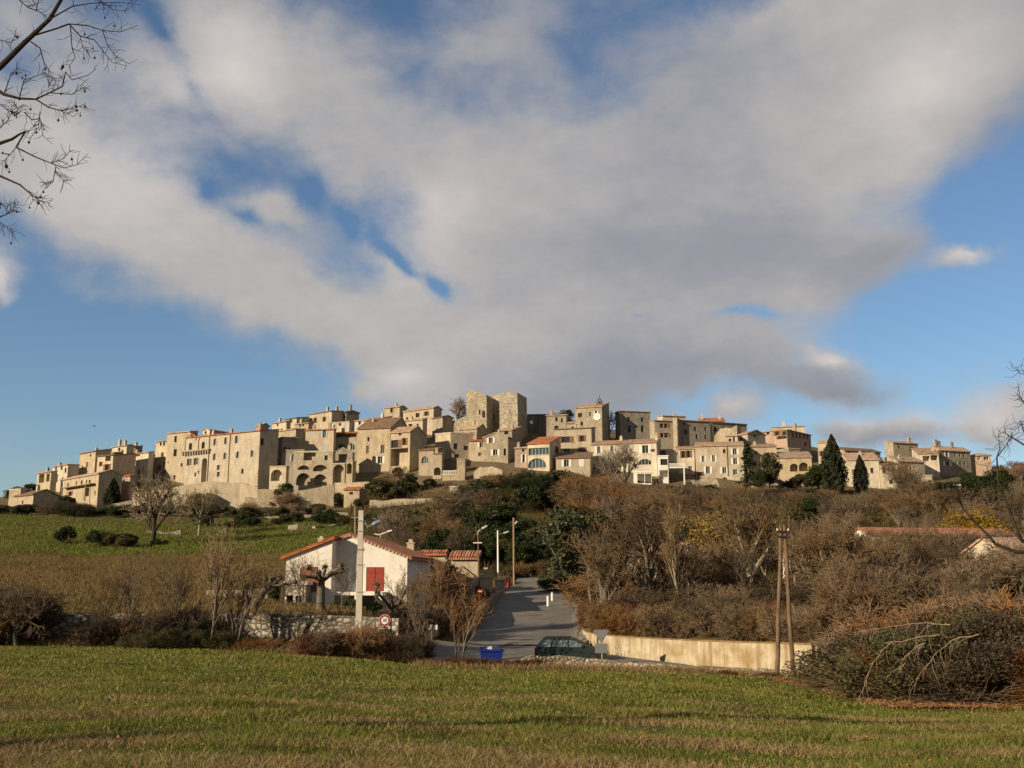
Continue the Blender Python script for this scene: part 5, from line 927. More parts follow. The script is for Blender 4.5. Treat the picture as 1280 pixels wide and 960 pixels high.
# ------------------------------------------------------------------ cars
def car(name, label, px, D, rotz, paint, L_=4.45, H_=1.47):
    o = thing(name, label, 'car', g(px, D, .05), rotz)
    prof = [(-2.2,.35),(-2.22,.62),(-2.16,.9),(-1.95,.95),(1.0,.95),(1.55,.86),(2.05,.74),(2.2,.58),(2.2,.32),(1.85,.25),(-1.9,.25)]
    W_ = .84; m = MB()
    ring = []
    for y, k, dz in ((-W_,.0,.0),(-W_+.06,.0,.02),(W_-.06,0,.02),(W_,0,0)):
        sc_ = .985 if abs(y) == W_ else 1.; ring.append([(x*sc_, y, .6 + (z-.6)*(.93 if abs(y) == W_ else 1.)) for x, z in prof])
    n0 = len(m.v); k = len(prof)
    for r_ in ring: m.v += r_
    for j in range(3):
        for i in range(k): i2 = (i+1) % k; m.f.append((n0+j*k+i, n0+j*k+i2, n0+(j+1)*k+i2, n0+(j+1)*k+i))
    m.f.append(tuple(n0+i for i in range(k))[::-1]); m.f.append(tuple(n0+3*k+i for i in range(k)))
    m.build('body', MATS[paint], o)
    wb, wt = .78, .62; base = [(-2.12,.94),(1.08,.94)]; top = [(-1.72,H_-.03),(-1.2,H_),(-.1,H_),(.2,H_-.05)]
    P = lambda x, z, s: (x, s*(wb + (wt-wb)*(z-.94)/(H_-.94)), z)
    m = MB(); T = [(-1.72,H_-.035),(-1.2,H_),(-.1,H_-.005),(.22,H_-.06)]
    for i in range(3): m.poly([P(*T[i],-1), P(*T[i+1],-1), P(*T[i+1],1), P(*T[i],1)])
    for s in (-1, 1):      # pillars
        for x0_, x1_, t0, t1 in ((-2.12,-2.04,-1.72,-1.66),(-1.25,-1.15,-1.12,-1.04),(-.2,-.1,-.2,-.12),(1.0,1.08,.16,.22)):
            m.prism([P(x0_,.94,s),P(x1_,.94,s),P(t1,H_-.06,s),P(t0,H_-.06,s)], (0,-s*.04,0))
        m.prism([P(-1.74,H_-.1,s),P(.2,H_-.1,s),P(.22,H_-.055,s),P(-.1,H_-.004,s),P(-1.2,H_-.001,s),P(-1.72,H_-.034,s)], (0,-s*.05,0))
    m.build('roof', MATS[paint], o)
    for s in (-1, 1):
        for x0_, x1_, t0, t1 in ((-2.04,-1.25,-1.66,-1.12),(-1.15,-.2,-1.04,-.2),(-.1,1.0,-.12,.16)):
            m = MB(); m.poly([tuple(Vector(P(a,b,s)) - Vector((0,s*.02,0))) for a, b in ((x0_,.945),(x1_,.945),(t1,H_-.1),(t0,H_-.1))]); m.build('side_window', MATS['car_glass'], o)
        m = MB(); m.box((.62,s*.84-.1,.92),(.78,s*.84+.1,1.06)); m.build('mirror', MATS[paint], o)
        m = MB(); m.tube((-1.7,s*.56,H_+.03),(-.05,s*.56,H_+.03),.022,k=6); m.tube((-1.6,s*.56,H_-.03),(-1.6,s*.56,H_+.03),.022,k=6); m.tube((-.15,s*.56,H_-.03),(-.15,s*.56,H_+.03),.022,k=6); m.build('roof_rail', MATS['dark_metal'], o)
        m = MB(); m.box((-2.225,s*.7-.1,.62),(-2.15,s*.7+.1,.9)); m.build('taillight', MATS['light_red'], o)
        m = MB(); m.box((2.0,s*.62-.16,.58),(2.19,s*.62+.16,.7)); m.build('headlight', MATS['light_clear'], o)
        for wx in (-1.35, 1.38):
            m = MB(); m.tube((wx,s*.66,.31),(wx,s*.86,.31),.31,k=18); w_ = m.build('wheel', MATS['tyre'], o); m = MB(); m.tube((wx,s*.861,.31),(wx,s*.872,.31),.2,k=14); m.build('rim', MATS['dark_metal'], w_)
    m = MB(); m.poly([P(1.07,.95,-1),P(1.07,.95,1),P(.22,H_-.07,1),P(.22,H_-.07,-1)]); m.build('windscreen', MATS['car_glass'], o)
    m = MB(); m.poly([P(-2.13,.95,1),P(-2.13,.95,-1),P(-1.73,H_-.06,-1),P(-1.73,H_-.06,1)]); m.build('rear_window', MATS['car_glass'], o)
    m = MB(); m.box((-.35,-.5,.7),(-.22,-.15,1.22)); m.box((-.35,.15,.7),(-.22,.5,1.22)); m.build('seats', MATS['shutter_rust'], o)
    return o
car('parked_car', 'dark green estate car with roof rails parked behind the low stone wall', 714, 63.6, R(-9), 'car_paint')
car('parked_car', 'white car half hidden behind bare trees right of the road', 780, 90, R(8), 'car_white')
# a bird
o = thing('bird', 'lone dark bird gliding in the sky above the left end of the village', 'bird', at(118, 532.5, 140)); m = MB()
m.tube((-.16,0,0),(.05,0,.01),.03,.06,8); m.tube((.05,0,.01),(.2,0,.03),.06,.02,8); m.slab([(-.03,.0,.03),(.06,.0,.04),(.0,.45,.0),(-.06,.45,-.0)],.02); m.slab([(-.32,-.03,0.02),(-.12,-.03,.02),(-.12,.05,.02),(-.32,.06,.02)],.015); m.slab([(-.03,-.0,.03),(.06,-.0,.04),(.1,-.45,.03),(.02,-.48,.02)],.02); m.build('body', MATS['dark_metal'], o)
# ------------------------------------------------------------------ plants
def segs_to_mesh(S, k):          # S: (n,8) p0 p1 r0 r1
    S = np.asarray(S, float); p0, p1, r0, r1 = S[:, :3], S[:, 3:6], S[:, 6], S[:, 7]
    d = p1 - p0; d /= np.maximum(np.linalg.norm(d, axis=1, keepdims=True), 1e-9)
    ref = np.where(np.abs(d[:, 2:3]) > .9, np.array([[1., 0, 0]]), np.array([[0, 0, 1.]]))
    a = np.cross(d, ref); a /= np.linalg.norm(a, axis=1, keepdims=True); b = np.cross(d, a)
    t = np.arange(k) * 2 * np.pi / k; n = len(S)
    circ = a[:, None, :] * np.cos(t)[None, :, None] + b[:, None, :] * np.sin(t)[None, :, None]
    V = np.concatenate([p0[:, None] + circ * r0[:, None, None], p1[:, None] + circ * r1[:, None, None]], 1).reshape(-1, 3)
    i = np.arange(k); j = (i + 1) % k; q = np.stack([i, j, j + k, i + k], -1)
    return V, (q[None] + (np.arange(n) * 2 * k)[:, None, None]).reshape(-1, 4)
def seg_obj(name, S, k, mat, parent): V, Fq = segs_to_mesh(S, k); return npmesh(name, V, Fq, MATS[mat], parent)
def grow(rng, p, d, Ln, r, lev, P, out):
    ns = P['ns'][lev]; trop = P['trop'][lev]; jit = P['jit'][lev]; q = np.array(p, float); d = np.array(d, float); pts = [(q, d, r)]
    r_end = r * P['taper'][lev]
    for i in range(ns):
        d = d + rng.normal(0, jit, 3) + np.array([0, 0, trop]); d /= np.linalg.norm(d); q2 = q + d * Ln / ns
        ra, rb = r + (r_end - r) * i / ns, r + (r_end - r) * (i + 1) / ns
        out[lev].append((*q, *q2, ra, rb)); q = q2; pts.append((q, d, rb))
    if lev + 1 >= P['lev']: return
    nc = P['nc'][lev]
    for c in range(nc):
        f = P['start'][lev] + (1 - P['start'][lev]) * (c + rng.uniform(.1, .9)) / nc; f = min(f, .999); k = int(f * ns); a = f * ns - k
        pp = pts[k][0] * (1 - a) + pts[k+1][0] * a; dd = pts[min(k+1, ns)][1]; rr = pts[k][2] * (1 - a) + pts[k+1][2] * a
        ax = rng.normal(0, 1, 3); ax -= dd * ax.dot(dd); ax /= np.linalg.norm(ax) + 1e-9; an = R(rng.uniform(*P['ang'][lev]))
        nd = dd * math.cos(an) + ax * math.sin(an)
        grow(rng, pp, nd, Ln * rng.uniform(*P['len'][lev]) * (1 - .45 * max(0, f - .5)), max(P['rmin'], min(rr * .8, r * P['rr'][lev])), lev + 1, P, out)
def bare(seed, P, stems=1, spread=0., h0=2.):
    rng = np.random.default_rng(seed); out = [[] for _ in range(P['lev'])]
    for s in range(stems):
        a = rng.uniform(0, 6.28); t = spread * rng.uniform(.4, 1) if stems > 1 else P.get('lean', 0)
        p = (math.cos(a) * .12 * (stems > 1), math.sin(a) * .12 * (stems > 1), -.3)
        grow(rng, p, (math.cos(a) * t, math.sin(a) * t, 1), h0 * rng.uniform(.8, 1.1), P['r0'] * (1 if stems == 1 else rng.uniform(.6, 1)), 0, P, out)
    return out
PO = dict(lev=5, ns=[4,4,4,3,2], trop=[.05,.12,.10,.07,.03], jit=[.07,.13,.17,.2,.2], taper=[.7,.4,.4,.5,.6], nc=[6,6,6,5], start=[.45,.25,.2,.15], ang=[(25,55),(25,55),(25,60),(20,60)],
          len=[(.8,1.15),(.5,.75),(.45,.7),(.4,.7)], rr=[.6,.5,.5,.6], rmin=.011, r0=.13)
PU = dict(PO, trop=[.06,.2,.2,.14,.08], ang=[(12,30),(15,35),(15,45),(20,50)], nc=[5,6,5,4], len=[(.5,.8),(.45,.65),(.45,.65),(.4,.6)], r0=.10, start=[.3,.2,.2,.15])
PP = dict(PU, ang=[(18,38),(20,45),(20,50),(20,50)], nc=[5,5,4,3], rmin=.010, r0=.075)
PS = dict(lev=4, ns=[5,4,3,2], trop=[.03,.05,.04,0], jit=[.13,.18,.22,.25], taper=[.35,.4,.5,.6], nc=[8,6,5], start=[.2,.15,.15], ang=[(20,50),(20,60),(20,65)], len=[(.4,.65),(.4,.7),(.4,.7)], rr=[.55,.6,.7], rmin=.011, r0=.04)
def leaves(rng, C, size, jit=.4, flat=0., up=None):     # C (n,3) centres -> diamond leaf clumps
    n = len(C); a = rng.normal(0, 1, (n, 3)); a[:, 2] *= (1 - flat); 
    if up is not None: a = a * .45 + np.array([0, 0, up])
    a /= np.linalg.norm(a, axis=1, keepdims=True); b = rng.normal(0, 1, (n, 3)); b -= a * (a * b).sum(1, keepdims=True); b /= np.linalg.norm(b, axis=1, keepdims=True)
    s = size * rng.uniform(1 - jit, 1 + jit, (n, 1)); c = np.cross(a, b) * s * .18
    V = np.stack([C - a*s, C + b*s*.55 + c, C + a*s, C - b*s*.55 + c], 1).reshape(-1, 3)
    return V, np.arange(n * 4).reshape(n, 4)
def lobes(rng, n, R0, z0, z1, nl, rl=(.25,.5), hollow=.55):
    # uneven crown: lobes at random, leaves mostly near each lobe's skin
    L_ = []
    for i in range(nl):
        a = rng.uniform(0, 6.28); f = rng.uniform(0, 1); z = z0 + (z1 - z0) * f; rr = R0 * math.sqrt(max(.05, 1 - (2*f - 1)**2 * .75)) * rng.uniform(.35, .85)
        L_.append((rr*math.cos(a), rr*math.sin(a), z, R0 * rng.uniform(*rl)))
    L_ = np.array(L_); k = rng.integers(0, nl, n); d = rng.normal(0, 1, (n, 3)); d /= np.linalg.norm(d, axis=1, keepdims=True)
    rad = L_[k, 3] * np.where(rng.random(n) < .75, rng.uniform(hollow, 1.1, n), rng.uniform(.1, 1., n)); d[:, 2] *= .8
    return L_[k, :3] + d * rad[:, None]
PROTO = {}
def proto(kind, root_name, cat, parts): PROTO[kind] = (root_name, cat, parts)
def wrap(name): r_ = thing(name, '', ''); return r_
def mk_bare(kind, name, cat, seed, P, stems, spread, h0, trunk_mat, twig_mat, split=2):
    out = bare(seed, P, stems, spread, h0); top = max(s[5] for l in out for s in l); k = 1. / top      # unit height
    tr = np.array([s for l in out[:split] for s in l]) * k; tw = np.array([s for l in out[split:] for s in l]) * k
    V1 = segs_to_mesh(tr, 6); V2 = segs_to_mesh(tw, 3)
    PROTO[kind] = dict(name=name, cat=cat, parts=[('trunk', *V1, trunk_mat), ('crown', *V2, twig_mat)], meshes=None)
for i, s in enumerate((3, 8, 21)): mk_bare('oak%d' % i, 'bare_tree', 'tree', s, PO, 1, 0, 2.2, 'bark_grey', 'twig_brown')
for i, s in enumerate((5, 17, 33)): mk_bare('tall%d' % i, 'bare_tree', 'tree', s, PU, 2 if i else 3, .16, 3., 'bark_grey', 'twig_grey')
for i, s in enumerate((2, 9, 14)): mk_bare('shrub%d' % i, 'bare_shrub', 'shrub', s, PS, 16, .75, 1.6, 'bark_grey', 'twig_brown', 1)
for i, s in enumerate((6, 27)): mk_bare('sap%d' % i, 'bare_tree', 'tree', s, PP, 2, .14, 3., 'bark_grey', 'twig_grey')
def mk_leaf(kind, name, cat, seed, n, size, R0, z0, z1, nl, leaf, trunk=True, rl=(.25,.5), tm='bark_dark', up=None, twigs=0, twm='twig_brown', hollow=.55):
    rng = np.random.default_rng(seed); C = lobes(rng, n, R0, z0, z1, nl, rl, hollow); V, Fq = leaves(rng, C, size, up=up); parts = []
    if trunk:
        S = [(0,0,-.1,0,0,z0+.1,.03,.024)]
        for i in range(9): a = rng.uniform(0, 6.28); S.append((0,0,z0*rng.uniform(.5,1.1)+.02, R0*.6*math.cos(a), R0*.6*math.sin(a), z0+(z1-z0)*rng.uniform(.2,.8), .018, .008))
        parts.append(('trunk', *segs_to_mesh(S, 6), tm))
    parts.append(('crown' if trunk else 'foliage', V, Fq, leaf))
    if twigs:
        S = []
        for i in range(twigs):
            a = rng.uniform(0, 6.28); e = rng.uniform(.2, 1.4); l = rng.uniform(.5, 1.15) * z1; p = np.array([math.cos(a)*R0*.3*rng.random(), math.sin(a)*R0*.3*rng.random(), .02]); d = np.array([math.cos(a)*math.cos(e), math.sin(a)*math.cos(e), math.sin(e)])
            for q in range(5):
                p2 = p + d * l / 5; S.append((*p, *p2, .006*(1-q*.15), .006*(1-(q+1)*.15))); p = p2; d = d + rng.normal(0, .18, 3) + np.array([0,0,-.08]); d /= np.linalg.norm(d)
        parts.append(('stems', *segs_to_mesh(S, 3), twm))
    PROTO[kind] = dict(name=name, cat=cat, parts=parts, meshes=None)
for i in range(2): mk_leaf('ever%d' % i, 'evergreen_tree', 'tree', 40+i, 7000, .026, .42, .3, .92, 26, 'leaf_dark')
for i in range(2): mk_leaf('bush%d' % i, 'evergreen_bush', 'bush', 50+i, 4200, .042, .55, .25, .75, 16, 'leaf_mixed', False, twigs=60)
for i in range(3): mk_leaf('bramble%d' % i, 'bramble_bush', 'bush', 60+i, 17000, .016, .75, .1, .72, 40, 'leaf_bramble', False, (.12,.32), twigs=900)
mk_leaf('silver', 'silvery_tree', 'tree', 71, 8000, .022, .36, .15, .93, 34, 'leaf_olive', True, (.16,.34), 'bark_grey')
mk_leaf('yellow0', 'yellow_shrub', 'shrub', 81, 6000, .022, .6, .3, .85, 22, 'leaf_yellow', False, twigs=120)
mk_leaf('hedgebush', 'hedge_bush', 'bush', 85, 9000, .03, .5, .2, .82, 22, 'leaf_ivy', False)
def mk_cypress(kind, seed, w):
    rng = np.random.default_rng(seed); n = 9000; f = rng.random(n) ** .8; rad = w * np.clip(np.sin(np.pi * np.clip(f * .93 + .07, 0, 1) ** .75), 0, 1) ** .8 * (1 - .25 * f)
    a = rng.uniform(0, 6.28, n); ridge = 1 + .22 * np.sin(a * 5 + f * 9) + .12 * np.sin(a * 9 - f * 25); rr = rad * ridge * np.where(rng.random(n) < .8, rng.uniform(.75, 1.08, n), rng.uniform(.2, .8, n))
    C = np.stack([rr*np.cos(a), rr*np.sin(a), .04 + .96*f], 1); V, Fq = leaves(rng, C, .02, up=1.)
    PROTO[kind] = dict(name='cypress_tree', cat='tree', parts=[('trunk', *segs_to_mesh([(0,0,-.05,0,0,.3,.02,.015)], 6), 'bark_grey'), ('crown', V, Fq, 'leaf_cypress')], meshes=None)
mk_cypress('cypress', 3, .2)
def mk_conifer():
    rng = np.random.default_rng(12); S = [(0,0,-.05,0,0,1.,.02,.004)]; C = []
    for i in range(70):
        f = rng.uniform(.12, .98); a = rng.uniform(0, 6.28); l = .24 * (1 - f) * rng.uniform(.6, 1.25) + .03
        S.append((0,0,f, l*math.cos(a), l*math.sin(a), f - .05, .006, .002))
        for q in range(45): t = rng.random(); C.append((l*t*math.cos(a)+rng.normal(0,.012), l*t*math.sin(a)+rng.normal(0,.012), f - .05*t + rng.normal(0,.008)))
    V, Fq = leaves(rng, np.array(C), .017)
    PROTO['conifer'] = dict(name='conifer_tree', cat='tree', parts=[('trunk', *segs_to_mesh(S, 5), 'bark_grey'), ('crown', V, Fq, 'leaf_dark')], meshes=None)
mk_conifer()
def mk_palm():
    rng = np.random.default_rng(2); S = []; C = []
    for i in range(34):
        a = rng.uniform(0, 6.28); e = rng.uniform(-.3, 1.25); l = .34; p = np.array([0, 0, .72]); d = np.array([math.cos(a)*math.cos(e), math.sin(a)*math.cos(e), math.sin(e)])
        for q in range(6):
            p2 = p + d*l/6; S.append((*p, *p2, .006, .005)); 
            for w in range(10): C.append(p + (p2-p)*rng.random() + rng.normal(0, .02, 3))
            p = p2; d = d + np.array([0,0,-.22]); d /= np.linalg.norm(d)
    V, Fq = leaves(rng, np.array(C), .045); V2, F2 = segs_to_mesh(S, 3)
    PROTO['palm'] = dict(name='palm_tree', cat='tree', parts=[('trunk', *segs_to_mesh([(0,0,-.05,0.02,0,.74,.05,.06)], 8), 'bark_dark'), ('crown', np.concatenate([V, V2]), np.concatenate([Fq, F2 + len(V)]), 'leaf_dark')], meshes=None)
mk_palm()
def mk_pollard(kind, seed, lean):
    rng = np.random.default_rng(seed); T = []; W = []; p = np.array([0., 0, -.1]); d = np.array([lean, 0, 1.]); d /= np.linalg.norm(d)
    for i in range(5): p2 = p + d*.13; T.append((*p, *p2, .085-.006*i, .079-.006*i)); p = p2; d = d + np.array([lean*.35, 0, 0]) + rng.normal(0, .06, 3); d /= np.linalg.norm(d)
    for b in range(6):
        a = b*1.05 + rng.uniform(-.3, .3); q = p - np.array([0, 0, .04]); e = np.array([math.cos(a)*.9 + lean*.8, math.sin(a)*.9, .45]); e /= np.linalg.norm(e); l = rng.uniform(.3, .55)
        for i in range(5): q2 = q + e*l/5; T.append((*q, *q2, .04-.004*i, .036-.004*i)); q = q2; e = e + rng.normal(0, .2, 3) + np.array([0,0,.05]); e /= np.linalg.norm(e)
        T.append((*q, *(q + e*.04), .055, .03))
        for w in range(46): f = rng.normal(0, .7, 3) + np.array([0,0,.25]); f /= np.linalg.norm(f); l2 = rng.uniform(.02, .15); W.append((*q, *(q + f*l2), .004, .002))
    PROTO[kind] = dict(name='pollarded_tree', cat='tree', parts=[('trunk', *segs_to_mesh(T, 8), 'bark_grey'), ('crown', *segs_to_mesh(W, 3), 'twig_brown')], meshes=None)
mk_pollard('pollard0', 4, .35); mk_pollard('pollard1', 9, .02); mk_pollard('pollard2', 15, -.12)
rngp = random.Random(77)
def plant(kind, loc_, h, label, group=None, mats=None, wide=1., name=None, sink=.1, cat=None, rot=None):
    pr = PROTO[kind]
    if pr['meshes'] is None:
        pr['meshes'] = []
        for pn, V, Fq, mt in pr['parts']:
            o = npmesh(pn, V, Fq, MATS[mt]); pr['meshes'].append(o); 
        protos = pr['meshes']
        pr['keep'] = [o.copy() for o in protos]
        for o in protos: bpy.data.objects.remove(o)
    root = bpy.data.objects.new(name or pr['name'], None); COL.objects.link(root); root.empty_display_size = .3
    root.location = (loc_[0], loc_[1], loc_[2] - sink); root.rotation_euler = (0, 0, rngp.uniform(0, 6.28) if rot is None else rot); root.scale = (h * wide, h * wide, h)
    tag(root, label, cat or pr['cat'], group)
    for i, src in enumerate(pr['keep']):
        c = src.copy(); c.name = src.name.split('.')[0]; COL.objects.link(c); c.parent = root
        mt = (mats or {}).get(c.name.split('.')[0])
        if mt: c.material_slots[0].link = 'OBJECT'; c.material_slots[0].material = MATS[mt]
    return root
def P1(kind, px, D, hpx, label, group=None, **kw): p = g(px, D); return plant(kind, p, hpx * D / F, label, group, **kw)
VTOP = [(-200,615),(0,622),(130,628),(440,628),(470,594),(560,592),(590,602),(620,588),(680,584),(740,588),(800,602),(860,604),(930,604),(1010,608),(1060,614),(1100,604),(1150,592),(1200,588),(1240,578),(1280,572),(1500,572)]
def scr(p):
    z = p[2] - EYE; d = p[1]*CT + z*ST; return 640 + F*p[0]/d, 480 - F*(z*CT - p[1]*ST)/d
def cluster(kinds, n, px, D, hpx, label, group, seed, mats=None, wide=(1., 1.4), line=None, grow_=None, avoid=True, cap=VTOP):
    r_ = random.Random(seed)
    for i in range(n):
        for _ in range(40):
            f = (i + r_.uniform(.15, .85)) / n if line else r_.random()
            x_ = px[0] + (px[1] - px[0]) * f; d_ = (D[0] + (D[1] - D[0]) * f + r_.uniform(-1, 1) * line) if line else D[0] + (D[1] - D[0]) * r_.random()
            p = g(x_, d_)
            if not avoid or not (58 < d_ < 122 and in_road(p.x, p.y, 1.)): break
        k = r_.choice(kinds); m_ = r_.choice(mats) if mats else None
        hp = r_.uniform(*hpx); w_ = r_.uniform(*wide); sx, sy = scr(p); lim = np.interp(sx, [q[0] for q in cap], [q[1] for q in cap]) + r_.uniform(-2, 8); room = sy - lim
        if cap is VTOP and room < 8: continue
        if hp > room: w_ *= min(1.6, (hp / max(room, 1)) ** .6); hp = max(room, hp * .25)
        plant(k, p, hp * d_ / F, label, group, mats=m_, wide=w_)
# ------------------------------------------------------------------ planting, far to near
OAK = ['oak0','oak1','oak2']; TALL = ['tall0','tall1','tall2']; SHR = ['shrub0','shrub1','shrub2']; EV = ['ever0','ever1']; BU = ['bush0','bush1']; BR = ['bramble0','bramble1','bramble2']
c_ = lambda t: {'crown': t}; sh_ = lambda t: {'crown': t, 'stems': t}; fo = lambda l, t='twig_brown': {'foliage': l, 'stems': t, 'crown': l}
# skyline
P1('oak0', 571, 300, 40, 'rounded leafless tree on the skyline just left of the keep', mats=c_('twig_grey'), wide=1.1, name='skyline_tree')
P1('oak1', 497, 306, 26, 'leafless tree top showing above the small top storey on the skyline', mats=c_('twig_rust'), name='skyline_tree')
P1('oak2', 528, 304, 24, 'low rusty tree top behind the long stone skyline house', mats=c_('twig_rust'), wide=1.3, name='skyline_tree')
P1('oak2', 697, 302, 22, 'leafless tree top behind the red church roof', mats=c_('twig_rust'), wide=1.2, name='skyline_tree')
P1('ever0', 711, 296, 24, 'dark evergreen between the church and the clock tower', name='skyline_tree'); P1('oak1', 764, 284, 40, 'dark leafless tree in the gap right of the clock tower', mats=c_('twig_dark'))
P1('cypress', 249, 268, 26, 'tiny dark cypress left of two behind the convent roof'); P1('cypress', 253.5, 270, 24, 'tiny dark cypress right of two behind the convent roof'); P1('conifer', 265, 268, 36, 'dark conifer poking over the convent roof', wide=1.2)
P1('ever1', 14, 250, 24, 'dark round tree at the far left end of the village', wide=1.5); P1('ever0', 30, 256, 22, 'dark tree behind the squat hut at the far left', wide=1.4); P1('cypress', 133, 230, 44, 'dark slim evergreen against the shaded farm gable at left', wide=1.1)
P1('ever1', 74, 247, 16, 'dark bush on the terrace of the cream house at far left', wide=1.5, name='evergreen_bush')
cluster(OAK, 9, (1226,1300), (240,300), (22,34), 'brown leafless tree on the far right skyline past the last bungalow', 'far right skyline trees', 3, [c_('twig_rust'), c_('twig_brown')])
cluster(EV, 3, (1216,1236), (244,256), (16,24), 'dark evergreen in front of the orange-roofed bungalow at far right', 'evergreens by the last bungalow', 4)
# among the houses
P1('cypress', 1050, 228, 76, 'large broad dark cypress in front of the bright tall house', wide=.95); P1('cypress', 1084.5, 229, 50, 'slim dark cypress in front of the pink-roofed house', wide=.88)
P1('conifer', 942, 230, 62, 'slender sparse conifer in front of the low tan house', wide=1.25); P1('ever0', 968, 230, 48, 'rounded dark evergreen beside the slender conifer', wide=.78, mats={'crown':'leaf_mixed'}); P1('ever1', 957, 228, 28, 'lower dark evergreen between conifer and rounded evergreen', wide=.8)
P1('ever1', 1030, 232, 32, 'dark green shrub left of the large cypress', wide=1.4, name='evergreen_bush'); P1('bush0', 1006, 232, 22, 'dark shrub under the red arched loggias', wide=1.6)
P1('oak0', 783, 226, 66, 'large pale leafless tree in front of the long cream house', mats={'trunk':'bark_pale','crown':'twig_tan'}, wide=.95, rot=1.)
P1('oak1', 766, 225, 52, 'smaller pale leafless tree left of the large one by the long cream house', mats={'trunk':'bark_pale','crown':'twig_tan'})
P1('oak2', 1148, 224, 48, 'spreading leafless tree right of the two-window small house', mats=c_('twig_grey'), wide=1.1); P1('oak1', 1132, 230, 46, 'brown leafless tree against the broad tile-roofed house', mats=c_('twig_rust'))
P1('hedgebush', 243, 232.5, 26, 'green shrub on top of the bastion under the convent', name='evergreen_bush'); P1('bush1', 228, 237, 13, 'tiny dark shrub at the convent foot left of the bastion'); P1('bush1', 282, 236, 13, 'tiny green shrub at the convent foot below the white windows')
P1('hedgebush', 322, 233, 16, 'low dark shrub at the convent right corner', wide=1.5, name='evergreen_bush'); P1('ever0', 353, 231, 34, 'dark evergreen by the white arch annex'); P1('bush0', 340, 231, 20, 'dark shrub in the garden right of the convent', wide=1.4)
P1('shrub0', 357, 229.5, 30, 'rusty shrub hanging over the garden wall by the arch annex', mats=sh_('twig_rust')); P1('bush1', 390, 231, 14, 'small shrub on the arcade terrace wall, left', wide=1.5); P1('bush1', 424, 231, 22, 'dark shrub inside the tall arched porch')
cluster(['ever0','bush0','bush1'], 9, (468,540), (222,236), (20,36), 'dark evergreen shrub below the ochre house with the open loggia', 'shrubs below the open loggia', 7)
P1('oak1', 498, 228, 40, 'dark leafless tree below the deep open loggia', mats=c_('twig_dark')); P1('oak2', 482, 226, 34, 'brown leafless tree at the end of the arcade terrace', mats=c_('twig_brown'))
cluster(['hedgebush','bush0'], 5, (588,606), (226,236), (26,44), 'green climbing shrub beside the slim pillar tower', 'shrubs by the pillar tower', 8, wide=(.8,1.1))
cluster(SHR, 8, (604,645), (228,238), (24,36), 'rusty leafless shrub right under the greenish gabled house', 'shrubs under the gabled house', 9, [sh_('twig_rust'), sh_('twig_brown')])
cluster(['bush0','bush1','shrub0'], 12, (820,935), (226,238), (14,26), 'dark low shrub at the foot of the long tan house', 'shrubs below the tan house', 10)
cluster(['ever0','ever1'], 7, (1168,1260), (205,228), (28,44), 'dark evergreen around the grey-blue shed', 'evergreens by the shed', 11)
cluster(OAK, 9, (1106,1250), (205,228), (34,52), 'brown leafless tree below the broad tile-roofed house', 'trees below the tile-roofed house', 12, [c_('twig_grey'), c_('twig_brown'), c_('twig_dark')])
# left foot of the village
cluster(['bush0','bush1','shrub1','shrub2','ever0'], 20, (-10,135), (208,228), (22,36), 'dark brown-green shrub below the far left houses', 'shrubs below the far left houses', 13, [None, fo('leaf_mixed','twig_dark')])
cluster(['oak0','oak2'], 5, (60,140), (222,232), (30,40), 'brown leafless tree below the balcony farmhouse', 'trees below the balcony farmhouse', 14, [c_('twig_rust'), c_('twig_dark')])
cluster(['bush0','bush1','hedgebush'], 26, (128,450), (213,217), (14,23), 'clipped dark shrub in the row under the rampart', 'shrub row under the rampart', 15, [None, fo('leaf_olive'), fo('leaf_mixed')], line=4)
cluster(OAK, 8, (255,440), (206,222), (28,42), 'thin leafless tree in the row under the terrace walls', 'small trees under the terrace walls', 16, [c_('twig_tan'), c_('twig_brown')])
cluster(['bush0','hedgebush'], 20, (250,450), (190,204), (9,16), 'low dark shrub along the top edge of the meadow', 'low shrubs along the meadow top', 17, [None, fo('leaf_mixed')], wide=(1.2,1.9))
P1('oak0', 188, 160, 92, 'large spreading leafless tree forking low in the meadow', mats={'trunk':'bark_dark','crown':'twig_tan'}, wide=1.0); P1('oak1', 245, 178, 62, 'slim pale-trunked leafless tree before the bastion', mats={'trunk':'bark_pale','crown':'twig_tan'}, wide=.9)
P1('bush0', 78, 162, 25, 'solitary round dark bush in the meadow at left', wide=.95, mats=fo('leaf_dark','twig_dark')); P1('bush1', 118, 156, 26, 'upright dark bush left of the meadow bush group', wide=.8, mats=fo('leaf_dark'))
cluster(BU, 4, (126,170), (153,158), (18,26), 'dark olive bush in the low group beside the meadow\'s leafless tree', 'bush group in the meadow', 18, [fo('leaf_mixed')], wide=(1.2,1.6))
P1('bush1', 196, 158, 12, 'tiny dark shrub right of the meadow\'s forked tree', wide=1.5, mats=fo('leaf_dark'))
# the wooded slope
cluster(BU, 9, (450,575), (192,206), (10,18), 'low green-brown bush on the slope below the short bright garden wall', 'bushes below the garden wall', 52, [fo('leaf_mixed','twig_brown'), fo('leaf_olive')])
cluster(SHR + ['bush0','bush1'], 26, (572,720), (196,228), (24,42), 'brown-green scrub bush on the slope under the village centre', 'scrub under the village centre', 19, [fo('leaf_mixed','twig_brown'), sh_('twig_brown'), sh_('twig_rust'), fo('leaf_dark')])
cluster(EV, 20, (585,730), (126,178), (34,52), 'dark evergreen tree in the wood above the top of the street', 'evergreens above the street', 20, [None, {'crown':'leaf_mixed'}, None])
cluster(EV, 9, (522,600), (126,170), (30,44), 'very dark evergreen behind the red back roofs', 'dark evergreens behind the red roofs', 21)
cluster(OAK, 14, (470,580), (118,185), (36,54), 'brown leafless tree on the slope behind the white gabled house', 'trees behind the white gabled house', 22, [c_('twig_brown'), c_('twig_grey'), c_('twig_dark')])
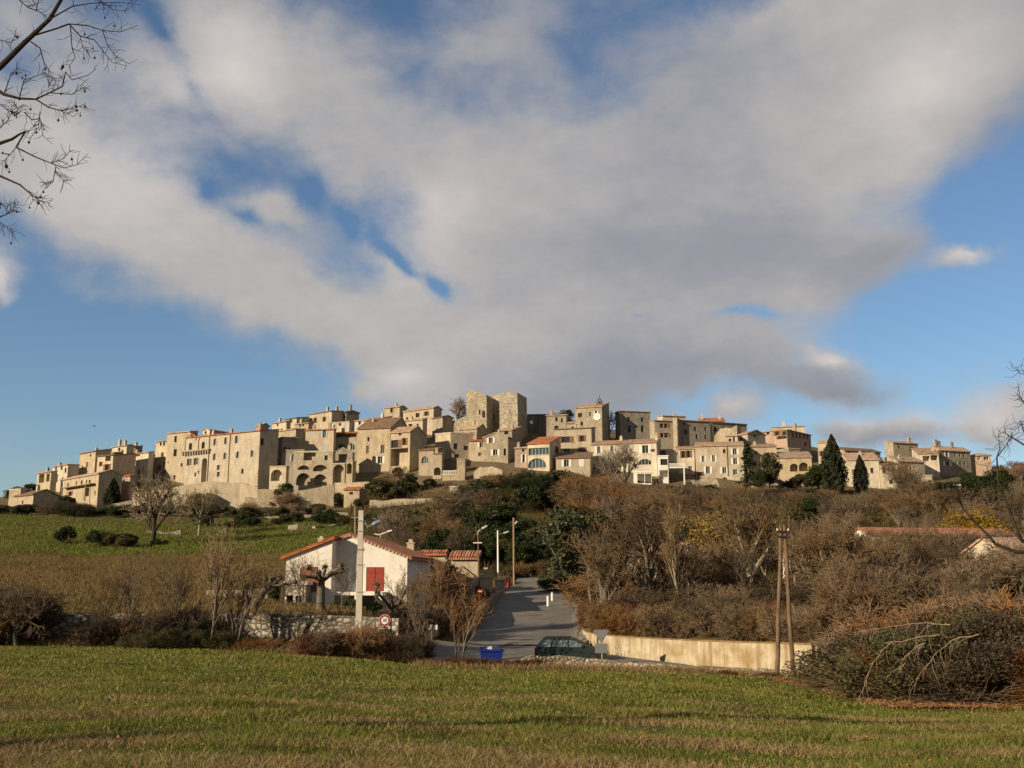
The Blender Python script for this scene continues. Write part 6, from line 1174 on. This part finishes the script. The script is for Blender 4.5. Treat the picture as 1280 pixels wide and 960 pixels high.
cluster(OAK, 22, (722,835), (150,215), (50,74), 'rust-brown leafless tree in the wood below the long cream house', 'rusty trees below the cream house', 23, [c_('twig_rust'), c_('twig_brown'), c_('twig_brown')])
cluster(OAK + TALL, 34, (830,1070), (125,222), (46,80), 'grey-brown leafless tree in the wood behind the A-frame pole', 'wood behind the A-frame pole', 24, [c_('twig_brown'), c_('twig_grey'), c_('twig_dark'), {'trunk':'bark_pale','crown':'twig_brown'}])
cluster(['yellow0'], 8, (848,912), (116,140), (60,80), 'ochre-yellow shrub in the wood below the slender conifer', 'yellow shrubs below the conifer', 25, [fo('leaf_yellow','twig_rust'), fo('leaf_mixed'), fo('leaf_yellow','twig_rust')], cap=[(840,645),(920,640)])
cluster(OAK + SHR, 13, (1086,1280), (110,116), (62,84), 'brown leafless tree right in front of the long orange-roofed house', 'trees before the orange-roofed house', 51, [sh_('twig_brown'), sh_('twig_grey')], line=1., cap=[(1080,655),(1280,657)])
cluster(EV, 9, (800,1060), (165,222), (26,40), 'dark evergreen in the brown wood below the white balcony house', 'evergreens in the brown wood', 26, [None, {'crown':'leaf_mixed'}])
cluster(OAK, 20, (1060,1290), (150,212), (34,56), 'brown leafless tree in the wood above the long orange roof', 'wood above the long orange roof', 27, [c_('twig_brown'), c_('twig_brown'), c_('twig_grey')])
cluster(['yellow0'], 9, (1180,1275), (134,150), (46,66), 'golden-yellow shrub thicket right of the long orange roof', 'golden shrubs by the orange roof', 28, [fo('leaf_yellow','twig_rust')])
# beside the road
P1('silver', 706, 113, 100, 'silvery grey-green tree leaning over the street from the right', wide=1.1); P1('ever1', 742, 116, 86, 'dark olive evergreen just right of the silvery tree', mats={'crown':'leaf_mixed'}, wide=1.1)
P1('bush0', 690, 108, 30, 'low grey-green bush at the foot of the silvery tree', mats=fo('leaf_olive'), wide=1.3)
P1('tall1', 846, 79, 150, 'tall pale forked tree with bare white stems above the yellow wall', mats={'trunk':'bark_pale','crown':'twig_grey'}, wide=.75, rot=.6)
cluster(['sap0','sap1','oak0','tall1'], 26, (742,1050), (76,112), (105,165), 'tangled leafless tree above the yellow retaining wall', 'leafless trees above the yellow wall', 29, [c_('twig_brown'), {'trunk':'bark_pale','crown':'twig_grey'}, c_('twig_dark'), {'trunk':'bark_pale','crown':'twig_brown'}], wide=(.9,1.2), cap=[(738,650),(780,636),(830,640),(850,676),(910,676),(935,622),(1000,616),(1050,650)])
cluster(SHR, 20, (745,1050), (68,92), (34,58), 'brown twiggy shrub behind the yellow retaining wall', 'shrubs behind the yellow wall', 30, [sh_('twig_brown'), sh_('twig_dark'), sh_('twig_rust')], wide=(1.1,1.6))
cluster(SHR, 24, (748,1050), (71.5,55.6), (34,56), 'brown twiggy shrub crowding the top of the yellow retaining wall', 'shrubs along the wall top', 50, [sh_('twig_brown'), sh_('twig_grey'), sh_('twig_dark')], wide=(.9,1.3), line=.5)
cluster(SHR, 10, (731,812), (77.5,68.5), (30,44), 'red-brown twig of the hedge on top of the curved wall end', 'red hedge on the curved wall', 31, [sh_('twig_red')], wide=(.5,.7), line=.3, avoid=False)
cluster(OAK + SHR, 34, (1035,1310), (60,112), (56,100), 'dense leafless tree or shrub between the bramble mound and the orange roof', 'thicket behind the bramble mound', 32, [sh_('twig_brown'), sh_('twig_dark'), sh_('twig_grey')], wide=(1.,1.35), cap=[(1030,664),(1300,668)])
P1('palm', 566, 96, 46, 'small dark palm between the stone cottage and the ochre house', wide=.85)
cluster(SHR + BU, 12, (572,622), (80,100), (16,26), 'dark shrub overgrowing the garden wall left of the street', 'shrubs along the street\'s left wall', 33, [sh_('twig_dark'), fo('leaf_mixed','twig_dark')])
cluster(BU + SHR, 10, (625,690), (114,122), (12,24), 'low scrub at the top end of the street', 'scrub at the street top', 34, [fo('leaf_mixed'), sh_('twig_rust'), fo('leaf_ivy')])
# white house garden
P1('pollard0', 314, 68, 66, 'crooked pollarded tree leaning right in front of the grey garden panels', rot=0); P1('pollard1', 402, 67, 78, 'thick knobbly pollarded tree before the rust-coloured shutter', rot=.6); P1('pollard2', 486, 66, 70, 'pollarded tree before the right end of the white gabled house', rot=2.)
P1('hedgebush', 344, 84, 27, 'bright green clipped bush beside the stone porch', wide=.75); P1('bush0', 470, 79, 18, 'round green bush before the dark garage opening', mats=fo('leaf_ivy'), wide=1.4); P1('bush1', 440, 80, 15, 'small green bush under the balcony', mats=fo('leaf_green'), wide=1.3)
cluster(['sap0','sap1','oak0'], 4, (512,585), (64,80), (62,96), 'brown leafless tree in front of the stone cottage', 'leafless trees before the cottage', 35, [c_('twig_brown'), c_('twig_rust')], wide=(.85,1.1))
cluster(SHR, 9, (492,582), (63,76), (28,46), 'red-brown thicket shrub left of the junction', 'thicket left of the junction', 36, [sh_('twig_brown'), sh_('twig_rust'), sh_('twig_dark')], wide=(.9,1.3))
P1('sap1', 575, 59.6, 118, 'forked sapling with rusty twigs standing by the blue container', mats={'trunk':'bark_grey','crown':'twig_rust'}, wide=1.0, rot=1.); P1('sap0', 528, 59.6, 122, 'upright sapling left of the white direction sign', mats=c_('twig_brown'), wide=.85)
for px, D, hp, lb in ((352, 73, 62, 'thin bare sapling in front of the stone porch'), (376, 75, 78, 'bare sapling in front of the left red-brown shutter'), (430, 72, 70, 'bare sapling before the shaded recess of the white gabled house'), (503, 76, 74, 'bare sapling at the right corner of the white gabled house')): P1('sap%d' % (px % 2), px, D, hp, lb, mats=c_('twig_brown'), wide=1.1)
# along the left wall
P1('sap0', 265, 57.6, 166, 'tallest many-stemmed leafless tree before the left drystone wall', mats=c_('twig_grey'), wide=1.05); P1('sap1', 168, 58, 128, 'slender leafless tree left of the tallest one at the drystone wall', mats=c_('twig_grey'), wide=.9); P1('sap1', 298, 58, 132, 'leaning leafless sapling right of the tallest tree at the wall', mats=c_('twig_brown'), wide=1.)
P1('sap0', 226, 58.4, 118, 'dark thin sapling between two grey ones at the drystone wall', mats=c_('twig_dark'), wide=.9); P1('sap0', 132, 58.4, 110, 'thin leafless sapling left of the slender tree at the wall', mats=c_('twig_brown'), wide=.9)
cluster(SHR + OAK, 11, (-30,56), (56,59), (58,88), 'dense brown shrub filling the far left of the field edge', 'shrubs at the far left field edge', 37, [sh_('twig_brown'), sh_('twig_dark')], wide=(1.,1.4))
cluster(SHR, 11, (112,262), (57.5,59), (36,62), 'brown leafless shrub screening the left drystone wall', 'shrubs screening the drystone wall', 38, [sh_('twig_brown'), sh_('twig_dark'), sh_('twig_rust')], wide=(.9,1.3), line=.6)
cluster(['bramble0','bramble1'], 7, (170,285), (56,58), (18,34), 'dark ivy-green bramble at the base of the left shrubs', 'brambles at the left wall base', 39, [fo('leaf_mixed','twig_brown')], line=.5)
cluster(SHR, 4, (285,400), (58,59), (12,24), 'low dry shrub in front of the bare stretch of drystone wall', 'low shrubs before the bare wall', 40, [sh_('twig_rust')], line=.5)
cluster(BR, 11, (388,520), (56.5,58), (24,40), 'rounded dark bramble at the foot of the concrete pole', 'brambles by the concrete pole', 41, [fo('leaf_bramble'), fo('leaf_dry','twig_rust')], wide=(.9,1.3), line=.8)
cluster(SHR, 9, (395,525), (57,59.5), (34,54), 'brown twiggy shrub around the concrete pole', 'shrubs by the concrete pole', 42, [sh_('twig_brown'), sh_('twig_rust')], line=.8)
cluster(BR, 14, (520,670), (56.5,58.2), (11,18), 'low rust-coloured bramble along the field edge before the blue container', 'rusty brambles before the container', 43, [fo('leaf_dry','twig_rust'), fo('leaf_bramble')], wide=(1.1,1.6), line=.5)
cluster(BR, 9, (665,860), (57.4,55.5), (4,9), 'low rust bramble tuft in front of the low tumbled stone wall', 'bramble tufts before the low wall', 44, [fo('leaf_dry','twig_rust'), fo('leaf_bramble')], wide=(1.5,2.4), line=.4)
cluster(BR, 7, (880,1010), (53,50), (9,18), 'dry tuft between the A-frame pole and the field', 'dry tufts by the A-frame pole', 45, [fo('leaf_dry','twig_rust')], wide=(1.2,1.8), line=.5)
# the great bramble mound at the right
MC = [(1000,835),(1040,818),(1080,786),(1130,768),(1200,750),(1280,738),(1500,735)]
cluster(BR, 20, (1052,1330), (33,45), (100,170), 'big dark bramble in the tall mound at the right field edge', 'great bramble mound', 46, [fo('leaf_bramble','twig_brown'), fo('leaf_bramble','twig_dark'), fo('leaf_mixed','twig_brown'), fo('leaf_mixed','twig_dark')], wide=(.9,1.2), cap=MC)
cluster(BR, 10, (1030,1330), (30,37), (60,100), 'lower rusty bramble at the front of the right mound', 'front of the bramble mound', 47, [fo('leaf_bramble'), fo('leaf_dry','twig_rust')], wide=(1.,1.4), cap=MC)
cluster(SHR, 10, (1060,1330), (36,48), (130,200), 'tall twiggy shrub rising out of the right bramble mound', 'shrubs out of the bramble mound', 48, [sh_('twig_brown'), sh_('twig_rust')], wide=(.8,1.1), cap=[(x, y - 12) for x, y in MC])
def canes(label, pts, D, r0):
    P = [at(x, y, d) for (x, y), d in zip(pts, np.linspace(D, D + .8, len(pts)))]; rc = random.Random(len(lb)); P = [P[i].lerp(P[i+1], k/3) + Vector((rc.uniform(-.04,.04), rc.uniform(-.05,.05), rc.uniform(-.035,.035))) for i in range(len(P)-1) for k in range(3)] + [P[-1]]; m = MB(); m.path(P, list(np.linspace(r0, r0 * .35, len(P))), 6); return m, P
for i, (lb, pts, D) in enumerate((('pale arching branch bending down to the grass at the mound\'s left side', [(1173,793),(1145,797),(1117,803),(1098,819),(1082,850),(1071,880)], 30.5),
        ('pale arching branch curving high across the mound\'s middle', [(1223,793),(1189,800),(1167,819),(1154,837),(1140,859)], 30.2),
        ('long grey branch lying flat along the top of the mound', [(1186,781),(1160,779),(1129,780),(1100,785),(1076,791)], 31.5),
        ('short pale forked branch in the middle of the mound', [(1157,803),(1145,809),(1134,822),(1123,842)], 30.1))):
    m, P = canes(lb, pts, D, .015); rr = random.Random(i)
    for k in range(1, len(P) - 1):
        q = P[k] + Vector((rr.uniform(-.5,.2), rr.uniform(-.2,.2), rr.uniform(-.7,-.2))); m.path([P[k], P[k].lerp(q, .5) + Vector((-.05,0,.05)), q], [.008,.006,.003], 4)
    tag(m.build('arching_branch', MATS['pale_wood']), lb, 'branch', None)
# dark leafless tree standing just outside the right edge
T = thing('bare_tree', 'dark near leafless tree reaching in from the right edge over the golden shrubs', 'tree', g(1330, 27)); Dn = 27
def traced(root, mat, lines, D, name, k=6, dj=.0, seed=1, rk=1.):
    rr = random.Random(seed); m = MB()
    for pts, r0, r1 in lines:
        P = []; r0, r1 = r0 * rk, r1 * rk
        for i, q in enumerate(pts): P.append(at(q[0], q[1], D + (q[2] if len(q) > 2 else 0) + dj * math.sin(i * .9 + len(pts))))
        m.path(P, list(np.linspace(r0, r1, len(P))), k)
    return m.build(name, MATS[mat], root, root.location)
b_ = at(1330, 890, 27); b_.z = T.location.z
traced(T, 'bark_dark', [([(1330,900),(1322,800),(1312,730),(1300,680)], .18, .11), ([(1300,680),(1277,676),(1262,640),(1248,604),(1246,572)], .06, .02), ([(1300,690),(1270,690),(1244,680),(1238,672),(1214,648),(1204,636)], .055, .018), ([(1300,680),(1310,600),(1300,560)], .08, .045)], 27, 'trunk', 8)
tw = [([(1204,636),(1197,622),(1192,608)], .025, .008), ([(1238,672),(1220,673),(1200,677),(1184,684)], .028, .008), ([(1218,650),(1204,648),(1192,652)], .02, .006), ([(1248,604),(1236,592),(1232,580)], .02, .007), ([(1246,572),(1250,560),(1248,545)], .028, .006), ([(1246,572),(1258,556),(1265,545),(1264,540)], .02, .006),
      ([(1262,640),(1268,618),(1264,600)], .02, .007), ([(1300,560),(1280,556),(1262,545),(1254,540)], .045, .012), ([(1300,560),(1280,540),(1275,526)], .04, .012), ([(1300,556),(1284,510),(1275,496),(1272,478)], .03, .008), ([(1290,510),(1277,500),(1272,492)], .016, .005), ([(1295,530),(1278,530),(1270,536)], .014, .005), ([(1286,470),(1274,466),(1271,458)], .014, .005), ([(1252,612),(1244,618),(1236,616)], .014, .005), ([(1277,676),(1262,660),(1250,658),(1240,664)], .02, .006)]
rr = random.Random(8)
for pts, a, b in list(tw):
    for q in range(10):
        i = rr.randrange(len(pts) - 1); f = rr.random(); x0_ = pts[i][0] + (pts[i+1][0]-pts[i][0])*f; y0_ = pts[i][1] + (pts[i+1][1]-pts[i][1])*f; an = rr.uniform(0, 6.28); l = rr.uniform(8, 22)
        tw.append(([(x0_, y0_), (x0_ + l*.5*math.cos(an), y0_ + l*.5*math.sin(an)), (x0_ + l*math.cos(an+.4), y0_ + l*math.sin(an+.4))], .010, .004))
traced(T, 'bark_dark', tw, 27, 'crown', 5, .25, rk=.75)
# plane tree overhanging from the upper left; its trunk stands left of the frame
PT = thing('plane_tree', 'bare plane tree boughs with hanging seed balls in the upper left corner', 'tree', g(-330, 9.5)); D0 = 9.5
LB = [([(-330,1120),(-320,700),(-300,420),(-260,280)], .3, .2), ([(-260,280),(-150,200),(0,84),(30,54),(62,24),(82,-10),(95,-40)], .05, .016), ([(-260,300),(-120,250),(-40,205),(-10,108),(5,118),(24,123),(45,124)], .042, .013), ([(-260,330),(-120,230),(0,179),(15,174),(24,168),(32,164)], .034, .010), ([(-300,420),(-120,300),(-30,205),(0,220),(25,231),(40,244)], .026, .008), ([(-280,420),(-60,310),(0,271),(8,268)], .018, .006)]
traced(PT, 'bark_dark', LB, D0, 'trunk', 8, rk=.75)
TW = [([(40,45),(70,36),(86,30),(110,32),(128,38),(150,40),(172,32)], .016, .004), ([(86,30),(100,45),(118,50),(130,65),(140,78),(160,83)], .011, .003), ([(62,24),(90,8),(115,4),(150,3),(176,6)], .012, .003), ([(82,-5),(110,-8),(130,6),(152,8)], .01, .003), ([(88,34),(90,60),(94,72),(86,84)], .009, .003), ([(100,46),(104,60),(116,66)], .007, .003),
  ([(38,52),(50,60),(55,78),(62,90),(70,102),(66,112)], .01, .004), ([(24,0),(36,10),(48,14),(60,22)], .01, .004), ([(45,14),(50,-10)], .008, .003), ([(0,50),(14,54),(20,44)], .008, .003), ([(45,124),(62,116),(78,108),(82,90),(90,100),(110,94),(120,86)], .014, .003), ([(45,124),(60,134),(75,138),(92,136),(106,130)], .011, .003), ([(62,116),(90,118),(106,108)], .009, .003), ([(75,138),(92,146)], .006, .003),
  ([(24,123),(30,100),(44,96),(58,90)], .009, .003), ([(5,118),(14,92),(24,84)], .009, .003), ([(20,148),(22,136),(14,124)], .008, .003), ([(30,140),(40,150),(50,148),(54,170),(66,180)], .009, .003), ([(50,140),(48,160),(30,165)], .007, .003), ([(32,164),(20,184),(44,196),(64,204),(80,210),(96,206),(110,192)], .014, .003), ([(64,204),(80,198),(88,188)], .007, .003), ([(70,208),(66,228),(50,232)], .008, .003), ([(70,214),(82,230)], .006, .002),
  ([(0,160),(10,150),(16,140)], .008, .003), ([(24,180),(10,196),(0,206)], .007, .003), ([(40,244),(48,250),(62,254)], .009, .003), ([(36,238),(42,250),(54,258)], .007, .003), ([(8,268),(16,262),(23,254)], .008, .003), ([(0,278),(12,286),(18,292)], .008, .003), ([(8,268),(10,254)], .005, .002), ([(60,110),(66,98),(60,92)], .006, .003), ([(0,130),(12,140),(30,130)], .008, .003), ([(128,38),(134,56),(146,72),(162,80)], .008, .003), ([(118,12),(128,2),(140,12),(160,14)], .006, .003)]
rr = random.Random(12); tips = []
for pts, a, b in list(TW):
    tips.append(pts[-1])
    for q in range(12):
        i = rr.randrange(len(pts) - 1); f = rr.random(); x0_ = pts[i][0] + (pts[i+1][0]-pts[i][0])*f; y0_ = pts[i][1] + (pts[i+1][1]-pts[i][1])*f; an = math.atan2(pts[i+1][1]-pts[i][1], pts[i+1][0]-pts[i][0]) + rr.choice((-1,1))*rr.uniform(.5,1.2); l = rr.uniform(6, 20); bn = an + rr.uniform(-.7,.7)
        TW.append(([(x0_, y0_), (x0_ + l*.5*math.cos(an), y0_ + l*.5*math.sin(an)), (x0_ + l*.5*math.cos(an) + l*.5*math.cos(bn), y0_ + l*.5*math.sin(an) + l*.5*math.sin(bn))], .0042, .0022)); tips.append(TW[-1][0][-1])
traced(PT, 'bark_dark', TW, D0, 'crown', 5, .12, rk=.68)
for i in range(46):
    x, y = rr.choice(tips); x += rr.uniform(-3, 3); y += rr.uniform(0, 7); p = at(x, y, D0 + rr.uniform(-.1, .1)); m = MB(); s = rr.uniform(.009, .014) if i < 42 else rr.uniform(.016, .022)
    m.tube(p - Vector((0,0,s)), p, s*.5, s, 7); m.tube(p, p + Vector((0,0,s)), s, s*.5, 7); m.tube(p + Vector((0,0,s)), p + Vector((0,0,s*4)), .0015, k=4); m.build('seed_ball', MATS['bark_dark'], PT, PT.location)
# sparse wild growth between the individual trees: nobody could count it
def blades(name, X_, Y_, h, w, mat, seed, label, cat, lean=.5, per=7, spread=.12, kind='stuff'):
    rng = np.random.default_rng(seed); n = len(X_) * per; bx = np.repeat(X_, per) + rng.normal(0, 1, n) * np.repeat(spread if np.ndim(spread) else np.full(len(X_), spread), per); by = np.repeat(Y_, per) + rng.normal(0, 1, n) * np.repeat(spread if np.ndim(spread) else np.full(len(X_), spread), per)
    bz = tz(bx, by) - .02; hh = np.repeat(h, per) * rng.uniform(.5, 1.3, n); ww = np.repeat(w, per) * rng.uniform(.6, 1.3, n); a = rng.uniform(0, 6.28, n); l = rng.normal(0, lean, (n, 2)) * hh[:, None]
    B = np.stack([bx, by, bz], 1); s = np.stack([np.cos(a)*ww, np.sin(a)*ww, np.zeros(n)], 1); t = np.stack([l[:,0], l[:,1], hh], 1); mid = np.stack([l[:,0]*.35, l[:,1]*.35, hh*.6], 1)
    V = np.stack([B - s, B + s, B + mid + s*.7, B + t, B + mid - s*.7], 1).reshape(-1, 3); i = np.arange(n)*5
    V = V.reshape(-1, 5, 3); q = np.stack([V[:,0], V[:,1], V[:,2], V[:,4]], 1); tr = np.stack([V[:,4], V[:,2], V[:,3], V[:,3]], 1)
    # quad + tip as one four-sided pair sharing vertices
    VV = V.reshape(-1, 3); F1 = np.stack([i, i+1, i+2, i+4], 1); me = bpy.data.meshes.new(name)
    F2 = np.stack([i+4, i+2, i+3], 1); loops = np.concatenate([F1.ravel(), F2.ravel()]).astype(np.int32); ls = np.concatenate([np.arange(n)*4, n*4 + np.arange(n)*3]).astype(np.int32); lt = np.concatenate([np.full(n, 4), np.full(n, 3)]).astype(np.int32)
    me.vertices.add(len(VV)); me.vertices.foreach_set('co', VV.astype(np.float32).ravel()); me.loops.add(len(loops)); me.loops.foreach_set('vertex_index', loops); me.polygons.add(2*n); me.polygons.foreach_set('loop_start', ls); me.polygons.foreach_set('loop_total', lt); me.update(calc_edges=True)
    return tag(link(name, me, mat), label, cat, None, kind)
# ------------------------------------------------------------------ grass, undergrowth, fallen leaves
def grassmat(name, stops, patch, scale=.25, fine=2.2):
    m = bpy.data.materials.new(name); nt = nodes(m); tc = N(nt, 'ShaderNodeTexCoord'); ge = N(nt, 'ShaderNodeNewGeometry')
    r = ramp(nt, stops); L(nt, ge, 'Random Per Island', r, 0)
    n1 = N(nt, 'ShaderNodeTexNoise', i_Scale=scale, i_Detail=6., i_Roughness=.7); L(nt, tc, 'Object', n1, 'Vector'); r1 = ramp(nt, [(.49, (0,0,0,1)), (.64, (1,1,1,1))]); L(nt, n1, 0, r1, 0)
    mf = N(nt, 'ShaderNodeMath', operation='MULTIPLY'); mf.inputs[1].default_value = .75; L(nt, r1, 0, mf, 0)
    mx = N(nt, 'ShaderNodeMixRGB'); L(nt, mf, 0, mx, 0); L(nt, r, 0, mx, 1); mx.inputs[2].default_value = c4(patch)
    n4 = N(nt, 'ShaderNodeTexNoise', i_Scale=.55, i_Detail=5., i_Roughness=.65); L(nt, tc, 'Object', n4, 'Vector'); r4 = ramp(nt, [(.5, (1,1,1,1)), (.66, (.58,.55,.48,1))]); L(nt, n4, 0, r4, 0)
    m4 = N(nt, 'ShaderNodeMixRGB', blend_type='MULTIPLY'); m4.inputs[0].default_value = 1; L(nt, mx, 0, m4, 1); L(nt, r4, 0, m4, 2); mx = m4
    b = finish(nt, mx.outputs[0], .7, spec=.2); tr = N(nt, 'ShaderNodeBsdfTranslucent'); L(nt, mx, 0, tr, 0); ms = N(nt, 'ShaderNodeMixShader'); ms.inputs[0].default_value = .35; L(nt, b, 0, ms, 1); L(nt, tr, 0, ms, 2)
    L(nt, ms, 0, [x for x in nt.nodes if x.type == 'OUTPUT_MATERIAL'][0], 0); return m
GM = grassmat('grass_field', [(0, (.055,.09,.015,1)), (.35, (.125,.17,.024,1)), (.78, (.24,.24,.045,1)), (1, (.44,.33,.14,1))], (.30,.23,.075), .16)
DM = grassmat('grass_dry', [(0, (.22,.155,.07,1)), (.5, (.33,.235,.105,1)), (1, (.46,.35,.18,1))], (.19,.125,.06))
MM = grassmat('grass_meadow', [(0, (.085,.125,.02,1)), (.6, (.16,.195,.036,1)), (1, (.28,.25,.07,1))], (.19,.14,.05), .06)
VM = grassmat('grass_fallow', [(0, (.14,.095,.04,1)), (.6, (.23,.16,.065,1)), (1, (.31,.22,.10,1))], (.15,.125,.04), .05)
UM = grassmat('undergrowth_brown', [(0, (.06,.04,.02,1)), (.5, (.14,.09,.043,1)), (.85, (.21,.14,.07,1)), (1, (.08,.10,.028,1))], (.07,.07,.026), .09)
rg = np.random.default_rng(99)
def edge(u):   # far limit of the field along each sight line
    px = 640 + u * 1.0187 * F; return np.interp(px, [-200,0,300,440,520,600,745,870,960,1040,1100,1400], [58,58,58,57.6,57.2,57.4,56.8,54.5,52,45,33,31])
n = 62000; u = rg.uniform(-.60, .60, n); d = np.exp(rg.uniform(math.log(7.2), math.log(60), n)); k = d < edge(u); u, d = u[k], d[k]
nz_ = np.sin(u*d*1.3 + 2*np.sin(d*.7)) * np.sin(d*1.1 + 1.7*np.sin(u*d*.6)); k = (rg.random(len(u)) < (.66 + .55*nz_) * np.where(d < 9.2 + .5*np.sin(u*9) + .3*np.sin(u*23) - 1.2*u, .22, 1.)); u, d = u[k], d[k]; nz_ = nz_[k]
blades('field_grass', u*d, d, .042 + .0011*d + .075*np.clip(nz_, 0, 1)**1.5, np.maximum(.0035, .00052*d), GM, 1, 'short green and straw grass covering the near field', 'grass', .55, 8, .05 + .004*d)
n = 20000; u = rg.uniform(-.60, .60, n); d = np.exp(rg.uniform(math.log(7.2), math.log(22), n)); s_ = np.sin(d*2.1 + 3*np.sin(u*5)); k = (s_ > .35) | (d < 9.3 - 1.2*u); u, d = u[k], d[k]
blades('dry_grass', u*d, d, np.full(len(u), .085), np.maximum(.003, .0005*d), DM, 2, 'dry straw-coloured grass along the bottom of the field', 'grass', .9, 7, .08)
def region(n, p0, p1, d0, d1): u = rg.uniform((p0-640)/F, (p1-640)/F, n); d = rg.uniform(d0**.5, d1**.5, n)**2; return u*d, d
x, y = region(16000, -60, 560, 142, 208); blades('meadow_grass', x, y, rg.uniform(.18,.5,len(x)), np.full(len(x), .05), MM, 3, 'green meadow grass on the slope under the rampart', 'grass', .4, 5, .5)
x, y = region(14000, -60, 480, 62, 142); blades('fallow_grass', x, y, rg.uniform(.12,.4,len(x)), np.full(len(x), .035), VM, 4, 'brown dry grass on the lower slope behind the drystone wall', 'grass', .5, 5, .5)
x, y = region(26000, 440, 1420, 66, 232)
ok = np.array([not (58 < b < 122 and in_road(a, b, .8)) for a, b in zip(x, y)]); px_ = 640 + x/y*F
ok &= ~((px_ < 600) & (y < 112)); wl = np.interp(px_, [600,727,748,780,870,960,1046,1400], [125,77,72,68,64,60,57,40]); ok &= y > wl; x, y = x[ok], y[ok]
blades('undergrowth', x, y, rg.uniform(.4,1.5,len(x)), np.full(len(x), .06), UM, 5, 'tangled brown undergrowth covering the wooded slope', 'undergrowth', .45, 6, .6)
x, y = region(5000, -80, 520, 57.2, 59.2); blades('rough_grass', x, y, rg.uniform(.15,.45,len(x)), np.full(len(x), .02), DM, 6, 'dry rough grass along the foot of the left drystone wall', 'grass', .5, 5, .2)
x, y = region(4200, 520, 1060, 53, 60.); wl = np.interp(640 + x/y*F, [520,640,660,745,870,985,1060], [60.3,60.0,58.8,59.,57.2,53.6,52.8]); k = y < wl; blades('verge_grass', x[k], y[k], rg.uniform(.1,.4,k.sum()), np.full(k.sum(), .022), DM, 7, 'dry verge grass before the low stone wall and the junction', 'grass', .6, 5, .2)
# fallen leaves
def fallen(name, u, d, size, seed, label):
    r2 = np.random.default_rng(seed); X_, Y_ = u*d, d; C = np.stack([X_, Y_, tz(X_, Y_) + .03 + r2.uniform(0, .05, len(u))], 1); V, Fq = leaves(r2, C, 1., .4, .8); c = np.repeat(C, 4, 0); V = c + (V - c) * np.repeat(size, 4)[:, None]
    return tag(npmesh(name, V, Fq, MATS['leaf_fallen']), label, 'leaves', None, 'stuff')
n = 2400; u = rg.uniform(-.58, .58, n); d = np.exp(rg.uniform(math.log(6.4), math.log(40), n)); k = (d < edge(u)) & (rg.random(n) < np.clip(.25 + .8*np.sin(u*d*.9 + 1.3*np.sin(d*.55))*np.sin(d*.8), .04, 1)); fallen('fallen_leaves', u[k], d[k], (.014 + .0007*d[k]) * rg.uniform(.6, 1.3, k.sum()), 5, 'brown fallen leaves scattered over the near field')
px_ = rg.uniform(960, 1330, 9000); d0 = np.interp(px_, [960,1040,1100,1330], [47,34.5,29.6,28.6]); d = d0 + rg.exponential(.9, 9000); fallen('leaf_litter', (px_-640)/F/1.0187, d, np.full(9000, .055), 6, 'rust-brown leaf litter heaped along the foot of the bramble mound')
